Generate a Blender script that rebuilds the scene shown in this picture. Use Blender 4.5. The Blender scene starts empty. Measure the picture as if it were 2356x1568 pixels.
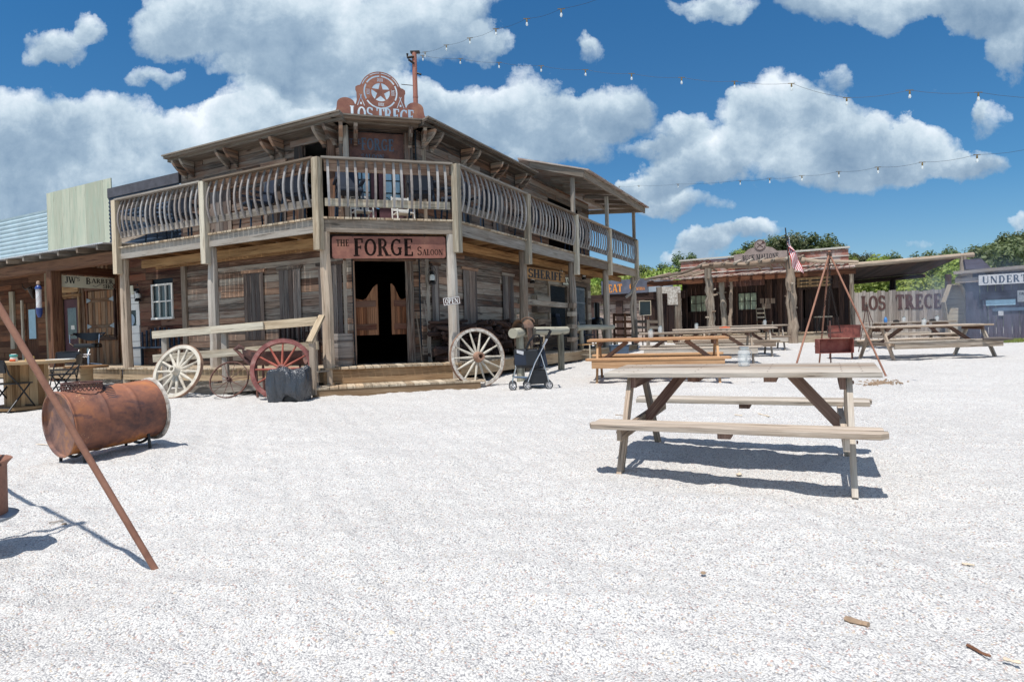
import bpy, bmesh, math, random
import numpy as np
from mathutils import Vector, Matrix, noise as mnoise
RN = random.Random(7)
PI = math.pi
sc = bpy.context.scene
COL = sc.collection

# ------------------------------------------------------------------ camera
CAMZ = 1.26
FPX, PCX, PCY = 1416.0, 1178.0, 784.0
pit, rol = math.radians(.73), math.radians(1.6)
cF = Vector((0, math.cos(pit), -math.sin(pit)))
_r0 = Vector((1, 0, 0)); _u0 = Vector((0, math.sin(pit), math.cos(pit)))
cR = math.cos(rol)*_r0 - math.sin(rol)*_u0
cU = math.sin(rol)*_r0 + math.cos(rol)*_u0
C0 = Vector((0, 0, CAMZ))
cam = bpy.data.objects.new('camera', bpy.data.cameras.new('camera'))
COL.objects.link(cam); sc.camera = cam
cam.matrix_world = Matrix(((cR.x, cU.x, -cF.x, 0), (cR.y, cU.y, -cF.y, 0), (cR.z, cU.z, -cF.z, CAMZ), (0, 0, 0, 1)))
cam.data.sensor_width = 36; cam.data.lens = 36*FPX/2356
cam.data.clip_start = .05; cam.data.clip_end = 3000

SL = .024
def gz(y): return SL*max(min(y, 34), -10)
def P(x, y, Y):                      # the place seen at (x, y) at distance Y
    d = cF + (x-PCX)/FPX*cR - (y-PCY)/FPX*cU
    return C0 + d*(Y/d.y)
def G(x, y):                         # same, on the ground
    d = cF + (x-PCX)/FPX*cR - (y-PCY)/FPX*cU
    t = CAMZ/(SL*d.y-d.z)
    v = C0+d*t
    return Vector((v.x, v.y, gz(v.y)))
def XY(x, Y):                        # world x for image column x at distance Y near eye height
    return P(x, 760, Y).x

# ------------------------------------------------------------------ materials
MATS = {}
def newmat(name):
    m = bpy.data.materials.new(name); m.use_nodes = True
    nt = m.node_tree
    b = nt.nodes['Principled BSDF']
    return m, nt, b
def N(nt, t, **k):
    n = nt.nodes.new(t)
    for a, v in k.items(): setattr(n, a, v)
    return n
def L(nt, a, b): nt.links.new(a, b)
def ramp(nt, fac, stops, interp='LINEAR'):
    r = N(nt, 'ShaderNodeValToRGB'); r.color_ramp.interpolation = interp
    el = r.color_ramp.elements
    el[0].position, el[0].color = stops[0][0], (*stops[0][1], 1)
    el[1].position, el[1].color = stops[-1][0], (*stops[-1][1], 1)
    for p, c in stops[1:-1]:
        e = el.new(p); e.color = (*c, 1)
    L(nt, fac, r.inputs[0]); return r.outputs[0]
def mix(nt, f, a, b, mode='MIX'):
    m = N(nt, 'ShaderNodeMix', data_type='RGBA', blend_type=mode)
    for s, v in ((m.inputs[0], f), (m.inputs[6], a), (m.inputs[7], b)):
        if hasattr(v, 'default_value') or hasattr(v, 'links'): L(nt, v, s)
        elif isinstance(v, (int, float)): s.default_value = v
        else: s.default_value = (*v, 1)
    return m.outputs[2]
def math_(nt, op, a, b=None, c=None, clamp=False):
    m = N(nt, 'ShaderNodeMath', operation=op, use_clamp=clamp)
    for i, v in enumerate((a, b, c)):
        if v is None: continue
        if isinstance(v, (int, float)): m.inputs[i].default_value = v
        else: L(nt, v, m.inputs[i])
    return m.outputs[0]
def noise(nt, vec, scale, detail=4, rough=.55, dist=0.0):
    n = N(nt, 'ShaderNodeTexNoise'); n.inputs['Scale'].default_value = scale
    n.inputs['Detail'].default_value = detail; n.inputs['Roughness'].default_value = rough
    n.inputs['Distortion'].default_value = dist
    if vec is not None: L(nt, vec, n.inputs['Vector'])
    return n.outputs[0]
def mapping(nt, vec, scale, loc=None):
    m = N(nt, 'ShaderNodeMapping'); m.inputs['Scale'].default_value = scale
    L(nt, vec, m.inputs['Vector'])
    if loc is not None: L(nt, loc, m.inputs['Location'])
    return m.outputs[0]
def bump(nt, h, strength, dist=.01):
    b = N(nt, 'ShaderNodeBump'); b.inputs['Strength'].default_value = strength
    b.inputs['Distance'].default_value = dist; L(nt, h, b.inputs['Height']); return b.outputs[0]

def wood(name, dark, light, stain=None, stain_amt=.5, warm=None, rough=.85, grain=1.0, across=26, crack=.6):
    """board wood: UV u runs along the board (metres), v across; 'tint' varies board by board"""
    m, nt, b = newmat(name)
    uv = N(nt, 'ShaderNodeUVMap').outputs[0]
    at = N(nt, 'ShaderNodeAttribute', attribute_name='tint')
    sp = N(nt, 'ShaderNodeSeparateColor'); L(nt, at.outputs['Color'], sp.inputs[0])
    off = N(nt, 'ShaderNodeCombineXYZ'); 
    L(nt, math_(nt, 'MULTIPLY', sp.outputs[2], 37.0), off.inputs[0]); L(nt, math_(nt, 'MULTIPLY', sp.outputs[2], 91.0), off.inputs[1])
    v1 = mapping(nt, uv, (1.3, across, 1), off.outputs[0])
    v2 = mapping(nt, uv, (4, across*4, 1), off.outputs[0])
    v3 = mapping(nt, uv, (1.1, 7, 1), off.outputs[0])
    g1 = noise(nt, v1, 1.0, 5, .6, .6); g2 = noise(nt, v2, 1.0, 3, .6)
    g3 = noise(nt, v3, 1.0, 4, .6)
    g = math_(nt, 'ADD', math_(nt, 'MULTIPLY', g1, .65), math_(nt, 'MULTIPLY', g2, .35))
    g = math_(nt, 'ADD', g, math_(nt, 'MULTIPLY', math_(nt, 'SUBTRACT', sp.outputs[0], .5), .32))
    c = ramp(nt, g, [(.36, dark), (.62, light)])
    if warm is not None:
        f = math_(nt, 'MULTIPLY', sp.outputs[1], 1.0)
        f = math_(nt, 'MULTIPLY', math_(nt, 'GREATER_THAN', f, .55), math_(nt, 'SUBTRACT', f, .3), clamp=True)
        c = mix(nt, f, c, mix(nt, 1.0, c, warm, 'MULTIPLY'))
    if stain is not None:
        s = ramp(nt, g3, [(.44, (0, 0, 0)), (.66, (stain_amt,)*3)])
        c = mix(nt, s, c, stain)
    cr = ramp(nt, g1, [(.33, (1, 1, 1)), (.39, (0, 0, 0))])
    c = mix(nt, math_(nt, 'MULTIPLY', cr, crack), c, tuple(x*.3 for x in dark))
    L(nt, c, b.inputs['Base Color']); b.inputs['Roughness'].default_value = rough
    b.inputs['Specular IOR Level'].default_value = .25
    L(nt, bump(nt, g, .5*grain, .006), b.inputs['Normal'])
    MATS[name] = m; return m
def plain(name, col, rough=.6, metal=0.0, var=.15, scale=6, spec=.5, bmp=0.0):
    m, nt, b = newmat(name)
    tc = N(nt, 'ShaderNodeTexCoord').outputs['Object']
    n = noise(nt, tc, scale, 5, .6)
    c = ramp(nt, n, [(.3, tuple(x*(1-var) for x in col)), (.7, tuple(min(1, x*(1+var)) for x in col))])
    L(nt, c, b.inputs['Base Color']); b.inputs['Roughness'].default_value = rough
    b.inputs['Metallic'].default_value = metal; b.inputs['Specular IOR Level'].default_value = spec
    if bmp: L(nt, bump(nt, noise(nt, tc, scale*4, 4), bmp, .01), b.inputs['Normal'])
    MATS[name] = m; return m
def rust(name, a, bcol, c3, scale=5, rough=.75, metal=.15, speck=None):
    m, nt, b = newmat(name)
    tc = N(nt, 'ShaderNodeTexCoord').outputs['Object']
    n1 = noise(nt, tc, scale, 6, .62, .4); n2 = noise(nt, tc, scale*9, 5, .7)
    g = math_(nt, 'ADD', math_(nt, 'MULTIPLY', n1, .8), math_(nt, 'MULTIPLY', n2, .2))
    c = ramp(nt, g, [(.36, a), (.5, bcol), (.66, c3)])
    if speck is not None:
        s = noise(nt, tc, 70, 3, .6); 
        s2 = math_(nt, 'MULTIPLY', ramp(nt, s, [(.62, (0, 0, 0)), (.68, (1, 1, 1))]), ramp(nt, noise(nt, tc, 3.2, 2), [(.5, (0, 0, 0)), (.6, (.8, .8, .8))]))
        c = mix(nt, s2, c, speck)
    if name == 'rust_drum':      # bright fresh rust in ragged patches along the underside, soot above it
        sz = N(nt, 'ShaderNodeSeparateXYZ'); L(nt, tc, sz.inputs[0])
        q = math_(nt, 'ADD', math_(nt, 'MULTIPLY_ADD', sz.outputs[2], -2.6, 1.05), math_(nt, 'MULTIPLY_ADD', n1, 2.2, -1.1))
        c = mix(nt, ramp(nt, q, [(.35, (0, 0, 0)), (.55, (.85, .85, .85))]), c, mix(nt, n2, (.2, .07, .025), (.62, .24, .06)))
        s3 = noise(nt, mapping(nt, tc, (3, 3, 7)), 1.6, 5, .65, .5); c = mix(nt, ramp(nt, s3, [(.56, (0, 0, 0)), (.68, (.75, .75, .75))]), c, (.07, .04, .045))
    L(nt, c, b.inputs['Base Color']); b.inputs['Roughness'].default_value = rough
    b.inputs['Metallic'].default_value = metal
    L(nt, bump(nt, math_(nt, 'ADD', n2, math_(nt, 'MULTIPLY', n1, 2.0)), .35, .006), b.inputs['Normal'])
    MATS[name] = m; return m

wood('w_grey', (.075, .06, .052), (.4, .345, .29), (.17, .08, .05), .6, (1.4, .85, .58))                    # saloon siding
wood('w_siding_up', (.042, .036, .034), (.25, .205, .175), (.2, .09, .045), .6, (1.8, .9, .45))
wood('w_eave', (.07, .06, .052), (.27, .235, .2), (.13, .08, .05), .5, (1.2, .9, .7))
wood('w_red', (.035, .013, .011), (.165, .085, .06), (.19, .13, .09), .55, (1.3, .85, .65))
wood('w_post', (.19, .165, .14), (.48, .44, .39), (.24, .15, .1), .4, (1.15, .92, .7))
wood('w_pale', (.27, .235, .18), (.58, .53, .43), (.33, .21, .12), .3, (1.1, .93, .75), across=20)
wood('w_rail', (.15, .13, .11), (.34, .31, .275), (.16, .11, .075), .4, (1.15, .92, .72))
wood('w_bal', (.16, .155, .16), (.37, .355, .35), (.15, .13, .125), .35, (1.12, .95, .82))
wood('w_tan', (.17, .085, .035), (.44, .27, .13), (.13, .07, .035), .4, (1.1, .9, .7))                        # sheltered joists
wood('w_brown', (.075, .03, .016), (.22, .11, .06), (.06, .03, .02), .5, (1.2, .9, .75))
wood('w_batten', (.085, .04, .022), (.32, .185, .105), (.33, .26, .19), .5, (1.15, .82, .6), across=34)
wood('w_swing', (.11, .045, .022), (.33, .16, .085), (.2, .09, .05), .4, (1.15, .85, .65), across=34)
wood('w_deck', (.24, .19, .135), (.53, .45, .345), (.3, .21, .13), .35, (1.1, .93, .78))
wood('w_deck_edge', (.2, .13, .075), (.45, .34, .22), (.2, .12, .07), .5, (1.1, .9, .7))
wood('w_table', (.17, .14, .115), (.53, .48, .42), (.34, .25, .17), .45, (1.12, .93, .78), across=30, crack=.85)
wood('w_table_brown', (.12, .065, .05), (.29, .19, .145), (.16, .1, .08), .4, (1.1, .9, .8))
wood('w_orange', (.32, .17, .085), (.58, .36, .2), (.4, .21, .11), .4, (1.05, .95, .85))
wood('w_spool', (.2, .12, .06), (.47, .33, .19), (.14, .08, .04), .4, (1.1, .9, .75))
wood('w_shutter', (.1, .088, .085), (.31, .275, .25), (.1, .06, .05), .5, (1.1, .88, .75), across=36)
wood('w_log', (.12, .095, .075), (.42, .37, .3), (.2, .13, .09), .5, (1.1, .9, .8), across=10)
wood('w_fence', (.2, .175, .16), (.4, .365, .335), (.24, .19, .16), .3, (1.05, .96, .9))
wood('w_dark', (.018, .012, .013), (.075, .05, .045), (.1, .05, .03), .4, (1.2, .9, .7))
wood('w_haze', (.035, .032, .045), (.11, .1, .135), (.06, .045, .06), .4)  # bluish haze of the drifting smoke put into the wood colour
wood('w_lime', (.36, .37, .29), (.48, .49, .39), (.3, .39, .31), .5, across=14, crack=.3)
wood('w_mossy', (.15, .14, .11), (.42, .4, .32), (.24, .2, .15), .4, across=10)
wood('w_white', (.5, .48, .44), (.76, .74, .69), (.55, .5, .42), .3, crack=.2)
wood('w_stone', (.2, .15, .13), (.5, .42, .37), (.27, .17, .14), .5, across=6)
rust('rust_drum', (.09, .045, .04), (.25, .1, .06), (.42, .16, .06), 2.4, speck=(.62, .42, .25))
rust('rust_drum_end', (.1, .06, .06), (.24, .13, .1), (.5, .21, .06), 3.5)
rust('rust_sign', (.15, .058, .042), (.235, .092, .066), (.32, .15, .095), 2.6, metal=0)
rust('rust_pipe', (.17, .075, .05), (.27, .125, .08), (.3, .15, .1), 4, metal=0)
rust('rust_red', (.11, .03, .025), (.24, .065, .05), (.32, .12, .09), 4, metal=0)
rust('rust_dark', (.05, .025, .022), (.12, .055, .045), (.19, .08, .05), 6, metal=0)
rust('rust_roof', (.3, .13, .08), (.38, .31, .27), (.5, .46, .43), 1.5, metal=0)
rust('red_peel', (.2, .045, .03), (.33, .15, .115), (.46, .4, .37), 1.7, metal=0)
rust('wheel_red', (.1, .032, .03), (.21, .065, .058), (.3, .16, .14), 6, metal=0)
rust('wheel_spoke_red', (.24, .05, .035), (.34, .085, .055), (.38, .16, .11), 6, metal=0)
rust('wheel_peel', (.22, .17, .14), (.45, .41, .36), (.66, .63, .58), 16, metal=0)
rust('wheel_cream', (.33, .28, .22), (.5, .46, .39), (.6, .56, .48), 7, metal=0)
rust('iron_tyre', (.14, .08, .055), (.28, .17, .12), (.4, .27, .19), 7, metal=.1)
rust('hub_rust', (.16, .1, .075), (.28, .16, .11), (.36, .2, .13), 7, metal=0)
plain('pole_pink', (.34, .13, .09), .6, 0, .12, 2)
plain('black_metal', (.012, .012, .014), .35, .3, .2)
plain('chain_dark', (.03, .022, .02), .6, .5, .3)
plain('black_vinyl', (.011, .012, .016), .35, 0, .2)
plain('dark_fabric', (.012, .02, .04), .75, 0, .3, 4)
plain('navy', (.012, .03, .06), .8, 0, .3, 2)
plain('blue_grey', (.07, .11, .17), .6, 0, .3, 3)
plain('chrome', (.62, .62, .64), .2, 1.0, .05)
plain('tyre_grey', (.05, .05, .055), .7)
plain('white_paint', (.74, .73, .7), .6, 0, .06)
plain('cream_sign', (.66, .64, .52), .7, 0, .05)
plain('ink', (.02, .02, .022), .7, 0, .1)
plain('blue_ink', (.03, .05, .09), .7, 0, .1)
plain('letter_white', (.72, .72, .7), .7, 0, .1)
plain('letter_orange', (.7, .27, .05), .7, 0, .2)
plain('letter_rust', (.085, .04, .035), .8, 0, .3)
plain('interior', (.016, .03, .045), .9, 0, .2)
plain('flag_red', (.5, .03, .03), .8, 0, .08)
plain('flag_white', (.7, .7, .72), .8, 0, .04)
plain('flag_blue', (.02, .04, .16), .8, 0, .08)
plain('silver_roof', (.5, .52, .54), .45, .3, .15, 3)
plain('corr_blue', (.42, .53, .58), .5, .15, .12, 2)
plain('parapet', (.06, .06, .075), .8, 0, .3, 5)
plain('sign_stone', (.3, .24, .22), .8, 0, .2, 4)
plain('sign_tan', (.34, .25, .19), .8, 0, .2, 4)
plain('eat_board', (.1, .11, .15), .8, 0, .5, 1.5)
plain('slate', (.012, .025, .03), .6)
plain('leather', (.17, .1, .065), .6, 0, .35, 12)
plain('leather_pale', (.36, .25, .18), .6, 0, .2, 12)
plain('leather_dark', (.03, .018, .013), .5, 0, .3, 12)
plain('bone', (.6, .56, .47), .7, 0, .1)
plain('tank', (.42, .46, .5), .5, .2, .1, 2)
plain('tank_roof', (.5, .36, .31), .7, 0, .3, 3)
plain('barber_red', (.36, .04, .04), .4, 0, .08)
plain('barber_white', (.62, .62, .62), .4, 0, .05)
plain('barber_blue', (.02, .05, .2), .35, 0, .1)
plain('light_blue', (.35, .55, .68), .6, 0, .1)
plain('grey_blue_oval', (.3, .4, .5), .6, 0, .2)
plain('paper', (.75, .74, .7), .8, 0, .05)
plain('label_grey', (.5, .5, .52), .6, 0, .2, 20)
plain('orange_plastic', (.6, .12, .04), .5)
plain('teal', (.08, .4, .4), .5)
plain('yellow_box', (.6, .45, .15), .7)
plain('galv', (.3, .33, .36), .45, .6, .2, 8)
plain('door_maroon', (.09, .035, .045), .7, 0, .25, 4)
plain('glass_dark', (.05, .07, .075), .12, 0, .4, 2, .8)
plain('glass_lit_view', (.5, .58, .42), .3, 0, .4, 3, .6)  # pale green of the lit view behind put into the pane colour
plain('sand', (.6, .5, .38), .9, 0, .2, 5)
plain('stick_brown', (.3, .21, .14), .9, 0, .3, 20)
plain('stick_dark', (.14, .06, .03), .9, 0, .3, 20)
plain('cable', (.02, .02, .025), .6)
plain('socket', (.16, .11, .035), .5)
plain('blue_bottle', (.05, .2, .5), .3)
def lampm():
    m, nt, b = newmat('bulb_lit'); b.inputs['Emission Color'].default_value = (1, .6, .15, 1); b.inputs['Emission Strength'].default_value = 3
    MATS['bulb_lit'] = m
lampm()
def glassm(name, col, rough=.03, alpha=.35):
    m, nt, b = newmat(name)
    b.inputs['Base Color'].default_value = (*col, 1); b.inputs['Roughness'].default_value = rough
    b.inputs['Alpha'].default_value = alpha; b.inputs['Specular IOR Level'].default_value = .8
    MATS[name] = m
glassm('jar_glass', (.75, .8, .82), .06, .38)
glassm('bulb_glass', (.8, .85, .85), .08, .6)
def bagm():
    m, nt, b = newmat('plastic_bag')
    tc = N(nt, 'ShaderNodeTexCoord').outputs['Object']
    n = noise(nt, mapping(nt, tc, (1, 1, .28)), 9, 5, .6, 1.4)
    b.inputs['Base Color'].default_value = (.032, .037, .048, 1); b.inputs['Roughness'].default_value = .24
    b.inputs['Specular IOR Level'].default_value = .9
    L(nt, bump(nt, n, 1.0, .07), b.inputs['Normal']); MATS['plastic_bag'] = m
bagm()

# ------------------------------------------------------------------ mesh builder
class MB:
    def __init__(s, T=None):
        s.v = []; s.f = []; s.uv = []; s.t = []; s.T = T or Matrix.Identity(4); s.smooth = False; s.parts = []
    def add(s, pts, faces, uvs=None, tint=None):
        o = len(s.v); s.parts.append((o, o+len(pts), len(s.f), len(s.f)+len(faces))); T = s.T; flip = T.to_3x3().determinant() < 0
        s.v += [T @ Vector(p) for p in pts]
        t = tint or (RN.random(), RN.random(), RN.random())
        for i, f in enumerate(faces):
            u = uvs[i] if uvs else [(0, 0)]*len(f)
            if flip: f = f[::-1]; u = u[::-1]
            s.f.append([o+k for k in f]); s.uv.append(u); s.t.append(t)
    def hexa(s, c, tint=None, long=None):
        """8 corners: bottom 0-3 ccw, top 4-7"""
        c = [Vector(p) for p in c]
        F = [(3, 2, 1, 0), (4, 5, 6, 7), (0, 1, 5, 4), (1, 2, 6, 5), (2, 3, 7, 6), (3, 0, 4, 7)]
        ex = (c[1]-c[0]); ey = (c[3]-c[0]); ez = (c[4]-c[0])
        ls = [ex.length, ey.length, ez.length]; ax = [ex, ey, ez]
        k = ls.index(max(ls)) if long is None else long
        U = ax[k].normalized() if ls[k] > 0 else Vector((1, 0, 0))
        uvs = []
        for f in F:
            n = (c[f[1]]-c[f[0]]).cross(c[f[2]]-c[f[1]])
            n = n.normalized() if n.length > 1e-12 else Vector((0, 0, 1))
            if abs(n.dot(U)) > .8:
                V1 = ax[(k+1) % 3].normalized(); V2 = ax[(k+2) % 3].normalized()
                uvs.append([((c[i]-c[0]).dot(V1)*.4, (c[i]-c[0]).dot(V2)) for i in f])
            else:
                V = n.cross(U)
                uvs.append([((c[i]-c[0]).dot(U), (c[i]-c[0]).dot(V)) for i in f])
        s.add(c, F, uvs, tint)
    def box(s, x0, x1, y0, y1, z0, z1, tint=None, long=None):
        s.hexa([(x0, y0, z0), (x1, y0, z0), (x1, y1, z0), (x0, y1, z0), (x0, y0, z1), (x1, y0, z1), (x1, y1, z1), (x0, y1, z1)], tint, long)
    def beam(s, p0, p1, w, h, up=(0, 0, 1), tint=None, w1=None, h1=None):
        p0 = Vector(p0); p1 = Vector(p1); d = (p1-p0).normalized(); up = Vector(up)
        sd = d.cross(up)
        if sd.length < 1e-4: sd = d.cross(Vector((0, 1, 0)))
        sd.normalize(); u = sd.cross(d)
        w1 = w if w1 is None else w1; h1 = h if h1 is None else h1
        a = [p0 - sd*w/2 - u*h/2, p1 - sd*w1/2 - u*h1/2, p1 + sd*w1/2 - u*h1/2, p0 + sd*w/2 - u*h/2]
        b = [p0 - sd*w/2 + u*h/2, p1 - sd*w1/2 + u*h1/2, p1 + sd*w1/2 + u*h1/2, p0 + sd*w/2 + u*h/2]
        a = [a[0], a[3], a[2], a[1]]; b = [b[0], b[3], b[2], b[1]]
        s.hexa(a+b, tint)
    def prism(s, poly, z0, z1, tint=None):
        n = len(poly)
        pts = [(x, y, z0) for x, y in poly]+[(x, y, z1) for x, y in poly]
        F = [tuple(range(n))[::-1], tuple(range(n, 2*n))]
        U = [[(poly[i][0], poly[i][1]) for i in F[0]], [(poly[i-n][0], poly[i-n][1]) for i in F[1]]]
        for i in range(n):
            j = (i+1) % n; F.append((i, j, n+j, n+i))
            l = math.dist(poly[i], poly[j]); U.append([(0, 0), (l, 0), (l, z1-z0), (0, z1-z0)])
        s.add(pts, F, U, tint)
    def tube(s, pts, r, n=8, caps=True, tint=None, closed=False, flat=1.0):
        pts = [Vector(p) for p in pts]; m = len(pts)
        rs = r if isinstance(r, (list, tuple)) else [r]*m
        V = []; up = None; us = 0.0; ul = []
        for i, p in enumerate(pts):
            if closed: d = pts[(i+1) % m]-pts[i-1]
            else: d = pts[min(i+1, m-1)]-pts[max(i-1, 0)]
            d.normalize()
            if up is None: up = Vector((0, 0, 1)) if abs(d.z) < .9 else Vector((1, 0, 0))
            sd = d.cross(up).normalized(); up = sd.cross(d).normalized()
            if i: us += (pts[i]-pts[i-1]).length
            ul.append(us)
            for k in range(n):
                a = 2*PI*k/n; V.append(p+sd*math.cos(a)*rs[i]+up*math.sin(a)*rs[i]*flat)
        F = []; U = []; R = m if closed else m-1
        for i in range(R):
            j = (i+1) % m
            u1 = ul[j] if j else us+.1
            for k in range(n):
                q = (k+1) % n; F.append((i*n+k, i*n+q, j*n+q, j*n+k))
                U.append([(ul[i], k*.1), (ul[i], k*.1+.1), (u1, k*.1+.1), (u1, k*.1)])
        if caps and not closed:
            F.append(tuple(range(n))[::-1]); U.append([(.05*math.cos(6.28*k/n), .05*math.sin(6.28*k/n)) for k in range(n)])
            F.append(tuple((m-1)*n+k for k in range(n))); U.append(U[-1])
        s.add(V, F, U, tint)
    def lathe(s, prof, n=24, c=(0, 0, 0), axis=None, tint=None, a0=0, a1=2*PI):
        """prof [(r,h)], about axis through c"""
        ax = Vector(axis or (0, 0, 1)).normalized(); c = Vector(c)
        e1 = ax.orthogonal().normalized(); e2 = ax.cross(e1)
        full = abs(a1-a0-2*PI) < 1e-6; m = n if full else n+1
        V = []; 
        for r, h in prof:
            for k in range(m):
                a = a0+(a1-a0)*k/n; V.append(c+ax*h+(e1*math.cos(a)+e2*math.sin(a))*r)
        F = []; U = []
        for i in range(len(prof)-1):
            for k in range(n):
                q = (k+1) % m; F.append((i*m+k, i*m+q, (i+1)*m+q, (i+1)*m+k))
                U.append([(k/n, prof[i][1]), ((k+1)/n, prof[i][1]), ((k+1)/n, prof[i+1][1]), (k/n, prof[i+1][1])])
        s.add(V, F, U, tint)
    def quad(s, a, b, c, d, tint=None):
        a, b, c, d = map(Vector, (a, b, c, d)); l = (b-a).length; h = (d-a).length
        s.add([a, b, c, d], [(0, 1, 2, 3)], [[(0, 0), (l, 0), (l, h), (0, h)]], tint)
    def mesh(s, name, off=Vector((0, 0, 0)), smooth=None):
        me = bpy.data.meshes.new(name)
        me.from_pydata([tuple(p-off) for p in s.v], [], s.f)
        uvl = me.uv_layers.new(name='UVMap'); 
        flat = [c for f in s.uv for q in f for c in q]
        uvl.data.foreach_set('uv', flat)
        at = me.color_attributes.new('tint', 'FLOAT_COLOR', 'CORNER')
        cl = []
        for f, t in zip(s.f, s.t): cl += [t[0], t[1], t[2], 1.0]*len(f)
        at.data.foreach_set('color', cl)
        me.validate(); me.update()
        if smooth or (smooth is None and s.smooth):
            me.shade_smooth(); me.set_sharp_from_angle(angle=math.radians(38))
        return me
    def build(s, name, mat, parent=None, loc=None, smooth=None, bevel=0, **tags):
        """link as one mesh object; vertices were given in world (parent None) or in the parent's space"""
        off = Vector(loc) if loc is not None else Vector((0, 0, 0))
        if parent is None and loc is None and s.v:
            xs = [p.x for p in s.v]; ys = [p.y for p in s.v]; zs = [p.z for p in s.v]
            off = Vector(((min(xs)+max(xs))/2, (min(ys)+max(ys))/2, min(zs)))
        me = s.mesh(name, off, smooth)
        me.materials.append(MATS[mat] if isinstance(mat, str) else mat)
        o = bpy.data.objects.new(name, me); COL.objects.link(o); o.location = off
        if parent is not None: o.parent = parent
        if bevel:
            bv = o.modifiers.new('b', 'BEVEL'); bv.width = bevel; bv.segments = 2; bv.limit_method = 'ANGLE'
        for k, v in tags.items(): o[k] = v
        return o
def thing(name, label, cat, loc, rz=0, group=None):
    o = bpy.data.objects.new(name, None); COL.objects.link(o); o.empty_display_size = .1
    o.location = loc; o.rotation_euler = (0, 0, rz); o['label'] = label; o['category'] = cat
    if group: o['group'] = group
    return o
def tag(o, label=None, cat=None, group=None, kind=None):
    for k, v in (('label', label), ('category', cat), ('group', group), ('kind', kind)):
        if v: o[k] = v
    return o
def copy_tree(o, parent=None):
    c = o.copy(); COL.objects.link(c)
    if parent is not None: c.parent = parent
    for ch in list(o.children): copy_tree(ch, c)
    return c
def frame(o, u, n):
    """local x along u, y along n, z up"""
    u = Vector(u).normalized(); n = Vector(n).normalized(); z = Vector((0, 0, 1))
    return Matrix(((u.x, n.x, z.x, o[0]), (u.y, n.y, z.y, o[1]), (u.z, n.z, z.z, o[2]), (0, 0, 0, 1)))
def face_frame(o, right, up, out):
    a, b, c = Vector(right).normalized(), Vector(up).normalized(), Vector(out).normalized()
    return Matrix(((a.x, b.x, c.x, o[0]), (a.y, b.y, c.y, o[1]), (a.z, b.z, c.z, o[2]), (0, 0, 0, 1)))

def planks(mb, u0, u1, z0, z1, holes=(), bh=.16, th=.025, y=0, lmin=1.0, lmax=2.4, vert=False, gap=.009, jit=.008, top=None):
    """boards covering a wall in local x,z with rectangular holes (x0,x1,z0,z1); outer face near y"""
    if vert: a0, a1, b0, b1 = z0, z1, u0, u1
    else: a0, a1, b0, b1 = u0, u1, z0, z1
    b = b0
    while b < b1-1e-4:
        w = bh*RN.uniform(.85, 1.15); be = min(b+w, b1)
        if b1-be < bh*.3: be = b1
        segs = [(a0, a1 if top is None else top(.5*(b+be)))]
        for h in holes:
            ha0, ha1, hb0, hb1 = (h[2], h[3], h[0], h[1]) if vert else h
            if hb0 < be-1e-3 and hb1 > b+1e-3:
                ns = []
                for s0, s1 in segs:
                    if ha1 <= s0 or ha0 >= s1: ns.append((s0, s1)); continue
                    if ha0 > s0: ns.append((s0, ha0))
                    if ha1 < s1: ns.append((ha1, s1))
                segs = ns
        for s0, s1 in segs:
            p = s0
            while p < s1-1e-4:
                q = min(s1, p+RN.uniform(lmin, lmax))
                if s1-q < lmin*.4: q = s1
                d = RN.uniform(-jit, jit)
                if vert: mb.box(b+gap/2, be-gap/2, y-th, y+d, p, q-.003)
                else: mb.box(p, q-.003, y-th, y+d, b+gap/2, be-gap/2)
                p = q
        b = be

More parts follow.
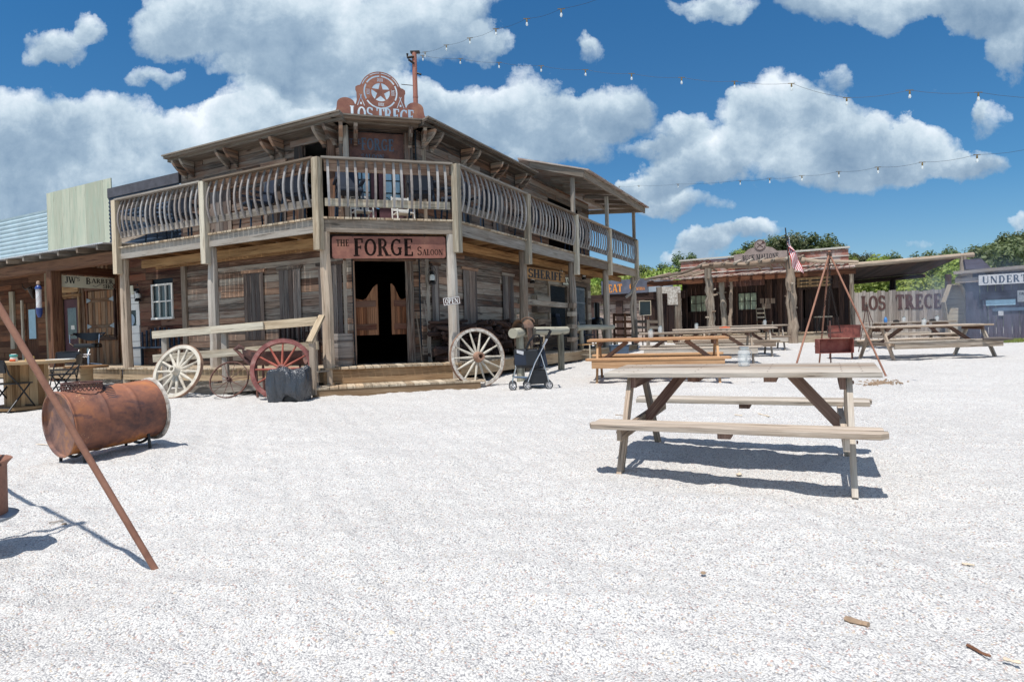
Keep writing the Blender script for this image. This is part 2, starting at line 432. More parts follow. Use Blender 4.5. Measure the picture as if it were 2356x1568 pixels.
# ------------------------------------------------------------------ lettering
TK, TN = .19, .085      # thick and thin strokes, in letter heights
def S(x): return ('s', x, 0)
def ST(x): return ('s', x, 1)
GL = {
 'A': (.8, [('l', .1, 0, .4, 1, TN), ('l', .4, 1, .68, 0, TK), ('l', .2, .33, .6, .33, TN), S(.1), S(.68)]),
 'B': (.72, [('l', .18, 0, .18, 1, TK), ('a', .3, .74, .2, .22, -90, 90, .13), ('a', .3, .27, .26, .23, -90, 90, .15), ('l', .1, .5, .34, .5, TN), ('l', .06, .04, .34, .04, TN), ('l', .06, .96, .34, .96, TN)]),
 'C': (.72, [('a', .4, .5, .28, .44, 50, 310, .16), ('l', .6, .72, .6, .95, TN)]),
 'D': (.76, [('l', .18, 0, .18, 1, TK), ('a', .3, .5, .3, .45, -90, 90, .16), ('l', .06, .04, .34, .04, TN), ('l', .06, .96, .34, .96, TN)]),
 'E': (.68, [('l', .2, 0, .2, 1, TK), ('l', .08, .04, .6, .04, TN), ('l', .08, .96, .58, .96, TN), ('l', .2, .5, .46, .5, TN), ('l', .57, .03, .57, .24, TN), ('l', .55, .97, .55, .76, TN), ('l', .45, .4, .45, .6, .06)]),
 'F': (.64, [('l', .2, 0, .2, 1, TK), ('l', .08, .96, .58, .96, TN), ('l', .2, .5, .46, .5, TN), S(.2), ('l', .55, .97, .55, .76, TN), ('l', .45, .4, .45, .6, .06)]),
 'G': (.78, [('a', .4, .5, .28, .44, 50, 330, .16), ('l', .6, .06, .6, .45, .14), ('l', .46, .45, .72, .45, TN), ('l', .6, .74, .6, .95, TN)]),
 'H': (.84, [('l', .18, 0, .18, 1, TK), ('l', .64, 0, .64, 1, TK), ('l', .2, .5, .62, .5, TN), S(.18), S(.64), ST(.18), ST(.64)]),
 'I': (.38, [('l', .19, 0, .19, 1, TK), S(.19), ST(.19)]),
 'J': (.55, [('l', .36, .2, .36, 1, TK), ('a', .22, .2, .14, .16, 180, 360, .13), ST(.36)]),
 'K': (.8, [('l', .18, 0, .18, 1, TK), ('l', .2, .42, .6, .98, TN), ('l', .34, .58, .64, .02, TK), S(.18), ST(.18), S(.66), ST(.6)]),
 'L': (.64, [('l', .2, 0, .2, 1, TK), ('l', .08, .04, .58, .04, TN), ST(.2), ('l', .55, .03, .55, .28, TN)]),
 'M': (1.0, [('l', .14, 0, .14, 1, TN), ('l', .16, .98, .48, .05, TK), ('l', .48, .05, .8, .98, TN), ('l', .8, 0, .8, 1, TK), S(.14), S(.8), ST(.12), ST(.82)]),
 'N': (.86, [('l', .16, 0, .16, 1, TN), ('l', .18, .98, .66, .02, TK), ('l', .68, 0, .68, 1, TN), S(.16), ST(.14), ST(.68)]),
 'O': (.78, [('a', .39, .5, .28, .44, 0, 360, .16)]),
 'P': (.68, [('l', .18, 0, .18, 1, TK), ('a', .3, .7, .24, .26, -90, 90, .14), ('l', .18, .44, .34, .44, TN), ('l', .06, .96, .34, .96, TN), S(.18)]),
 'R': (.78, [('l', .18, 0, .18, 1, TK), ('a', .3, .73, .22, .23, -90, 90, .14), ('l', .18, .5, .34, .5, TN), ('l', .06, .96, .34, .96, TN), ('l', .38, .5, .62, .02, TK), S(.18), S(.66)]),
 'S': (.64, [('a', .32, .72, .2, .23, 20, 270, .14), ('a', .32, .27, .22, .24, -160, 90, .14), ('l', .53, .74, .53, .95, TN), ('l', .1, .05, .1, .28, TN)]),
 'T': (.72, [('l', .36, 0, .36, 1, TK), ('l', .06, .96, .66, .96, TN), S(.36), ('l', .08, .97, .08, .74, TN), ('l', .64, .97, .64, .74, TN)]),
 'U': (.8, [('l', .17, .25, .17, 1, TK), ('l', .63, .25, .63, 1, TN), ('a', .4, .27, .23, .22, 180, 360, .13), ST(.17), ST(.63)]),
 'V': (.8, [('l', .12, 1, .42, 0, TK), ('l', .42, 0, .68, 1, TN), ST(.12), ST(.68)]),
 'W': (1.06, [('l', .1, 1, .34, 0, TK), ('l', .34, 0, .54, .95, TN), ('l', .5, .95, .76, 0, TK), ('l', .76, 0, .98, 1, TN), ST(.1), ST(.54), ST(.98)]),
 'X': (.8, [('l', .12, 1, .66, 0, TK), ('l', .66, 1, .12, 0, TN), S(.12), S(.66), ST(.12), ST(.66)]),
 'Y': (.78, [('l', .38, 0, .38, .45, TK), ('l', .1, 1, .38, .45, TK), ('l', .66, 1, .38, .45, TN), S(.38), ST(.1), ST(.66)]),
 "'": (.24, [('l', .12, .72, .12, 1, .12)]), '0': (.68, [('a', .34, .5, .23, .44, 0, 360, .14)]), '-': (.5, [('l', .1, .45, .4, .45, .1)]), '.': (.26, [('l', .13, 0, .13, .14, .14)]),
}
def textw(t, h, sp=1.0):
    return sum((GL[c][0] if c in GL else .4)*h*sp for c in t)
def text(mb, t, x, y, h, z=0, dz=.003, bold=1.0, serif=True, sp=1.0, wx=1.0, slant=0):
    """letters as thin raised strokes in the local x-y plane of mb.T, left end at x, foot at y"""
    T0 = mb.T; k = 0
    for c in t:
        if c not in GL: x += .4*h*sp*wx; continue
        w, st = GL[c]; T = T0 @ Matrix.Translation((x, y, 0)) @ Matrix(((h*wx, slant*h, 0, 0), (0, h, 0, 0), (0, 0, 1, 0), (0, 0, 0, 1)))
        mb.T = T
        for q in st:
            k += 1; zz = z+dz+(k % 5)*.0004
            if dz > .02:
                zb = z; e = .0013*((k*7) % 11+1); mb.T = T @ Matrix.Translation((e*.31, e*.37, -e*.2)) @ Matrix.Rotation(.0007*(k % 5+1), 4, 'Z')
            else: e = 0
            if q[0] == 'l':
                _, x0, y0, x1, y1, tw = q; tw *= bold
                if abs(y1-y0) < 1e-6: mb.box(min(x0, x1), max(x0, x1), y0-tw/2, y0+tw/2, z, zz)
                elif abs(y1-y0) > .6 or abs(x1-x0) > 1e-6:
                    mb.hexa([(x0-tw/2, y0, z), (x0+tw/2, y0, z), (x1+tw/2, y1, z), (x1-tw/2, y1, z), (x0-tw/2, y0, zz), (x0+tw/2, y0, zz), (x1+tw/2, y1, zz), (x1-tw/2, y1, zz)])
                else: mb.box(x0-tw/2, x0+tw/2, min(y0, y1), max(y0, y1), z, zz)
            elif q[0] == 'a':
                _, cx, cy, rx, ry, a0, a1, tw = q; tw *= bold; m = max(5, int(abs(a1-a0)/22)); ring = abs(a1-a0) > 359
                for i in range(m):
                    A = math.radians(a0+(a1-a0)*i/m); B = math.radians(a0+(a1-a0)*(i+1)/m)+(.05 if dz > .02 else 0)
                    ca, sa, cb, sb = math.cos(A), math.sin(A), math.cos(B), math.sin(B)
                    wa = tw*(.55+.45*abs(ca))/2; wb = tw*(.55+.45*abs(cb))/2
                    pt = [(cx+(rx-wa)*ca, cy+(ry-wa)*sa), (cx+(rx+wa)*ca, cy+(ry+wa)*sa), (cx+(rx+wb)*cb, cy+(ry+wb)*sb), (cx+(rx-wb)*cb, cy+(ry-wb)*sb)]
                    mb.hexa([(*p_, z) for p_ in pt]+[(*p_, zz) for p_ in pt])
            elif q[0] == 's' and serif:
                s_ = .36 if h > 0 else .3
                y0 = 0 if q[2] == 0 else 1-.075
                mb.box(q[1]-s_/2, q[1]+s_/2, y0, y0+.075, z, zz)
        x += w*h*sp*wx
    mb.T = T0
    return x
def outward(me):
    b = bmesh.new(); b.from_mesh(me); bmesh.ops.recalc_face_normals(b, faces=b.faces); b.to_mesh(me); b.free()
def cut(obj, cb, name='cut'):
    """really cut the letter shapes out of the plate, stroke by stroke"""
    outward(obj.data)
    dim = lambda me: (max(v.co.z for v in me.vertices)-min(v.co.z for v in me.vertices)) if len(me.vertices) else 0
    def area(me): return sum(p.area for p in me.polygons)
    for a, b, c, d in cb.parts:
        me = bpy.data.meshes.new(name); me.from_pydata([tuple(p) for p in cb.v[a:b]], [], [[k-a for k in f] for f in cb.f[c:d]])
        outward(me); co = bpy.data.objects.new(name, me); COL.objects.link(co); co.parent = obj.parent
        old = obj.data; a0 = area(old)
        for k, solver in enumerate(('EXACT', 'FAST', 'EXACT')):
            if k == 2: co.location.x += .0011; co.location.z += .0013
            md = obj.modifiers.new('cut', 'BOOLEAN'); md.operation = 'DIFFERENCE'; md.object = co; md.solver = solver
            bpy.context.view_layer.update()
            nm = bpy.data.meshes.new_from_object(obj.evaluated_get(bpy.context.evaluated_depsgraph_get()))
            obj.modifiers.clear()
            if dim(nm) > .98*dim(old) and area(nm) > a0*.75 and area(nm) < a0*1.05: obj.data = nm; break
            print('retry', name, a, solver)
        bpy.data.objects.remove(co)
    return obj
# ------------------------------------------------------------------ sky, sun
SAZ = Vector((-.45, -.9, 0)).normalized(); SEL = math.radians(69)
w = bpy.data.worlds.new('World'); sc.world = w; w.use_nodes = True
nt = w.node_tree; bg = nt.nodes['Background']
sky = N(nt, 'ShaderNodeTexSky', sky_type='NISHITA'); sky.sun_disc = False
sky.sun_elevation = SEL; sky.sun_rotation = math.atan2(SAZ.x, SAZ.y); sky.dust_density = .25; sky.ozone_density = 3.0; sky.air_density = 1.0
tc = N(nt, 'ShaderNodeTexCoord').outputs['Generated']
sx = N(nt, 'ShaderNodeSeparateXYZ'); L(nt, tc, sx.inputs[0])
ysafe = math_(nt, 'MAXIMUM', sx.outputs[1], .12)
pu = math_(nt, 'DIVIDE', sx.outputs[0], ysafe); pv = math_(nt, 'DIVIDE', sx.outputs[2], ysafe)
cb = N(nt, 'ShaderNodeCombineXYZ'); L(nt, pu, cb.inputs[0]); L(nt, pv, cb.inputs[1])
fb = N(nt, 'ShaderNodeTexNoise'); fb.inputs['Scale'].default_value = 7.5; fb.inputs['Detail'].default_value = 9; fb.inputs['Roughness'].default_value = .58
L(nt, cb.outputs[0], fb.inputs['Vector'])
vd = N(nt, 'ShaderNodeVectorMath', operation='SUBTRACT'); L(nt, fb.outputs['Color'], vd.inputs[0]); vd.inputs[1].default_value = (.5, .5, .5)
vs = N(nt, 'ShaderNodeVectorMath', operation='MULTIPLY_ADD'); L(nt, vd.outputs[0], vs.inputs[0]); vs.inputs[1].default_value = (.16, .13, 0); L(nt, cb.outputs[0], vs.inputs[2])
BL = [(130,90,80,45,.7),(205,50,40,35,.7),(90,120,60,25,.5),(420,40,120,80,1),(600,50,200,130,1),(820,50,200,120,1),(1000,50,150,80,1),(660,170,160,60,.9),(820,150,120,70,.8),
 (1120,100,70,35,.8),(370,160,70,28,.6),(70,290,140,100,1),(250,280,160,90,1),(120,400,200,110,1),(330,370,190,100,1),(60,480,160,70,.9),(480,320,150,80,.9),(570,270,110,70,.9),(640,300,90,70,.9),
 (720,260,90,60,.6),(960,230,110,65,1),(1080,265,140,95,1),(1210,250,110,90,1),(1300,290,150,85,1),(1420,240,95,70,1),(1180,330,160,60,.7),(1560,300,70,40,.75),(1500,330,60,30,.6),
 (1790,230,110,80,1),(1740,290,110,90,1),(1880,300,150,90,1),(2010,330,150,75,1),(1900,380,230,60,.9),(2130,340,110,70,1),(2230,370,90,45,.9),(1620,370,110,60,1),(1560,400,90,50,.9),(1480,440,90,50,.9),(1580,470,90,30,.7),(1430,430,50,30,.7),(1920,180,40,30,.5),
 (1920,10,130,50,.9),(2080,30,120,50,.9),(2220,30,110,60,1),(2330,80,60,100,.9),(2290,20,90,60,.9),(1640,0,110,28,.8),(1620,555,75,38,.95),(1570,590,70,30,.8),(1740,535,85,25,.7),(1370,110,45,40,.42),(1340,95,40,20,.36),(2285,265,50,45,.45),(2260,250,30,25,.4),(2345,500,30,25,.5),(860,262,160,50,1),(2100,560,120,18,.3)]
W = H = None
for x, y, rx, ry, a in BL:
    d = P(x, y, 1.0)-C0
    k = 1/FPX
    s1 = N(nt, 'ShaderNodeVectorMath', operation='SUBTRACT'); L(nt, vs.outputs[0], s1.inputs[0]); s1.inputs[1].default_value = (d.x, d.z, 0)
    s2 = N(nt, 'ShaderNodeVectorMath', operation='MULTIPLY'); L(nt, s1.outputs[0], s2.inputs[0]); s2.inputs[1].default_value = (1/(rx*k*1.12), 1/(ry*k*1.12), 0)
    s3 = N(nt, 'ShaderNodeVectorMath', operation='DOT_PRODUCT'); L(nt, s2.outputs[0], s3.inputs[0]); L(nt, s2.outputs[0], s3.inputs[1])
    dd = math_(nt, 'MAXIMUM', math_(nt, 'MULTIPLY_ADD', s3.outputs['Value'], -a, a), 0)
    sy = N(nt, 'ShaderNodeSeparateXYZ'); L(nt, s2.outputs[0], sy.inputs[0])
    W = dd if W is None else math_(nt, 'ADD', W, dd)
    H = math_(nt, 'MULTIPLY', dd, sy.outputs[1]) if H is None else math_(nt, 'MULTIPLY_ADD', dd, sy.outputs[1], H)
hh = math_(nt, 'DIVIDE', H, math_(nt, 'MAXIMUM', W, .05))
n2 = noise(nt, cb.outputs[0], 17, 10, .68, .2); n3 = noise(nt, cb.outputs[0], 5, 6, .55)
dens = math_(nt, 'ADD', math_(nt, 'MINIMUM', W, 1.3), math_(nt, 'MULTIPLY_ADD', n2, .9, -.5))
front = ramp(nt, sx.outputs[1], [(.12, (0, 0, 0)), (.2, (1, 1, 1))])
mask = math_(nt, 'MULTIPLY', ramp(nt, dens, [(.14, (0, 0, 0)), (.3, (.5, .5, .5)), (.56, (1, 1, 1))]), front)
back = noise(nt, tc, 2.6, 7, .6); bm_ = math_(nt, 'MULTIPLY', ramp(nt, back, [(.5, (0, 0, 0)), (.64, (1, 1, 1))]), math_(nt, 'SUBTRACT', 1.0, front))
mask = math_(nt, 'ADD', mask, bm_, clamp=True)
sh = math_(nt, 'ADD', math_(nt, 'MULTIPLY_ADD', hh, .42, .46), math_(nt, 'MULTIPLY_ADD', n3, 1.3, -.65))
sh = math_(nt, 'ADD', sh, math_(nt, 'MULTIPLY_ADD', n2, .8, -.4))
sh = math_(nt, 'SUBTRACT', sh, math_(nt, 'MULTIPLY_ADD', math_(nt, 'MINIMUM', W, 2.0), .12, -.1))
ccol = ramp(nt, sh, [(.05, (1.05, 1.6, 2.3)), (.35, (1.7, 2.3, 2.95)), (.62, (2.9, 3.5, 4.0)), (.95, (4.4, 4.75, 5.1))])
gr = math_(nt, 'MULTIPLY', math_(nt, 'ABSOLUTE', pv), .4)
tint = ramp(nt, gr, [(0, (.4, .44, .48)), (.1, (.21, .4, .5)), (.24, (.145, .395, .54)), (.32, (.32, .48, .58)), (.5, (.85, .78, .7))])  # overhead stops, out of view, brightened and whitened to fill the shadows
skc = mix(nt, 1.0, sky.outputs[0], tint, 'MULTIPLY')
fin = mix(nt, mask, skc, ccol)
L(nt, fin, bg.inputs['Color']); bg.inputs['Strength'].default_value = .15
w.cycles.sampling_method = 'MANUAL'; w.cycles.sample_map_resolution = 512

sun = bpy.data.objects.new('sun', bpy.data.lights.new('sun', 'SUN')); COL.objects.link(sun)
sd = Vector((SAZ.x*math.cos(SEL), SAZ.y*math.cos(SEL), math.sin(SEL)))
sun.rotation_euler = sd.to_track_quat('Z', 'Y').to_euler(); sun.data.energy = 3.75; sun.data.angle = math.radians(.53); sun.data.color = (1, .955, .885)
sc.view_settings.view_transform = 'Standard'; sc.view_settings.look = 'None'; sc.view_settings.gamma = 1; sc.view_settings.exposure = .48
sc.cycles.max_bounces = 6; sc.cycles.transparent_max_bounces = 24

# ------------------------------------------------------------------ ground
def hillh(x, y):
    if y <= 40: return gz(y)
    e = gz(40)
    q = min(1, (y-40)/62); q = q*q*(3-2*q)
    a = x/max(y, 1)
    pr = .56+.46*math.exp(-((a-.44)/.12)**2)+.28*math.exp(-((a-.81)/.06)**2)
    if a < .1: pr *= max(.35, 1+(a-.1)*1.2)
    return e+8.3*q*pr+.5*math.sin(x*.11+y*.07)*q
def groundm():
    m, nt, b = newmat('gravel')
    tc = N(nt, 'ShaderNodeTexCoord').outputs['Object']
    v = N(nt, 'ShaderNodeTexVoronoi'); v.inputs['Scale'].default_value = 118; v.inputs['Randomness'].default_value = 1; L(nt, tc, v.inputs['Vector'])
    v2 = N(nt, 'ShaderNodeTexVoronoi'); v2.inputs['Scale'].default_value = 40; L(nt, tc, v2.inputs['Vector'])
    s = N(nt, 'ShaderNodeSeparateColor'); L(nt, v.outputs['Color'], s.inputs[0])
    c = ramp(nt, s.outputs[0], [(0, (.3, .295, .3)), (.07, (.42, .415, .41)), (.14, (.56, .55, .53)), (.6, (.635, .625, .605)), (1, (.71, .7, .675))])
    c = mix(nt, math_(nt, 'MULTIPLY', math_(nt, 'GREATER_THAN', s.outputs[1], .962), .6), c, (.46, .27, .22))
    c = mix(nt, math_(nt, 'MULTIPLY', math_(nt, 'GREATER_THAN', s.outputs[2], .97), .6), c, (.55, .43, .29))
    # darker towards the cell edges, between the stones
    ed = ramp(nt, v.outputs['Distance'], [(.5, (1, 1, 1)), (.85, (.5, .5, .53))])
    c = mix(nt, 1.0, c, ed, 'MULTIPLY')
    big = noise(nt, tc, .55, 5, .6); c = mix(nt, 1.0, c, ramp(nt, big, [(.3, (.95, .945, .94)), (.65, (1.03, 1.03, 1.03))]), 'MULTIPLY')
    mid = noise(nt, tc, 9, 4, .6); c = mix(nt, 1.0, c, ramp(nt, mid, [(.3, (.96, .955, .96)), (.6, (1.02, 1.02, 1.02))]), 'MULTIPLY')
    L(nt, c, b.inputs['Base Color']); b.inputs['Roughness'].default_value = .9; b.inputs['Specular IOR Level'].default_value = .2
    hgt = math_(nt, 'ADD', math_(nt, 'MULTIPLY', v.outputs['Distance'], -1.0), math_(nt, 'MULTIPLY', v2.outputs['Distance'], -.25))
    L(nt, bump(nt, hgt, 1.0, .0065), b.inputs['Normal']); MATS['gravel'] = m
groundm()
def hillm():
    m, nt, b = newmat('hill_grass')
    tc = N(nt, 'ShaderNodeTexCoord').outputs['Object']
    n = noise(nt, tc, .35, 8, .65); c = ramp(nt, n, [(.35, (.06, .1, .025)), (.55, (.13, .2, .045)), (.7, (.22, .27, .08))])
    L(nt, c, b.inputs['Base Color']); b.inputs['Roughness'].default_value = .95; L(nt, bump(nt, noise(nt, tc, 3, 6), .8, .2), b.inputs['Normal']); MATS['hill_grass'] = m
hillm()
def ground_mesh():
    ang = np.concatenate([np.radians(np.arange(-58, 58.01, .22)), np.radians(np.arange(62, 302, 6.0))])
    rad = [.6]
    while rad[-1] < 46: rad.append(rad[-1]*1.0105+(.0 if rad[-1] < 20 else .1))
    rad = np.array(rad); na, nr = len(ang), len(rad)
    X = np.outer(rad, np.sin(ang)); Y = np.outer(rad, np.cos(ang))
    Z = SL*np.clip(Y, -10, 34)
    rs = np.random.RandomState(3)
    A = np.zeros_like(X)
    for wl, am, k in ((1.9, .008, 6), (.75, .007, 9), (.33, .0045, 12), (.15, .0024, 14), (.085, .0016, 14)):
        for i in range(k):
            t = rs.rand()*6.283; q = 6.283/(wl*rs.uniform(.7, 1.3))
            A += am/math.sqrt(k)*1.6*np.sin((X*math.cos(t)+Y*math.sin(t))*q+rs.rand()*6.28)
    A += rs.randn(*X.shape)*.0016*np.clip(1-(np.hypot(X, Y)-9)/10, 0, 1)
    Z = Z+.085*np.exp(-((X+3.8)**2+(Y-5.9)**2)/1.3)
    Z = Z+A*np.clip(1-(np.hypot(X, Y)-14)/14, .15, 1)
    V = np.stack([X, Y, Z], -1).reshape(-1, 3)
    V = np.vstack([V, [[0, 0, 0]]])
    i = np.arange(nr-1)[:, None]*na; j = np.arange(na)[None, :]; jn = (j+1) % na
    F = np.stack([i+j, i+na+j, i+na+jn, i+jn], -1).reshape(-1, 4)
    me = bpy.data.meshes.new('gravel_ground')
    me.vertices.add(len(V)); me.vertices.foreach_set('co', V.astype('f').ravel())
    nf = len(F); tri = np.stack([np.full(na, len(V)-1), np.arange(na), (np.arange(na)+1) % na], -1)
    me.loops.add(nf*4+na*3); me.loops.foreach_set('vertex_index', np.concatenate([F[:, ::-1].ravel(), tri[:, ::-1].ravel()]).astype('i'))
    me.polygons.add(nf+na)
    ls = np.concatenate([np.arange(nf)*4, nf*4+np.arange(na)*3]); lt = np.concatenate([np.full(nf, 4), np.full(na, 3)])
    me.polygons.foreach_set('loop_start', ls.astype('i')); me.polygons.foreach_set('loop_total', lt.astype('i'))
    me.update(calc_edges=True); me.validate()
    me.flip_normals()
    me.materials.append(MATS['gravel'])
    o = bpy.data.objects.new('gravel_ground', me); COL.objects.link(o); tag(o, kind='structure')
    me.update()
    if me.polygons[0].normal.z < 0: me.flip_normals()
ground_mesh()
# far terrain: one sheet out to the horizon, a little under the gravel inside its rim
mb = MB(); xs = list(range(-400, 401, 8)); 
ys = [-300, -150, -60, -30, -10, 0, 10, 20, 30, 36, 40, 44, 48, 52, 56, 60, 66, 72, 78, 84, 90, 96, 102, 110, 120, 140, 180, 250, 400]
pts = [(x, y, hillh(x, y)-(.12 if math.hypot(x, y) < 46 else .0)-(.0 if y < 100 else (y-100)*.012)) for y in ys for x in xs]; n = len(xs)
mb.add(pts, [(j*n+i, j*n+i+1, (j+1)*n+i+1, (j+1)*n+i) for j in range(len(ys)-1) for i in range(n-1)])
o = mb.build('hill', 'hill_grass', loc=(0, 0, 0), smooth=True); tag(o, kind='structure')

# ------------------------------------------------------------------ trees
def leafm(name, c1, c2, tr):
    m, nt, b = newmat(name)
    at = N(nt, 'ShaderNodeAttribute', attribute_name='tint')
    oi = N(nt, 'ShaderNodeObjectInfo')
    sp = N(nt, 'ShaderNodeSeparateColor'); L(nt, at.outputs['Color'], sp.inputs[0])
    c = ramp(nt, sp.outputs[0], [(0, c1), (1, c2)])
    hsv = N(nt, 'ShaderNodeHueSaturation'); L(nt, c, hsv.inputs['Color'])
    L(nt, math_(nt, 'MULTIPLY_ADD', oi.outputs['Random'], .03, .485), hsv.inputs['Hue']); L(nt, math_(nt, 'MULTIPLY_ADD', oi.outputs['Random'], .5, .75), hsv.inputs['Value'])
    L(nt, hsv.outputs[0], b.inputs['Base Color']); b.inputs['Roughness'].default_value = .6
    t = N(nt, 'ShaderNodeBsdfTranslucent'); L(nt, hsv.outputs[0], t.inputs[0])
    mx = N(nt, 'ShaderNodeMixShader'); mx.inputs[0].default_value = tr; L(nt, b.outputs[0], mx.inputs[1]); L(nt, t.outputs[0], mx.inputs[2])
    L(nt, mx.outputs[0], nt.nodes['Material Output'].inputs[0]); MATS[name] = m
leafm('leaf_dark', (.06, .09, .035), (.17, .22, .075), .35)
leafm('leaf_bright', (.17, .23, .045), (.38, .46, .1), .4)
leafm('leaf_olive', (.08, .1, .05), (.19, .22, .1), .3)
plain('bark', (.12, .095, .075), .9, 0, .3, 8)
def crown_mesh(seed, h, r, nclump, leaf, n, low=.15):
    R = random.Random(seed); mb = MB(); cl = []
    for i in range(nclump):
        a = R.uniform(0, 2*PI); q = R.random()**.5; z = R.uniform(low, 1)
        rr = r*q*(1.05-abs(z-.5)*.9)
        cl.append((Vector((rr*math.cos(a), rr*math.sin(a), h*z)), R.uniform(.18, .36)*r, R.random()))
    for i in range(n):
        c, cr, br = cl[i % nclump]
        d = Vector((R.gauss(0, 1), R.gauss(0, 1), R.gauss(0, .8))).normalized()*cr*R.uniform(.45, 1.1)
        p = c+d; nn = (d.normalized()+Vector((R.gauss(0, .5), R.gauss(0, .5), R.gauss(0, .5)+.3))).normalized()
        e1 = nn.orthogonal().normalized(); e2 = nn.cross(e1); a = R.uniform(0, PI); s = leaf*R.uniform(.6, 1.4)
        u = (e1*math.cos(a)+e2*math.sin(a))*s; v = (e2*math.cos(a)-e1*math.sin(a))*s*.6
        mb.add([p-u, p-v*.8, p+u, p+v], [(0, 1, 2, 3)], None, (min(1, max(0, br*.5+R.random()*.6)), 0, 0))
    return mb
def tree_proto(seed, h, r, leaf, mat, n, name='tree', th=None, low=.2):
    R = random.Random(seed*3+1)
    root = bpy.data.objects.new(name, None); COL.objects.link(root)
    th = th or h*.5; mb = MB(); mb.smooth = True
    mb.tube([(0, 0, -.5), (R.uniform(-.1, .1), 0, th*.4), (R.uniform(-.3, .3), R.uniform(-.2, .2), th)], [r*.09, r*.07, r*.04], 7)
    for k in range(6):
        a = k*1.05+R.random(); z = th*R.uniform(.35, .95)
        mb.tube([(0, 0, z), (r*.4*math.cos(a), r*.4*math.sin(a), z+h*.15), (r*.75*math.cos(a), r*.75*math.sin(a), z+h*R.uniform(.2, .35))], [r*.035, r*.025, r*.01], 5)
    mb.build('trunk', 'bark', root)
    crown_mesh(seed, h, r, 22, leaf, n, low).build('crown', mat, root)
    return root
protos = [tree_proto(1, 5.6, 3.0, .16, 'leaf_dark', 5200), tree_proto(2, 4.6, 2.7, .15, 'leaf_dark', 4600), tree_proto(3, 5.0, 2.6, .15, 'leaf_olive', 4600),
          tree_proto(4, 3.6, 2.3, .12, 'leaf_bright', 4800, low=.02), tree_proto(5, 3.0, 2.1, .11, 'leaf_bright', 4600, low=.02), tree_proto(6, 4.4, 2.2, .13, 'leaf_bright', 4600, low=.05)]
used = set(); R = random.Random(5)
tl = []
for i in range(150):
    Y = R.uniform(70, 100); a = R.uniform(.14, .96); tl.append((a*Y, Y, R.choice([0, 0, 1, 1, 2, 5, 3]), R.uniform(.65, 1.12)))
for i in range(95):
    Y = R.uniform(40, 78); a = R.uniform(.12, .92); tl.append((a*Y, Y, R.choice([3, 4, 4, 5]), R.uniform(.8, 1.1)))
for x, Y, k, s in ((2330, 46, 2, 1.15), (2290, 50, 0, 1.0), (2075, 60, 1, 1.0), (2130, 62, 2, .9), (1500, 44, 5, 1.0), (1475, 50, 3, 1), (1530, 52, 5, 1.1), (2010, 44, 3, 1.1), (2110, 42, 4, 1.1), (1440, 40, 3, 1.0), (1400, 42, 4, 1.0), (2240, 41, 4, 1.0), (2200, 44, 3, .9)):
    tl.append((XY(x, Y), Y, k, s))
WH = ['left', 'middle', 'right']
lab = {}
for x, y, k, s in tl:
    if k not in used: o = protos[k]; used.add(k)
    else: o = copy_tree(protos[k])
    o.location = (x, y, hillh(x, y)); o.rotation_euler = (0, 0, R.uniform(0, 6.28)); q = s*R.uniform(.9, 1.1); o.scale = (q, q, s)
    o.name = 'tree' if k < 3 else 'shrub'
    a = x/y; col = 0 if a < .36 else (1 if a < .6 else 2)
    where = ('right of the saloon', 'above the flagged plank shop', 'above the lettered fence')[col]
    if k < 3:
        tag(o, ('dark green oak' if k < 2 else 'greyish olive tree')+' on the far hilltop '+where, 'tree', 'trees on the hill crest '+where)
    else: tag(o, 'yellow-green bushy shrub on the low slope '+where, 'shrub', 'bright shrubs on the slope '+where)
# ------------------------------------------------------------------ saloon
def bw(mb, name, mat, parent, root, smooth=None, bevel=0, **tags):
    """child mesh whose vertices were given in world space; root = the thing's Empty (unrotated)"""
    if not mb.v: return None
    me = mb.mesh(name, Vector(root.location), smooth)
    me.materials.append(MATS[mat]); o = bpy.data.objects.new(name, me); COL.objects.link(o); o.parent = parent
    if bevel:
        bv = o.modifiers.new('b', 'BEVEL'); bv.width = bevel; bv.segments = 2; bv.limit_method = 'ANGLE'
    for k, v in tags.items(): o[k] = v
    return o
A = Vector((-3.42, 11.17, 0)); B = Vector((-1.02, 11.87, 0))
uL = Vector((-.885, .466, 0)).normalized(); nL = Vector((-.466, -.885, 0)).normalized()
uR = Vector((.466, .885, 0)).normalized(); nR = Vector((.885, -.466, 0)).normalized()
uF = (B-A).normalized(); nF = Vector((uF.y, -uF.x, 0))
WF = (B-A).length
FL = frame(A, uL, nL); FR = frame(B, uR, nR); FF = frame(A, uF, nF)     # local x along the face, y outward, z world height
DZ, BZ, RZ, EZ = .72, 3.46, 4.54, 5.42
PW = 1.0      # porch depth
cf = PW*math.tan(math.radians(22.5))    # how much the chamfer eats
LW, RW = 5.35, 10.0                     # wall ends
sal = thing('saloon', 'weathered two storey corner saloon with a chamfered entrance and a wraparound balcony', 'saloon', (A.x, A.y, gz(A.y)))
def sb(mb, name, mat, parent=None, **k): return bw(mb, name, mat, parent or sal, sal, **k)
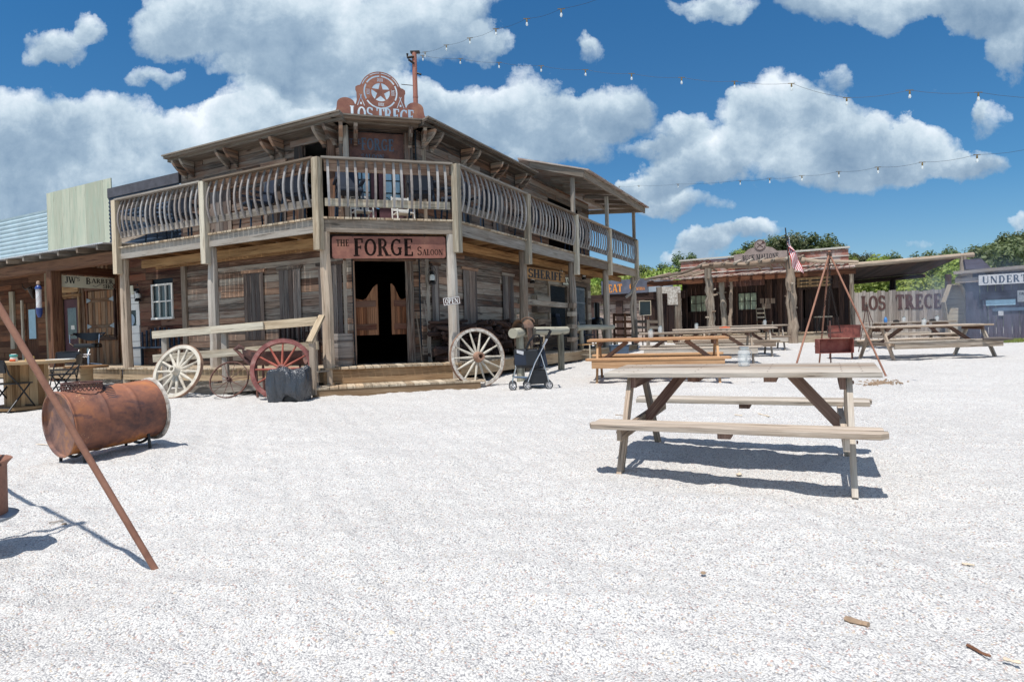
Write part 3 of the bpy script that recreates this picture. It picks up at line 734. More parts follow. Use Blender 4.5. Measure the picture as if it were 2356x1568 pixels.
# lower walls
mb = MB(FL @ Matrix.Translation((0, -PW, 0)))
winL = [(1.55, 2.3, 1.62, 2.86), (2.75, 3.5, 1.62, 2.86), (.3, 1.0, 1.62, 2.86)]
planks(mb, cf*.5, LW, DZ-.3, BZ-.02, [], .14, lmin=1.6, lmax=4)
mb.T = FF @ Matrix.Translation((0, -PW, 0)); dc = WF/2-.13
planks(mb, cf, WF-cf, DZ-.3, BZ-.02, [(dc-.52, dc+.52, DZ, DZ+2.05)], .17, lmin=.3, lmax=.8)
mb.T = FR @ Matrix.Translation((0, -PW, 0))
planks(mb, cf*.5, 5.5, DZ-.3, BZ-.02, [], .15, lmin=1.6, lmax=4)
sb(mb, 'lower_wall', 'w_grey')
mb = MB(FR @ Matrix.Translation((0, -PW, 0)))
planks(mb, 5.5, RW, DZ-.3, BZ-.02, [(6.5, 7.75, DZ+.75, DZ+1.9), (8.5, 9.45, DZ, DZ+2.0)], .24, lmin=2)
for i, z in enumerate((2.2, 1.9, 1.55, 1.2)): mb.beam((5.3, .1, z), (6.2, .1, z), .17, .17)
sb(mb, 'log_wall', 'w_log')
# upper walls
UW = 4.95
mb = MB(FL @ Matrix.Translation((0, -PW, 0))); planks(mb, cf*.5, LW, BZ+.02, EZ+.1, [(.75, 1.35, BZ, BZ+1.75)], .15)
mb.T = FF @ Matrix.Translation((0, -PW, 0)); planks(mb, cf, WF-cf, BZ+.02, EZ+.1, [(dc-.55, dc+.55, BZ+.02, BZ+1.9)], .15, lmin=.3, lmax=1)
mb.T = FR @ Matrix.Translation((0, -PW, 0)); planks(mb, cf*.5, UW, BZ+.02, EZ+.1, [], .15)
planks(mb, UW, RW, BZ+.02, BZ+2.15, [(6.6, 9.0, BZ+.05, BZ+1.75)], .15)
sb(mb, 'upper_wall', 'w_siding_up')
# back shell, floors and roof slabs close the building
pl0 = (A - nL*PW + uL*LW - nL*.05); pa = A - nL*(PW+.05) + uL*cf*.5; pb = B - nR*(PW+.05)+uR*cf*.5; pr0 = B - nR*(PW+.05) + uR*RW
pa = FF @ Vector((cf, -PW-.05, 0)); pb = FF @ Vector((WF-cf, -PW-.05, 0))
pk = pl0 - nL*7.5; pk2 = pr0 - nR*6.0; pm = B - nR*(PW+.05)+uR*UW
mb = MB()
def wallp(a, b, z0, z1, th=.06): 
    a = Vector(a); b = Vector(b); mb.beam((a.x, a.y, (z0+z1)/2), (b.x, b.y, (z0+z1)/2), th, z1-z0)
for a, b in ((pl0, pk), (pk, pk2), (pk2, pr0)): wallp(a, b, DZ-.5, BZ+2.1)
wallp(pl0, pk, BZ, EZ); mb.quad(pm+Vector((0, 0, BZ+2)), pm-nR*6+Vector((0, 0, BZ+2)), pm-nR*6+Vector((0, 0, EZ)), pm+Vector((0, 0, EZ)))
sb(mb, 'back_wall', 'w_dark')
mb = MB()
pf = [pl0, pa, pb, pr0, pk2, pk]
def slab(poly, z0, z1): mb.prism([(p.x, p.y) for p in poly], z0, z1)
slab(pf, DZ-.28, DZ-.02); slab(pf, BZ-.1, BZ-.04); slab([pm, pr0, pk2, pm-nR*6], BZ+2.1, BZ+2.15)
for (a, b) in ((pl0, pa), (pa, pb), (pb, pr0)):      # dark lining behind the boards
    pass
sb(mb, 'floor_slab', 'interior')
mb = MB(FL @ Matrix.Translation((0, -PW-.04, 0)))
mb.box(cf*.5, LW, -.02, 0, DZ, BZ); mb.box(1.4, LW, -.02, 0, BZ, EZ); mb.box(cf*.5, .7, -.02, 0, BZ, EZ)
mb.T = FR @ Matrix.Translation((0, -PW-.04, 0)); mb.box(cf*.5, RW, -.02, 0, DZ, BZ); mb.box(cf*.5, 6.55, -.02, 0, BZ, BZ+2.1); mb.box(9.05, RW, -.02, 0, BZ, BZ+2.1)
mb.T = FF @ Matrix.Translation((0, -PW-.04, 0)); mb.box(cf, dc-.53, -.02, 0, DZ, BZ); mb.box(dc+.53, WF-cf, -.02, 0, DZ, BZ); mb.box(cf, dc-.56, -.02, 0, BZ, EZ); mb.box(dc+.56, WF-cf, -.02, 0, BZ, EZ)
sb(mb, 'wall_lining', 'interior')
# eaves: flat planked soffit with fascia lip, brackets in pairs
EO = .42
mb = MB()
def eave(F, x0, x1, m0, m1, tz=EZ):
    """one side of the eave: trapezoid slab with mitres"""
    y0, y1 = -PW-.1, -PW+EO
    for z0, z1, ext in ((tz+.10, tz+.13, .05), (tz+.055, tz+.10, .0), (tz, tz+.055, -.1)):
        ye = y1+ext
        k0 = m0*(ye-y0); k1 = m1*(ye-y0)
        q = [(x0, y0), (x1, y0), (x1+k1, ye), (x0-k0, ye)]
        mb.hexa([F @ Vector((x, y, z0)) for x, y in q]+[F @ Vector((x, y, z1)) for x, y in q], long=0)
t8 = math.tan(math.radians(22.5))
eave(FF, cf*1.1, WF-cf*1.1, t8, t8); eave(FL, .5*cf-.02, LW, t8, 0); eave(FR, .5*cf-.02, UW+.05, t8, 0)
ev = sb(mb, 'eave', 'w_eave')
def bracket(F, x):
    for dx in (-.14, .14):
        mb = MB()
        for k in range(6):
            z1 = EZ-.0-k*.058; o0 = (EO-.06)*(1-(k/6)**1.6); o1 = (EO-.06)*(1-((k+1)/6)**1.6)
            q = [(-PW+.02, z1-.058), (-PW+max(o1, .05), z1-.058), (-PW+max(o0, .06), z1), (-PW+.02, z1)]
            c = [F @ Vector((x+dx-.036, y, z)) for y, z in q]+[F @ Vector((x+dx+.036, y, z)) for y, z in q]
            mb.hexa(c)
        sb(mb, 'eave_bracket', 'w_grey')
for x in (.62, 2.1, 3.5, 5.0): bracket(FL, x)
for x in (.5, 2.0, 3.35, 4.65): bracket(FR, x)
bracket(FF, cf+.16); bracket(FF, WF-cf-.16)
for F_, a, b_, o_, z0_, z1_ in ((FF, cf-.02, cf+.1, .05, BZ, EZ), (FF, WF-cf-.1, WF-cf+.02, .05, BZ, EZ), (FF, cf-.02, cf+.07, .05, DZ, BZ-.3), (FF, WF-cf-.07, WF-cf+.02, .05, DZ, BZ-.3), (FL, cf*.4, cf*.4+.1, .045, BZ, EZ), (FL, LW-.1, LW+.06, .05, DZ, BZ-.1)):
    mb = MB(F_ @ Matrix.Translation((0, -PW, 0))); mb.box(a, b_, 0, o_, z0_, z1_); sb(mb, 'corner_board', 'w_post')
mb = MB(); mb.prism([tuple((F @ Vector((x, y, 0)))[:2]) for F, x, y in ((FL, LW, -PW-.1), (FF, cf*1.1, -PW-.1), (FF, WF-cf*1.1, -PW-.1), (FR, UW, -PW-.1), (FR, UW, -PW-6), (FL, LW, -PW-7))], EZ+.06, EZ+.12)
sb(mb, 'roof', 'silver_roof')

# ground floor deck: planks, fascia; balcony floor
def deckside(F, x0, x1, z, m0, m1, depth, mbp, over=.045, th=.035, bh=.145):
    """planks running inward across one side, ends mitred at the chamfer"""
    x = x0-m0*0
    L0 = x0-t8*depth*0
    xx = x0
    while xx < x1-.01:
        xe = min(xx+bh, x1)
        d = depth
        if m0: d = min(d, (xx-x0+.07)/t8*1.0+over)
        if m1: d = min(d, (x1-xe+.07)/t8*1.0+over)
        d = max(d, .12)
        mbp.T = F
        mbp.box(xx+.007, xe-.009, -d, over, z-th, z)
        xx = xe
mb = MB(); deckside(FL, 0, 6.3, DZ, 0, 0, 1.05, mb); deckside(FR, 0, 12.15, DZ, 0, 0, 1.05, mb); deckside(FF, 0, WF, DZ, 1, 1, 1.05, mb)
# leave the chamfer overlaps a hair lower
sb(mb, 'porch_floor', 'w_deck')
mb = MB(FF); mb.box(-.02, WF+.02, -.04, .0, DZ-.3, DZ-.037); mb.T = FR; mb.box(.03, 12.1, -.04, 0, DZ-.27, DZ-.037); mb.T = FL; mb.box(.03, 6.2, -.04, 0, DZ-.27, DZ-.037)
mb.T = FF; mb.box(.05, WF-.05, -.5, -.46, .2, DZ-.04)
sb(mb, 'porch_rim', 'w_deck_edge')
mb = MB(); deckside(FL, 0, 6.35, BZ, 0, 0, 1.0, mb); deckside(FR, 0, 12.2, BZ, 0, 0, 1.0, mb, over=.045); deckside(FF, 0, WF, BZ+.001, 1, 1, 1.0, mb, over=.045)
mb.T = FR; 
xx = RW
while xx < 12.2: mb.box(xx+.01, xx+.14, -4.5, -1.0, BZ-.035, BZ); xx += .15
sb(mb, 'balcony_floor', 'w_deck')
mb = MB(FL); mb.box(.1, 3.1, -.05, 0, BZ-.27, BZ-.037); mb.box(3.1, 6.3, -.052, -.001, BZ-.27, BZ-.037)
mb.T = FF; mb.box(.06, WF-.06, -.05, 0, BZ-.27, BZ-.037)
mb.T = FR
for a in (0, 3.05, 6.1, 9.0): mb.box(a+.1, a+3.0, -.05, 0, BZ-.27, BZ-.037)
sb(mb, 'balcony_rim', 'w_rail')
mb = MB(FL)
for x in np.arange(.4, 6.2, .62): mb.box(x, x+.05, -1.0, -.06, BZ-.24, BZ-.04)
mb.box(.1, 6.3, -.62, -.57, BZ-.42, BZ-.245); mb.box(.1, 6.3, -.96, -.91, BZ-.42, BZ-.245)
mb.T = FR
for x in np.arange(.4, 12.0, .62): mb.box(x, x+.05, -1.0, -.06, BZ-.24, BZ-.04)
mb.box(.1, 12.1, -.62, -.57, BZ-.42, BZ-.245); mb.box(.1, 10, -.96, -.91, BZ-.42, BZ-.245)
for x in (11.0, 11.6): mb.box(x, x+.05, -4.4, -1.0, BZ-.24, BZ-.04)
mb.T = FF; mb.box(.3, WF-.3, -.5, -.45, BZ-.24, BZ-.04)
sb(mb, 'joist', 'w_tan')

# posts: rough hewn log below, squared lighter piece clipping fascia and rail above
LX = (0.0, 3.13, 6.2); RX = (0.0, 3.08, 6.15, 9.05, 12.08)
def postpair(F, x, top=RZ-.02, br=True, low=True, wl=.2):
    p = F @ Vector((x, -.12, 0)); g = gz(p.y)
    mb = MB(Matrix.Translation((p.x, p.y, 0)) @ Matrix.Rotation(math.atan2((F @ Vector((1, 0, 0))-F @ Vector((0, 0, 0))).y, (F @ Vector((1, 0, 0))-F @ Vector((0, 0, 0))).x)+RN.uniform(-.05, .05), 4, 'Z'))
    h = wl/2; o8 = h*.45; z0 = g-.2; z1 = BZ-.27; jj = [(RN.uniform(-.01, .01), RN.uniform(-.01, .01)) for _ in range(9)]
    prev = None; n = 8; rings = []
    for i in range(9):
        z = z0+(z1-z0)*i/8; s = 1.0-.08*i/8 if i < 7 else .84
        rings.append([(q[0]*s+jj[i][0], q[1]*s+jj[i][1], z) for q in ((-h, -o8), (-o8, -h), (o8, -h), (h, -o8), (h, o8), (o8, h), (-o8, h), (-h, o8))])
    pts = [q for r_ in rings for q in r_]; fs = []; us = []
    for i in range(8):
        for k in range(8):
            q = (k+1) % 8; fs.append((i*8+k, i*8+q, (i+1)*8+q, (i+1)*8+k)); zz = (z1-z0)/8
            us.append([(i*zz, k*.09), (i*zz, k*.09+.09), (i*zz+zz, k*.09+.09), (i*zz+zz, k*.09)])
    mb.add(pts, fs, us)
    sb(mb, 'porch_post', 'w_post')
    mb = MB(F)
    mb.box(x-.075, x+.075, -.03, .1, (BZ-.62 if low else BZ-.45)+RN.uniform(-.05, .05), top)
    sb(mb, 'balcony_post', 'w_pale', bevel=.006)
for x in LX: postpair(FL, x)
for x in RX[1:]: postpair(FR, x, low=x < 8)
postpair(FR, 0)
# railing bays
def curve_bal(h=.86, bend=.085, w=.044, t=.026):
    m = MB(); n = 7; R = []
    for i in range(n+1):
        q = i/n; z = h*q; y = bend*math.sin(min(1, q/.93)*PI)**.85-.02*(q > .9)
        R.append((z, y))
    pts = []; 
    for z, y in R: pts += [(-w/2, y, z), (w/2, y, z), (w/2, y+t, z), (-w/2, y+t, z)]
    fs = [(3, 2, 1, 0), (n*4, n*4+1, n*4+2, n*4+3)]; us = [[(0, 0)]*4, [(0, 0)]*4]
    for i in range(n):
        for k in range(4):
            q = (k+1) % 4; fs.append((i*4+k, i*4+q, i*4+4+q, i*4+4+k)); us.append([(R[i][0], k*.04), (R[i][0], k*.04+.04), (R[i+1][0], k*.04+.04), (R[i+1][0], k*.04)])
    m.add(pts, fs, us, (.5, .3, .5)); return m
bal_meshes = []
for i in range(6):
    m = curve_bal(bend=RN.uniform(.07, .105)); m.t = [(RN.random(), RN.random(), RN.random())]*len(m.t)
    me = m.mesh('baluster'); me.materials.append(MATS['w_bal']); bal_meshes.append(me)
def bay(F, x0, x1, nb, gap_low=.2):
    a = x0+.1; b = x1-.1
    mb = MB(F); mb.box(a-.05, b+.05, -.07, .10, RZ-.035, RZ)
    rt = sb(mb, 'balcony_railing', 'w_rail')
    mb = MB(F); mb.box(a, b, -.045, -.008, RZ-.24, RZ-.04); bw(mb, 'apron_board', 'w_grey', rt, sal)
    mb = MB(F); mb.box(a, b, -.03, .008, BZ+gap_low, BZ+gap_low+.14); bw(mb, 'bottom_rail', 'w_pale' if F is FF else 'w_rail', rt, sal)
    for i in range(nb):
        x = a+(b-a)*(i+.5)/nb+RN.uniform(-.012, .012)
        o = bpy.data.objects.new('baluster', RN.choice(bal_meshes)); COL.objects.link(o); o.parent = rt
        u = (F @ Vector((1, 0, 0))-F @ Vector((0, 0, 0))); nn = (F @ Vector((0, 1, 0))-F @ Vector((0, 0, 0)))
        M = frame(F @ Vector((x, .0 if F is FF else -.002, BZ+gap_low-.005)), u, nn)
        if M.to_3x3().determinant() < 0: M = frame(F @ Vector((x, .0, BZ+gap_low-.005)), -u, nn)
        o.matrix_world = Matrix.Translation(-Vector(sal.location)) @ M @ Matrix.Rotation(RN.uniform(-.02, .02), 4, 'Y')
    return rt
bay(FL, 0, LX[1], 15); bay(FL, LX[1], LX[2], 17); bay(FF, 0, WF, 14)
bay(FR, 0, RX[1], 15); bay(FR, RX[1], RX[2], 15); bay(FR, RX[2], RX[3], 14); bay(FR, RX[3], RX[4], 15)

# door opening, saloon doors
D0 = FF @ Matrix.Translation((dc, -PW, 0))
mb = MB(D0)
mb.box(-.64, -.50, -.02, .05, DZ, DZ+2.06); mb.box(.5, .66, -.02, .05, DZ, DZ+2.06); mb.box(-.72, .72, -.02, .055, DZ+2.062, DZ+2.25)
dfm = sb(mb, 'door_frame', 'w_grey')
def swing(sx, ang):
    w = .46
    M = D0 @ Matrix.Translation((sx*.49, -.02, DZ+.58)) @ Matrix.Rotation(ang, 4, 'Z')
    mb = MB(M); nb = 6
    for i in range(nb):
        a = i*w/nb; b_ = a+w/nb-.004; q0 = i/nb; q1 = (i+1)/nb
        def top(q): return 0.74+.24*(.5-.5*math.cos(PI*max(0, min(1, (q-.35)/.6))))-.04*math.sin(q*PI*1.2)
        x0, x1 = (-a, -b_) if sx > 0 else (a, b_)
        c = [(x0, 0, 0), (x1, 0, 0), (x1, .03, 0), (x0, .03, 0)]
        mb.hexa(c+[(x0, 0, top(q0)), (x1, 0, top(q1)), (x1, .03, top(q1)), (x0, .03, top(q0))], long=2)
    d = sb(mb, 'swing_door', 'w_swing')
    mb = MB(M)
    for z in (.1, .56): mb.box(-(w-.04) if sx > 0 else .0, 0 if sx > 0 else w-.04, .03, .045, z, z+.12)
    bw(mb, 'cross_band', 'w_red', d, sal)
swing(-1, math.radians(22)); swing(1, math.radians(-46))
# boarded shutters: (frame, x0, x1, z0, z1)
def shutter(F, x0, x1, z0, z1, mat='w_shutter'):
    mb = MB(F @ Matrix.Translation((0, -PW+.012, 0))); planks(mb, x0, x1, z0, z1, bh=.13, th=.0, y=.02, vert=True, lmin=3, lmax=4, jit=.005); 
    o = sb(mb, 'window_shutter', mat)
    mb = MB(F @ Matrix.Translation((0, -PW+.012, 0))); mb.box(x0-.05, x1+.05, 0, .04, z1+.003, z1+.07); bw(mb, 'lintel', 'w_grey', o, sal)
for x0, x1 in ((.42, 1.05), (1.55, 2.18), (2.65, 3.28)): shutter(FL, x0, x1, DZ+.55, DZ+2.0)
for x0, x1 in ((.52, .80), (1.75, 2.35), (3.6, 4.2)): shutter(FR, x0, x1, DZ+.75, DZ+2.0)
shutter(FL, 1.9, 2.55, BZ+.25, BZ+1.5); shutter(FL, 3.6, 4.3, BZ+.2, BZ+1.35); shutter(FR, 1.6, 2.2, BZ+.3, BZ+1.4); shutter(FR, 3.2, 3.8, BZ+.3, BZ+1.4)
mb = MB(FL @ Matrix.Translation((0, -PW, 0))); mb.box(.5, .7, .0, .05, BZ+.1, BZ+1.75); mb.box(1.36, 1.6, .0, .05, BZ+.1, BZ+1.75); mb.box(.45, 1.7, 0, .05, BZ+1.76, BZ+1.88); sb(mb, 'balcony_window_frame', 'w_siding_up')
# balcony door with windows and the name board above it
U0 = FF @ Matrix.Translation((dc, -PW, 0))
mb = MB(U0); mb.box(-.72, -.56, 0, .06, BZ, BZ+1.92); mb.box(.56, .72, 0, .06, BZ, BZ+1.92); mb.box(-.8, .78, 0, .07, BZ+1.922, BZ+2.04); sb(mb, 'balcony_door_frame', 'w_siding_up')
mb = MB(U0); mb.box(-.55, -.03, -.06, -.02, BZ+.02, BZ+1.3); mb.box(.03, .55, -.06, -.02, BZ+.02, BZ+1.3); bd = sb(mb, 'balcony_door', 'door_maroon')
mb = MB(U0)
for s in (-1, 1):
    mb.box(s*.3-.16, s*.3+.16, -.018, -.012, BZ+.45, BZ+1.2)
bw(mb, 'door_pane', 'light_blue', bd, sal)
mb = MB(U0)
for s in (-1, 1):
    for x in (-.16, -.0, .16): mb.box(s*.3+x-.012, s*.3+x+.012, -.01, 0, BZ+.45, BZ+1.2)
    for z in (.45, .7, .95, 1.2): mb.box(s*.3-.16, s*.3+.16, -.012, -.001, BZ+z-.012, BZ+z+.012)
    for q in range(3):
        cx = s*.3+(-.13+.13*q)
        mb.tube([(cx+.06*math.cos(t)*(1-t/8), .012, BZ+.55+.07*math.sin(t)*(1-t/8)) for t in np.arange(0, 6, .6)], .008, 5)
bw(mb, 'iron_scroll', 'black_metal', bd, sal)
mb = MB(U0); mb.box(-.55, .55, -.05, -.01, BZ+1.34, BZ+1.9); nb_ = sb(mb, 'name_board', 'rust_dark')
def to_view(F, sgn=1):
    """lettering frame on a wall frame: x to the viewer's right, y up, z outward"""
    o = F @ Vector((0, 0, 0)); n = (F @ Vector((0, 1, 0))-o).normalized(); r = Vector((-n.y, n.x, 0))
    return face_frame(o, r, (0, 0, 1), n)
T = to_view(U0); mb = MB(T); text(mb, 'FORGE', -.3, BZ+1.55, .24, -.009, .004, wx=.75); text(mb, 'THE', -.52, BZ+1.66, .1, -.009, .004); text(mb, 'SALOON', -.3, BZ+1.37, .1, -.009, .004)
bw(mb, 'lettering', 'blue_grey', nb_, sal)
# WELCOME board over the entrance
T = to_view(D0); mb = MB(T); text(mb, 'WELCOME', -.5, DZ+2.31, .105, .032, .004, serif=False, wx=1.15, bold=.8)
for dx in (-.07, .07): mb.beam((.6+dx, DZ+2.3, .035), (.6-dx*.2, DZ+2.43, .035), .012, .004, up=(0, 0, 1))
mb.box(.56, .64, DZ+2.315, DZ+2.33, .033, .038)
wb = MB(D0); wb.box(-.62, .72, .0, .03, DZ+2.28, DZ+2.47); o = sb(wb, 'welcome_board', 'w_grey'); bw(mb, 'lettering', 'letter_white', o, sal)
# sheriff's office: bars, frames
S0 = FR @ Matrix.Translation((0, -PW, 0))
mb = MB(S0); mb.box(6.4, 6.49, 0, .05, DZ+.7, DZ+1.95); mb.box(7.76, 7.86, 0, .05, DZ+.7, DZ+1.95); mb.box(6.35, 7.9, 0, .055, DZ+1.952, DZ+2.08); mb.box(6.35, 7.9, 0, .07, DZ+.6, DZ+.69); sb(mb, 'cell_window_frame', 'w_log')
mb = MB(S0)
for x in np.arange(6.56, 7.72, .085): mb.tube([(x, .0, DZ+.74), (x, .0, DZ+1.92)], .012, 6)
for z in (.95, 1.5): mb.box(6.5, 7.75, -.012, .0, DZ+z, DZ+z+.03)
sb(mb, 'window_bars', 'black_metal')
mb = MB(S0)
for x in np.arange(8.55, 9.42, .1): mb.tube([(x, .0, DZ+.03), (x, .0, DZ+1.97)], .013, 6)
for z in (.1, .8, 1.45, 1.9): mb.box(8.5, 9.45, -.015, .0, DZ+z, DZ+z+.04)
sb(mb, 'cell_door', 'galv')
mb = MB(S0); mb.box(8.38, 8.49, 0, .05, DZ, DZ+2.0); mb.box(9.46, 9.58, 0, .05, DZ, DZ+2.0); mb.box(8.35, 9.6, 0, .055, DZ+2.002, DZ+2.12); sb(mb, 'cell_door_frame', 'w_log')
# long rail beam and stacked beam ends by the third post
mb = MB(FR); mb.beam((3.1, -.25, 2.02), (5.95, -.2, 1.98), .13, .13); mb.beam((5.85, -.05, 1.98), (6.08, -.05, 1.98), .16, .14)
for i, z in enumerate((1.68, 1.34, .98)): mb.box(5.72-i*.02, 6.06, -.12, .03, z, z+.12)
sb(mb, 'beam_stub', 'w_log')
# flat metal porch roof over the right end of the balcony
mb = MB(FR); RH = 5.76
def rr(x, y): return RH+.16*(-y)/1.0*.6
x0, x1 = 5.0, 12.55
mb.hexa([(x0-.1, -PW-.1, 5.96), (x1, -PW-2.9, 6.1), (x1, .42, RH-.03), (6.25, .42, RH-.03), (x0-.1, -PW-.1, 6.0), (x1, -PW-2.9, 6.14), (x1, .42, RH+.01), (6.25, .42, RH+.01)])
sb(mb, 'porch_roof', 'rust_roof')
mb = MB(FR); mb.beam((6.2, .28, RH-.13), (12.4, .28, RH-.13), .06, .2); mb.beam((5.2, -.9, 5.85), (6.2, .28, RH-.13), .06, .18); mb.beam((12.3, .25, RH-.13), (12.3, -3.4, 5.9), .06, .16)
for x in np.arange(7.0, 12.4, .95): mb.beam((x, .2, RH-.11), (x, -1.05, 5.85), .05, .12)
mb.beam((9.8, -1.1, 5.8), (12.3, -1.1, 5.8), .06, .12)
sb(mb, 'roof_beam', 'w_rail')
for x, y in ((6.15, .02), (9.05, .02), (12.05, .02), (12.05, -3.2)):
    mb = MB(FR); mb.box(x-.05, x+.05, y-.1, y, BZ+(1.05 if y > 0 else 0), RH-.2); sb(mb, 'roof_post', 'w_post')
mb = MB(FR); 
for x in (6.9, 7.9): mb.lathe([(0, 0), (.03, .02), (.035, .05), (.02, .09), (0, .1)], 8, (x, -PW-.25, BZ+1.55))
sb(mb, 'lit_bulb', 'bulb_lit')
# steps in front of the entrance
S1 = FF
mb = MB(FF); xx = -.2
while xx < WF+.25: mb.box(xx, xx+.138, .0, .66, DZ-.34, DZ-.305); xx += .145
stp = sb(mb, 'front_step', 'w_deck')
mb = MB(FF); mb.box(-.2, WF+.25, .61, .65, DZ-.55, DZ-.342); mb.box(WF+.2, WF+.24, .0, .61, DZ-.55, DZ-.342); mb.box(-.2, -.16, .0, .61, DZ-.55, DZ-.342); bw(mb, 'riser', 'w_deck_edge', stp, sal)

mb = MB(FF); mb.box(.1, WF-.1, -.26, -.2, BZ-.72, BZ-.27); sb(mb, 'added_dark_backing', 'w_dark')  # added dark board in place of the shaded zone behind the cut-out letters
# ---- signs on and by the saloon
F2 = FF @ Matrix.Translation((WF/2, 0, 0)); T = to_view(F2)
c0 = T @ Vector((0, 0, 0))
def rrect(w, h, r, n=5):
    p = []
    for cx, cy, a in ((w/2-r, h/2-r, 0), (-w/2+r, h/2-r, 90), (-w/2+r, -h/2+r, 180), (w/2-r, -h/2+r, 270)):
        p += [(cx+r*math.cos(math.radians(a+90*i/n)), cy+r*math.sin(math.radians(a+90*i/n))) for i in range(n+1)]
    return p
ctr = T @ Vector((-.0, 2.93, -.06))
sg = thing('saloon_sign', 'rust red cut-out metal sign reading The Forge Saloon hung over the entrance', 'sign', ctr)
M = face_frame((0, 0, 0), T.to_3x3() @ Vector((1, .012, 0)), (0, 0, 1), T.to_3x3() @ Vector((0, 0, 1)))
mb = MB(M); mb.prism(rrect(2.1, .41, .05), -.004, .004)
pl = mb.build('sign_plate', 'rust_sign', sg, loc=(0, 0, 0))
mb = MB(M); text(mb, 'THE', -.98, .02, .125, -.03, .06, wx=.85); text(mb, 'FORGE', -.68, -.165, .33, -.03, .06, wx=.93, bold=1.05); text(mb, 'S', .5, -.15, .165, -.03, .06, wx=.9); text(mb, 'ALOON', .6, -.15, .115, -.03, .06, wx=.9)
cut(pl, mb)
mb = MB(M)
for x in (-.68, .65): mb.tube([(x, .19, 0), (x, .25, 0)], .006, 5); mb.tube([(x+.025*math.cos(a), .22+.025*math.sin(a), 0) for a in np.arange(0, 6.3, .7)], .005, 4)
mb.build('hanger', 'chain_dark', sg, loc=(0, 0, 0))
# rooftop plate
rs = thing('rooftop_sign', 'rust red scalloped rooftop plate with a star ring and the words Los Trece', 'sign', FF @ Vector((WF/2, -PW+.08, EZ+.13)))
CYR = .585; RR_ = .415
def top_outline():
    half = [(1.25, -.2), (1.25, -.02), (1.1, .06), (.96, .1), (.885, .17), (.87, .24)]
    for a in np.arange(0, 176, 17.5): half.append((.69+.175*math.cos(math.radians(a)), .30+.13*math.sin(math.radians(a))))
    half += [(.5, .31), (.475, .4), (.48, .55), (.5, .6), (.495, .66), (.45, .69), (.41, .70)]
    for a in np.arange(20, 91, 10): half.append((RR_*math.cos(math.radians(a)), CYR+RR_*math.sin(math.radians(a))))
    h2 = [(-x, y) for x, y in half[::-1] if x > .02]
    return half+h2
rs.location = FF @ Vector((WF/2, -PW-.12, 5.645))
M = face_frame((0, 0, 0), T.to_3x3() @ Vector((1, 0, 0)), (0, 0, 1), T.to_3x3() @ Vector((0, 0, 1)))
M = M @ Matrix.Translation((-.0, .0, 0))
mb = MB(M); mb.prism(top_outline(), -.004, .004)
pl = mb.build('sign_plate', 'rust_sign', rs, loc=(0, 0, 0))
mb = MB(M); z0, z1 = -.03, .03; cy = CYR
def arcseg(r0, r1, a0, a1, cx=0, cy_=cy):
    m = max(3, int(abs(a1-a0)/12)); P_ = []
    for i in range(m+1): a = math.radians(a0+(a1-a0)*i/m); P_.append((cx+r1*math.cos(a), cy_+r1*math.sin(a)))
    for i in range(m, -1, -1): a = math.radians(a0+(a1-a0)*i/m); P_.append((cx+r0*math.cos(a), cy_+r0*math.sin(a)))
    mb.prism(P_, z0, z1)
for k in range(6): arcseg(.31, .34, 33+k*60, 87+k*60)
for k in range(4): arcseg(.38, .395, 22+k*35, 53+k*35)
for k in range(5):
    a = 90+72*k; b_ = a+36; r = .185; tip = .18; inn = .072
    P_ = [(tip*math.cos(math.radians(a+3)), cy+tip*math.sin(math.radians(a+3)))]
    P_ += [(r*math.cos(math.radians(a+4+64*i/5)), cy+r*math.sin(math.radians(a+4+64*i/5))) for i in range(6)]
    P_ += [(inn*math.cos(math.radians(b_)), cy+inn*math.sin(math.radians(b_)))]
    mb.prism(P_, z0, z1)
T0 = mb.T
for k, s in enumerate(('XIII', 'XIII', 'XIII', 'XIII')):
    mb.T = T0 @ Matrix.Translation((0, cy, 0)) @ Matrix.Rotation(-k*PI/2, 4, 'Z') @ Matrix.Translation((0, .212, 0))
    x = -.062
    for i, c in enumerate(s): 
        if c == 'X': mb.beam((x, 0, 0), (x+.04, .07, 0), .011, .06, up=(0, 0, 1)); mb.beam((x+.04, 0, 0), (x, .07, 0), .011, .0602, up=(0, 0, 1)); x += .05
        else: mb.box(x, x+.011, 0, .07, z0, z1); x += .024
mb.T = T0
for s in (-1, 1):
    cx = s*.395
    for d in (-1, 1): mb.beam((cx+d*.07, .29, 0), (cx-d*.02, .52, 0), .012, .06+.001*d, up=(0, 0, 1))
    mb.box(cx-.018, cx+.018, .315, .36, z0, z1)
text(mb, 'LOS', -.62, .0, .27, -.03, .06, wx=.84, bold=1.15); text(mb, 'TRECE', -.1, .0, .27, -.03, .06, wx=.86, sp=.93, bold=1.15)
cut(pl, mb)
mb = MB(M)
for x in (-.78, .78): mb.beam((x, -.1, -.01), (x, .3, -.01), .03, .02); mb.beam((x, .25, -.02), (x, -.05, -.4), .025, .025, up=(1, 0, 0))
mb.build('brace', 'rust_dark', rs, loc=(0, 0, 0))
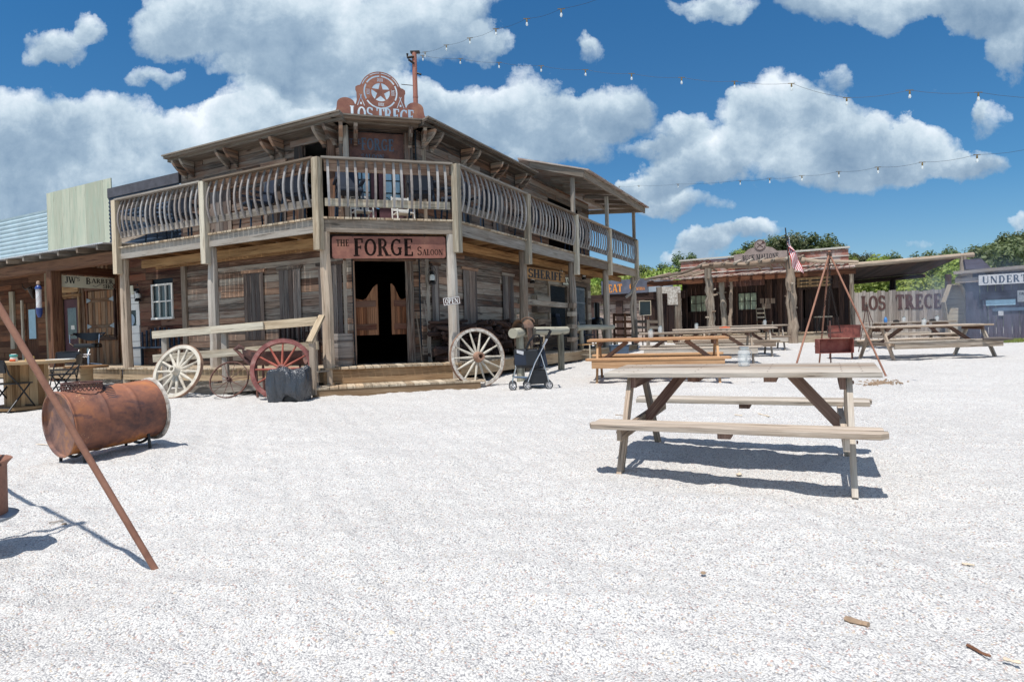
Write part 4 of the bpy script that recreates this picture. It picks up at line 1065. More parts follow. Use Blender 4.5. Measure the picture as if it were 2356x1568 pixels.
# ------------------------------------------------------------------ barber shop and its neighbours, left of the saloon
def U(t, out, z, F=FL): return F @ Vector((t, out, z))
bs = thing('barber_shop', 'brown board and batten barber shop with a tin porch awning left of the saloon', 'shop', U(11, -1.6, gz(17)))
def bb(mb, name, mat, parent=None, **k): return bw(mb, name, mat, parent or bs, bs, **k)
WB = FL @ Matrix.Translation((0, -1.6, 0))
mb = MB(WB); planks(mb, 8.0, 12.6, DZ, 3.7, [(11.0, 11.85, DZ, 2.62), (9.28, 10.5, 1.5, 2.78)], .16, vert=True, lmin=4, lmax=5, jit=.012)
x = 8.1
while x < 12.5:
    if not (10.9 < x < 11.9 or 9.2 < x < 10.55): mb.box(x-.02, x+.02, 0, .03, DZ, 3.7)
    else: mb.box(x-.02, x+.02, 0, .03, 2.9, 3.7)
    x += .2
bb(mb, 'batten_wall', 'w_batten')
mb = MB(WB); planks(mb, 12.6, 18.5, DZ, 3.7, [(13.3, 14.0, DZ, 2.6)], .17); bb(mb, 'plank_wall', 'w_brown')
mb = MB(WB); mb.box(8, 18.5, -.1, -.07, DZ, 5.2); mb.box(8, 18.5, -3, -2.9, DZ, 5.0); mb.box(18.4, 18.5, -3, -.1, DZ, 5.0); bb(mb, 'back_wall', 'w_dark')
mb = MB(WB)
for a, b_ in ((9.3, 9.88), (9.91, 10.49)): planks(mb, a, b_, 1.52, 2.76, [], .13, y=.02, vert=True, lmin=3, lmax=4)
for z in (1.72, 2.45): mb.box(9.33, 10.46, .021, .04, z, z+.1)
sh_ = bb(mb, 'window_shutter', 'w_batten')
mb = MB(WB)
for s, x in ((1, 9.24), (-1, 10.54)):
    for z in (1.73, 2.46): mb.hexa([(x, .04, z-.02), (x+s*.2, .04, z+.03), (x+s*.2, .046, z+.03), (x, .046, z-.02), (x, .04, z+.12), (x+s*.2, .04, z+.06), (x+s*.2, .046, z+.06), (x, .046, z+.12)])
bw(mb, 'strap_hinge', 'galv', sh_, bs)
mb = MB(WB); mb.box(9.2, 9.27, 0, .04, 1.4, 2.9); mb.box(10.51, 10.58, 0, .04, 1.4, 2.9); mb.box(9.15, 10.63, 0, .05, 2.79, 2.88); mb.box(9.15, 10.63, 0, .06, 1.38, 1.47); bb(mb, 'window_frame', 'w_red')
mb = MB(WB); mb.box(11.02, 11.83, -.06, -.02, DZ, 2.6); dr = bb(mb, 'shop_door', 'door_maroon')
mb = MB(WB); mb.box(11.2, 11.65, -.018, -.012, 1.45, 2.35); bw(mb, 'pane', 'glass_dark', dr, bs)
mb = MB(WB); mb.box(11.3, 11.48, -.011, -.005, 1.72, 1.84); bw(mb, 'notice', 'paper', dr, bs)
mb = MB(WB); mb.box(10.92, 11.0, 0, .05, DZ, 2.66); mb.box(11.85, 11.93, 0, .05, DZ, 2.66); mb.box(10.86, 11.99, 0, .06, 2.662, 2.74); mb.box(11.0, 11.85, 0, .03, 2.8, 3.1); bb(mb, 'door_frame', 'w_spool')
mb = MB(WB); mb.box(13.3, 14.0, -.06, -.02, DZ, 2.6); d2 = bb(mb, 'left_door', 'w_brown'); d2.name = 'side_door'
mb = MB(WB); mb.box(13.45, 13.85, -.018, -.01, 1.5, 2.4); bw(mb, 'pane', 'light_blue', d2, bs)
mb = MB(WB); mb.box(14.6, 14.85, 0, .06, 1.2, 3.0); mb.box(12.62, 12.72, 0, .06, DZ, 3.6); mb.box(14.1, 14.18, 0, .05, DZ, 2.7); bb(mb, 'trim', 'w_pale')
mb = MB(WB); planks(mb, 9.2, 12.5, 3.6, 5.8, [], .42, y=.02, vert=True, lmin=3, lmax=4, gap=.003, jit=.002); bb(mb, 'lime_false_front', 'w_lime', label='pale lime green plank false front')
def corr(T, u0, u1, z0, z1, pitch=.076, amp=.009, horiz=True, y=0):
    m = MB(T); m.smooth = True; n = int(abs(z1-z0)/pitch*6); pts = []
    for i in range(n+1):
        q = z0+(z1-z0)*i/n; yy = y+amp*math.sin(2*PI*(q-z0)/pitch)
        pts += [(u0, yy, q), (u1, yy, q)]
    m.add(pts, [(2*i, 2*i+1, 2*i+3, 2*i+2) for i in range(n)]); return m
m_ = corr(WB, 12.52, 15.75, 3.6, 5.32, .13, .022); bb(m_, 'corrugated_front', 'corr_blue', smooth=True, label='pale blue corrugated metal sheet front')
mb = MB(WB); mb.box(15.8, 18.5, -.02, .0, 3.6, 5.1); bb(mb, 'pink_front', 'barber_red')
# awning
mb = MB(FL); mb.smooth = True; n = 620; pts = []; t0, t1 = 6.42, 18.4
for i in range(n+1):
    t = t0+(t1-t0)*i/n; dz = .012*math.sin(2*PI*t/.076)
    pts += [(t, .22, 3.57+dz), (t, -1.62, 3.72+dz)]
mb.add(pts, [(2*i, 2*i+1, 2*i+3, 2*i+2) for i in range(n)]); n0 = len(pts)//2
mb.add([(p[0], p[1]+.002, p[2]+d) for p in pts[::2] for d in (.004, -.016)], [(2*i, 2*i+1, 2*i+3, 2*i+2) for i in range(n0-1)])
bb(mb, 'tin_awning', 'silver_roof', smooth=True)
mb = MB(FL)
for t in np.arange(6.7, 18.3, .82): mb.beam((t, .2, 3.49), (t, -1.58, 3.63), .08, .12)
bb(mb, 'rafter', 'w_rail')
mb = MB(FL); mb.box(6.5, 18.4, -.2, -.02, 3.14, 3.40); mb.box(9.14, 9.34, -1.58, -.22, 3.1, 3.3); bb(mb, 'awning_beam', 'w_brown')
for t in (9.23, 12.95):
    mb = MB(FL); mb.box(t-.12, t+.12, -.24, .0, gz(15)-.1, 3.139); bb(mb, 'awning_post', 'w_brown', bevel=.01)
mb = MB(); deckside(FL, 6.32, 18.4, DZ, 0, 0, 1.6, mb); bb(mb, 'porch_floor', 'w_deck')
mb = MB(FL); mb.box(6.3, 18.4, -.04, 0, DZ-.27, DZ-.037); bb(mb, 'porch_rim', 'w_deck_edge')
# red plank cabin between barber shop and saloon
rc = thing('red_plank_cabin', 'reddish plank cabin wall with a six pane window between barber shop and saloon', 'cabin', U(6.5, -1, gz(15)))
def rb(mb, name, mat, parent=None, **k): return bw(mb, name, mat, parent or rc, rc, **k)
WC = FL @ Matrix.Translation((0, -1.0, 0))
mb = MB(WC); planks(mb, LW+.07, 7.92, DZ-.2, BZ-.04, [(5.8, 6.6, 1.9, 2.66), (7.15, 7.85, DZ, 2.45)], .19, lmin=.6, lmax=1.6); rb(mb, 'plank_wall', 'w_red')
mb = MB(WC); mb.box(LW+.07, 7.92, -.1, -.06, DZ, BZ); mb.box(7.88, 7.92, -.7, -.1, DZ, 3.6); rb(mb, 'lining', 'interior')
mb = MB(WC)
for a, b_ in ((5.79, 5.84), (6.56, 6.61)): mb.box(a, b_, 0, .03, 1.88, 2.69)
mb.box(5.84, 6.56, 0, .03, 2.65, 2.69); mb.box(5.78, 6.62, 0, .05, 1.83, 1.88)
for x in (6.07, 6.32): mb.box(x-.012, x+.012, -.005, .02, 1.88, 2.65)
mb.box(5.84, 6.56, -.005, .022, 2.25, 2.28); wf = rb(mb, 'window_frame', 'white_paint')
mb = MB(WC); mb.box(5.84, 6.56, -.03, -.02, 1.88, 2.66); bw(mb, 'pane', 'glass_dark', wf, rc)
mb = MB(WC)
for i, z in enumerate(np.arange(DZ, 1.6, .2)): mb.box(7.16, 7.84, -.04, .0+.004*i, z, z+.19)
for z in np.arange(2.1, 2.44, .16): mb.box(7.16, 7.84, -.04, .01, z, z+.15)
mb.box(7.16, 7.3, -.04, .0, 1.62, 2.1); mb.box(7.7, 7.84, -.04, .0, 1.62, 2.1); wd = rb(mb, 'white_door', 'white_paint')
mb = MB(WC); mb.box(7.3, 7.7, -.03, -.01, 1.52, 2.1); bw(mb, 'pane', 'glass_dark', wd, rc)
mb = MB(WC); mb.prism([], 0, 0) if False else None
mb.lathe([(0, .0), (.15, .0), (.15, .01), (0, .01)], 24, (7.5, .0, 1.86), axis=(0, 1, 0)); 
for i, v in enumerate(mb.v): pass
o = bw(mb, 'oval_sign', 'grey_blue_oval', wd, rc)
mb = MB(WC); mb.box(7.35, 7.8, .005, .03, 2.5, 2.72); o = rb(mb, 'notice_board', 'cream_sign')
mb = MB(to_view(WC @ Matrix.Translation((7.58, 0, 0)))); text(mb, 'BARBER', -.2, 2.63, .055, .031, .003); text(mb, 'SHOP', -.14, 2.54, .05, .031, .003); bw(mb, 'lettering', 'ink', o, rc)
mb = MB(FL @ Matrix.Translation((0, -1.0, 0))); mb.box(LW+.05, 8.3, -.05, .03, 5.02, 5.26); rb(mb, 'parapet', 'parapet')
m_ = corr(WC, LW+.06, 8.3, BZ+.02, 5.02, .1, .012); rb(m_, 'upper_sheet', 'navy', smooth=True)
mb = MB(WC); mb.beam((5.5, .12, BZ+.62), (7.9, .12, BZ+1.02), .03, .1); mb.beam((5.5, .3, BZ+.55), (7.9, .3, BZ+.25), .03, .12); rb(mb, 'upper_rail', 'w_rail')
# hanging barber sign, pole, skull
ps = U(9.23, -.26, 3.06)
s_ = thing('barber_sign', "cream board lettered JW's Barber Shop hanging from the brown awning post", 'sign', ps)
inn = -nL; rgt = inn
M = face_frame((0, 0, 0), rgt, (0, 0, 1), Vector((rgt.y, -rgt.x, 0)))
mb = MB(M); mb.box(.0, 1.5, -.3, .0, -.012, .012); bo = mb.build('board', 'cream_sign', s_, loc=(0, 0, 0))
mb = MB(M); text(mb, 'JW', .1, -.2, .17, .012, .002, wx=.95); text(mb, "'S", .37, -.13, .1, .012, .002); text(mb, 'B', .6, -.2, .17, .012, .002, wx=1.1); text(mb, 'ARBER', .74, -.16, .12, .012, .002, wx=1.25); text(mb, 'SHOP', 1.02, -.285, .1, .012, .002, wx=1.15)
mb.tube([(.77+.22*q, -.22-.035*math.sin(q*5), .014) for q in np.arange(0, 1.01, .1)], .006, 4)
mb.build('lettering', 'ink', bo, loc=(0, 0, 0))
mb = MB(M); 
for x in (.15, 1.35): mb.tube([(x, 0, 0), (x, .09, 0)], .006, 5)
mb.build('hanger', 'chain_dark', s_, loc=(0, 0, 0))
c = U(9.45, .02, 1.95); c = P(91, 730, 15.3)
s_ = thing('barber_pole', 'red and white striped barber pole with a blue base on the awning post', 'barber pole', c)
mb = MB(); mb.smooth = True; mb.lathe([(0, 0), (.03, .0), (.065, .1), (.07, .2), (.075, .21), (.075, .235), (0, .235)], 20); mb.build('base', 'barber_blue', s_, loc=(0, 0, 0))
mb = MB(); mb.smooth = True; mb.lathe([(.06, .235), (.06, .7), (0, .7)], 24); mb.build('cylinder', 'barber_white', s_, loc=(0, 0, 0))
mb = MB()
for q in range(3):
    for i in range(24):
        a = q*2.094+i*.22; a2 = a+.22; z = .235+i*.465/24; z2 = z+.465/24; r = .0615
        pts = [(r*math.cos(a), r*math.sin(a), z), (r*math.cos(a+.7), r*math.sin(a+.7), z), (r*math.cos(a2+.7), r*math.sin(a2+.7), z2), (r*math.cos(a2), r*math.sin(a2), z2)]
        mb.add(pts, [(0, 1, 2, 3)])
mb.build('stripe', 'barber_red', s_, loc=(0, 0, 0))
mb = MB(); mb.smooth = True; mb.lathe([(.075, .7), (.075, .73), (.05, .78), (.03, .8), (0, .8)], 20); mb.build('cap', 'barber_blue', s_, loc=(0, 0, 0))
mb = MB(); mb.smooth = True; mb.lathe([(0, .8), (.04, .82), (.045, .86), (.03, .9), (0, .91)], 14); mb.build('finial', 'leather_pale', s_, loc=(0, 0, 0))
def skull(name, label, c, n, s, mat='bone', horn=1.0):
    n = Vector(n).normalized(); r = Vector((-n.y, n.x, 0)).normalized()
    o = thing(name, label, 'skull', c); M = face_frame((0, 0, 0), r, (0, 0, 1), n) @ Matrix.Scale(s, 4)
    mb = MB(M); mb.smooth = True
    mb.tube([(0, .12, .06), (0, .05, .08), (0, -.05, .07), (0, -.18, .05), (0, -.27, .03)], [.06, .11, .085, .05, .03], 10); mb.build('skull', mat, o, loc=(0, 0, 0))
    for s2 in (-1, 1):
        mb = MB(M); mb.smooth = True
        mb.tube([(s2*.08, .08, .06), (s2*.22, .1, .05), (s2*.42*horn, .06, .06), (s2*.55*horn, .14, .08), (s2*.6*horn, .28, .08)], [.035, .035, .028, .018, .006], 8); mb.build('horn', mat, o, loc=(0, 0, 0))
    return o
skull('steer_skull', 'dark mounted skull and hide under the barber shop awning', WB @ Vector((13.3, .06, 2.95)), nL, .9, 'leather_dark')
# ------------------------------------------------------------------ chairs and small furniture
def barber_chair(c, rz):
    o = thing('barber_chair', 'black padded barber chair with chrome arms on the barber shop porch', 'barber chair', c, rz)
    mb = MB(); mb.smooth = True
    n = 12; pts = []; 
    for i in range(n+1):
        x = -.37+.74*i/n; q = 1-(2*i/n-1)**2; pts.append((x, q))
    V = []; F_ = []
    for x, q in pts: V += [(x, .2-.12*(1-q), .86+.0*q), (x, .23-.12*(1-q), .86), (x, .23-.12*(1-q), .84-.19*q), (x, .17-.12*(1-q), .84-.19*q)]
    for i in range(n):
        for k in range(4): F_.append((i*4+k, i*4+(k+1) % 4, i*4+4+(k+1) % 4, i*4+4+k))
    mb.add(V, F_); mb.build('backrest', 'black_vinyl', o, loc=(0, 0, 0))
    mb = MB(); mb.box(-.25, .25, -.27, .22, .46, .58); mb.build('seat', 'black_vinyl', o, loc=(0, 0, 0), bevel=.035)
    for s in (-1, 1):
        mb = MB(); mb.smooth = True; mb.tube([(s*.33, .15, .82), (s*.33, -.2, .8), (s*.33, -.23, .6), (s*.25, -.1, .5)], .014, 8); mb.build('armrest', 'chrome', o, loc=(0, 0, 0))
    mb = MB(); mb.smooth = True; mb.lathe([(.05, .05), (.035, .08), (.035, .46)], 14); mb.lathe([(0, 0.0), (.24, 0), (.24, .02), (.1, .05), (0, .06)], 24)
    for k in range(5): a = k*1.257; mb.tube([(0, 0, .06), (.3*math.cos(a), .3*math.sin(a), .025)], .018, 6)
    mb.build('pedestal', 'chrome', o, loc=(0, 0, 0))
    mb = MB(); mb.tube([(-.2, -.42, .3), (.2, -.42, .3)], .014, 6); mb.tube([(-.12, -.2, .47), (-.12, -.42, .24), (.12, -.42, .24), (.12, -.2, .47)], .012, 6); mb.build('footrest', 'chrome', o, loc=(0, 0, 0))
    return o
c = P(202, 760, 16.0); barber_chair((c.x, c.y, DZ), .25)
mb = MB()
def folding_chair(label, loc, rz, group='black folding chairs round the spool table'):
    o = thing('folding_chair', label, 'chair', loc, rz, group)
    mb = MB(); mb.smooth = True; mb.prism(rrect(.44, .40, .06), .435, .455); mb.build('seat', 'black_vinyl', o, loc=(0, 0, 0))
    mb = MB(); mb.smooth = True
    n = 8; V = []; F_ = []
    for i in range(n+1):
        x = -.2+.4*i/n; b = .03*(1-(2*i/n-1)**2); V += [(x, .27+b, .80), (x, .285+b, .80), (x, .255+b, .62), (x, .24+b, .62)]
    for i in range(n):
        for k in range(4): F_.append((i*4+k, i*4+(k+1) % 4, i*4+4+(k+1) % 4, i*4+4+k))
    mb.add(V, F_); mb.build('backrest', 'black_vinyl', o, loc=(0, 0, 0))
    for s in (-1, 1):
        mb = MB(); mb.smooth = True; mb.tube([(s*.215, .285, .8), (s*.22, .22, .6), (s*.225, .08, .43), (s*.225, -.22, .0)], .0125, 8); mb.build('leg', 'black_metal', o, loc=(0, 0, 0))
        mb = MB(); mb.smooth = True; mb.tube([(s*.205, -.12, .43), (s*.205, .25, .0)], .0125, 8); mb.build('leg', 'black_metal', o, loc=(0, 0, 0))
    mb = MB(); mb.tube([(-.22, -.17, .08), (.22, -.17, .08)], .01, 6); mb.tube([(-.2, .2, .07), (.2, .2, .07)], .01, 6); mb.tube([(-.215, .285, .8), (-.12, .3, .815), (.12, .3, .815), (.215, .285, .8)], .0125, 8); mb.build('cross_bar', 'black_metal', o, loc=(0, 0, 0))
    return o
sp = G(58, 938); sp.y += .05
s_ = thing('spool_table', 'wooden cable spool used as a table in front of the barber shop', 'table', (sp.x, sp.y, gz(sp.y)))
mb = MB(); mb.smooth = True; mb.lathe([(0, 0), (.52, 0), (.52, .05), (0, .05)], 40); mb.build('lower_disc', 'w_spool', s_, loc=(0, 0, 0))
mb = MB(); mb.smooth = True; mb.lathe([(0, .73), (.68, .73), (.685, .735), (.685, .775), (.68, .78), (0, .78)], 48); mb.build('tabletop', 'w_spool', s_, loc=(0, 0, 0))
mb = MB(); n = 16
for k in range(n):
    a = 2*PI*k/n; b_ = 2*PI*(k+.96)/n; r = .30; r2 = .265
    mb.hexa([(r2*math.cos(a), r2*math.sin(a), .05), (r*math.cos(a), r*math.sin(a), .05), (r*math.cos(b_), r*math.sin(b_), .05), (r2*math.cos(b_), r2*math.sin(b_), .05)]+[(r2*math.cos(a), r2*math.sin(a), .73), (r*math.cos(a), r*math.sin(a), .73), (r*math.cos(b_), r*math.sin(b_), .73), (r2*math.cos(b_), r2*math.sin(b_), .73)], long=2)
mb.build('drum', 'w_spool', s_, loc=(0, 0, 0))
tz = gz(sp.y)+.78
folding_chair('black folding chair in front of the spool table, its back nearest the camera', (G(30, 945)+Vector((0, .0, 0))), math.radians(168))
q = G(146, 915); folding_chair('black folding chair right of the spool table, turned sideways', (q.x, q.y, gz(q.y)), math.radians(-68))
q = G(112, 905); folding_chair('black folding chair half hidden behind the spool table', (q.x-.1, q.y+.6, gz(q.y+.5)), math.radians(20))
q = G(148, 898)
s_ = thing('low_round_table', 'low pale wooden round table behind the folding chair', 'table', (q.x, q.y+.7, gz(q.y+.7)))
mb = MB(); mb.smooth = True; mb.lathe([(0, .42), (.42, .42), (.42, .47), (0, .47)], 36); mb.build('tabletop', 'w_spool', s_, loc=(0, 0, 0))
mb = MB(); mb.smooth = True; mb.lathe([(0, 0), (.3, 0), (.3, .05), (.12, .05), (.12, .42)], 24); mb.build('base', 'w_spool', s_, loc=(0, 0, 0))
q = P(37, 815, sp.y-.2)
s_ = thing('tissue_roll', 'crumpled white, teal and orange wrapper standing on the spool table', 'wrapper', (q.x, sp.y-.25, tz))
mb = MB(); mb.smooth = True; mb.lathe([(0, 0), (.05, 0), (.055, .03), (.045, .07), (.05, .11), (.03, .12), (.0, .1)], 12); mb.build('roll', 'paper', s_, loc=(0, 0, 0))
mb = MB(); mb.smooth = True; mb.lathe([(.052, .0), (.06, .02), (.05, .045)], 12, a0=2, a1=5); mb.build('orange_fold', 'orange_plastic', s_, loc=(0, 0, 0))
mb = MB(); mb.smooth = True; mb.lathe([(.047, .07), (.056, .095), (.052, .115)], 12, a0=3, a1=6.2); mb.build('teal_fold', 'teal', s_, loc=(0, 0, 0))
mb = MB(Matrix.Translation((q.x+.17, sp.y-.15, tz))); mb.box(-.05, .06, -.03, .04, 0, .075); mb.box(-.03, .03, -.02, .02, .075, .11); tag(mb.build('snack_box', 'yellow_box', bevel=.006), 'small yellowish snack box beside the wrapper on the spool table', 'box')
mb = MB(Matrix.Translation((q.x+.5, sp.y+.05, tz+.002)) @ Matrix.Rotation(.3, 4, 'Z')); mb.box(-.14, .2, -.12, .13, 0, .012); tag(mb.build('paper_stack', 'paper'), 'flat stack of white papers on the spool table', 'papers')

# ------------------------------------------------------------------ drum grill on its cradle
c1 = P(134.5, 977, 5.47); c2 = P(354, 938, 6.2); ax = (c2-c1); Ld = ax.length; ax.normalize()
s_ = thing('drum_grill', 'rusty oil drum grill lying on its side on a low black cradle', 'drum grill', (c1.x, c1.y, gz(c1.y)))
o0 = c1-Vector(s_.location); R_ = .288
def ring_prof():
    p = [(R_+.008, 0), (R_+.012, .012), (R_+.004, .026), (R_, .035)]
    for i in range(60):
        h = .04+(Ld-.09)*i/59; b = 0
        for q in (.33, .645): b += .0105*math.exp(-((h/Ld-q)/.016)**2)
        p.append((R_+b, h))
    p += [(R_, Ld-.04)]
    return p
mb = MB(); mb.smooth = True; mb.lathe(ring_prof(), 72, o0, ax)
rd = random.Random(4)
for i, v in enumerate(mb.v):
    d = v-o0; h = d.dot(ax); rr_ = d-ax*h
    nn = mnoise.noise(v*4.0)*.012
    low = max(0, -rr_.normalized().z-.2); nn -= .02*low*max(0, mnoise.noise(v*7+Vector((5, 0, 0))))
    mb.v[i] = o0+ax*h+rr_*(1+nn/R_)
mb.build('drum_shell', 'rust_drum', s_, loc=(0, 0, 0))
mb = MB(); mb.smooth = True; mb.lathe([(R_-.004, .0), (R_-.006, .028), (R_*.93, .032), (R_*.6, .036), (R_*.3, .034), (0, .036)], 60, o0, ax)
for i, v in enumerate(mb.v):
    mb.v[i] = v+ax*(mnoise.noise(v*6)*.012)
mb.lathe([(R_+.008, 0), (R_+.010, -.004), (R_+.002, -.007), (R_-.004, -.002)], 60, o0, ax)
mb.build('drum_end', 'rust_drum_end', s_, loc=(0, 0, 0))
mb = MB(); mb.smooth = True; mb.lathe([(0, Ld-.03), (R_-.002, Ld-.03), (R_+.004, Ld-.04), (R_+.022, Ld-.036), (R_+.024, Ld-.012), (R_+.006, Ld-.004), (R_-.01, Ld-.01)], 60, o0, ax); mb.build('clamp_ring', 'wheel_peel', s_, loc=(0, 0, 0))
# collar with expanded mesh and slots
e_up = Vector((0, 0, 1)); tc_ = o0+ax*.2+e_up*(R_-.01)
mb = MB(); nn_ = 30
for k in range(nn_):
    a = 2*PI*k/nn_
    for s2 in (-1, 1):
        b_ = a+s2*2*PI/nn_*1.5
        mb.tube([tc_+Vector((.155*math.cos(a), .155*math.sin(a), 0)), tc_+Vector((.157*math.cos((a+b_)/2),   .157*math.sin((a+b_)/2), .035)), tc_+Vector((.155*math.cos(b_), .155*math.sin(b_), .07))], .0045, 4)
mb.tube([tc_+Vector((.158*math.cos(a), .158*math.sin(a), .07)) for a in np.arange(0, 6.28, .25)], .007, 5, closed=True)
mb.build('mesh_collar', 'rust_dark', s_, loc=(0, 0, 0))
mb = MB(); sd_ = ax.cross(e_up).normalized()
for i in range(13):
    h = .36-.0*i+.012*i*.0
    hh_ = .335+i*.0
for i in range(14):
    a = math.radians(-20+i*5.2); base = o0+ax*.32
    dr_ = (e_up*math.cos(a)+sd_*math.sin(a)); tn = (sd_*math.cos(a)-e_up*math.sin(a))
    mb.beam(base+dr_*(R_+.002), base+ax*(.1-.004*abs(i-6))+dr_*(R_+.002), .006, .004, up=dr_)
mb.build('vent_slots', 'interior', s_, loc=(0, 0, 0))
for h in (.12, .8):
    mb = MB(); mb.smooth = True; ce = o0+ax*Ld*h; gz0 = -.0-.0
    mb.tube([ce+sd_*math.sin(a)*(R_+.02)-e_up*math.cos(a)*(R_+.02) for a in np.arange(-.62, .63, .12)], .014, 6)
    for s2 in (-1, 1):
        top = ce+sd_*s2*.19-e_up*.235; g = gz((top+Vector(s_.location)).y)-s_.location.z+.07
        mb.tube([top+e_up*.03, Vector((top.x+sd_.x*s2*.03, top.y+sd_.y*s2*.03, g-.01))], .014, 6)
    mb.build('cradle', 'black_metal', s_, loc=(0, 0, 0))

# ------------------------------------------------------------------ tripods
def tripod(label, apex, feet, r, mat='rust_pipe'):
    s_ = thing('cooking_tripod', label, 'tripod', (apex.x, apex.y, gz(apex.y)))
    a = apex-Vector(s_.location)
    for f_ in feet:
        f_ = Vector(f_)-Vector(s_.location); d = (a-f_).normalized()
        mb = MB(); mb.smooth = True; mb.tube([f_-d*.05, f_.lerp(a, .5)+Vector((.004, 0, .004)), a+d*.06], r, 12); mb.build('leg', mat, s_, loc=(0, 0, 0))
    mb = MB(); mb.smooth = True
    for k in range(3): mb.tube([a+Vector((.05*math.cos(t+k), .05*math.sin(t+k), -.05+.025*k)) for t in np.arange(0, 6.28, .6)], .007, 5, closed=True)
    mb.build('lashing_ring', 'chain_dark', s_, loc=(0, 0, 0))
    return s_
def chain(mb, p0, p1, n, r=.014, w=.0035):
    p0 = Vector(p0); p1 = Vector(p1); d = (p1-p0)/n; dn = d.normalized(); e1 = dn.orthogonal().normalized(); e2 = dn.cross(e1)
    for i in range(n):
        c = p0+d*(i+.5); e = e1 if i % 2 else e2
        mb.tube([c+dn*math.sin(t)*d.length*.68+e*math.cos(t)*r for t in np.arange(0, 6.28, .785)], w, 4, closed=True)
f0 = G(351, 1299); ap = Vector((-3.62, 3.6, 2.75))
# aim the leg so that it passes the place seen at the frame's left edge
ap = P(-500, -119, 2.95)
tri = tripod('rusty pipe tripod standing over the hanging pot at the left edge', ap, [f0, (-4.6, 2.4, gz(2.4)), (-4.3, 5.0, gz(5))], .0165)
pc = Vector((-2.97, 3.40, .34))
pc = Vector((-3.06, 3.42, .30))
s_ = thing('hanging_pot', 'rust brown cylindrical pot with a flared rim hanging at the left edge', 'pot', pc)
mb = MB(); mb.smooth = True; mb.lathe([(0, .0), (.165, .0), (.175, .02), (.178, .29), (.182, .3), (.205, .325), (.2, .33), (.175, .305), (.165, .29), (.16, .03), (0, .03)], 40); mb.build('pot_body', 'rust_pipe', s_, loc=(0, 0, 0))
mb = MB(); mb.smooth = True; mb.lathe([(.17, .012), (.21, -.005), (.225, .012), (.205, .02), (.17, .022)], 40); mb.build('base_ring', 'galv', s_, loc=(0, 0, 0))
mb = MB(); mb.smooth = True; mb.tube([(.19*math.cos(t), 0, .3+.22*math.sin(t)) for t in np.arange(0, 3.2, .2)], .007, 6); mb.build('bail_handle', 'rust_dark', s_, loc=(0, 0, 0))
mb = MB(); ta = ap-pc; chain(mb, (0, 0, .51), tuple(ta), 60); mb.build('chain', 'chain_dark', s_, loc=(0, 0, 0))

# ------------------------------------------------------------------ ramp along the left front
rs_ = thing('boarded_ramp', 'grey boarded ramp with two rails climbing to the porch left of the entrance', 'ramp', (-5.2, 11.4, gz(11.4)))
def rp(mb, name, mat, **k): return bw(mb, name, mat, rs_, rs_, **k)
Ra = Vector((-3.42, 10.86, 0)); Rb = Vector((-6.95, 12.02, 0))
def rl(q, z=0): v = Ra.lerp(Rb, q); return Vector((v.x, v.y, z))
def rz_(q, a, b_): return a+(b_-a)*q
for a, b_, nm in ((1.57, 1.42, 'top_rail'), (1.14, .96, 'lower_rail')):
    mb = MB(); mb.beam(rl(-.0, a), rl(.42, rz_(.42, a, b_)), .04, .15); mb.beam(rl(.422, rz_(.42, a, b_)), rl(1.02, b_), .041, .145)
    if nm == 'top_rail': mb.beam(rl(.3, rz_(.3, a, b_)-.002)+Vector((-.015, -.05, 0)), rl(.62, rz_(.62, a, b_)-.002)+Vector((-.015, -.05, 0)), .035, .13)
    rp(mb, nm, 'w_pale')
for q, h in ((.03, 1.5), (.56, 1.56), (.95, 1.36)):
    v = rl(q, 0); mb = MB(); mb.beam((v.x, v.y+.06, gz(v.y)-.1), (v.x, v.y+.06, h), .1, .09, up=(0, 1, 0)); rp(mb, 'rail_post', 'w_rail')
v = rl(-.01, 0); mb = MB(); mb.beam((v.x-.05, v.y-.42, 1.2), (v.x+.02, v.y+.1, 1.66), .11, .05); rp(mb, 'cap_board', 'w_pale')
mb = MB(); mb.beam((v.x-.02, v.y-.36, .3), (v.x-.02, v.y-.36, 1.2), .09, .09, up=(0, 1, 0)); rp(mb, 'rail_post', 'w_rail')
mb = MB(); n = 22
for i in range(n):
    q0 = i/n; q1 = (i+.95)/n
    a = rl(q0, rz_(q0, .69, .33)); b_ = rl(q1, rz_(q1, .69, .33)); back = Vector((.28, .62, 0)) if i > 1 else Vector((.1, .3, 0))
    back = -nL*.7
    if i < 3: back = -nL*(.25+.1*i)
    mb.hexa([a-Vector((0, 0, .03)), b_-Vector((0, 0, .03)), b_+back-Vector((0, 0, .03)), a+back-Vector((0, 0, .03)), a, b_, b_+back, a+back])
rp(mb, 'ramp_deck', 'w_rail')
mb = MB(); mb.beam(rl(0, .575)+Vector((0, -.03, 0)), rl(.62, .36)+Vector((0, -.03, 0)), .04, .17); mb.beam(rl(.3, .45)+Vector((0, -.05, 0)), rl(1, .24)+Vector((0, -.05, 0)), .04, .16); rp(mb, 'side_board', 'w_rail')

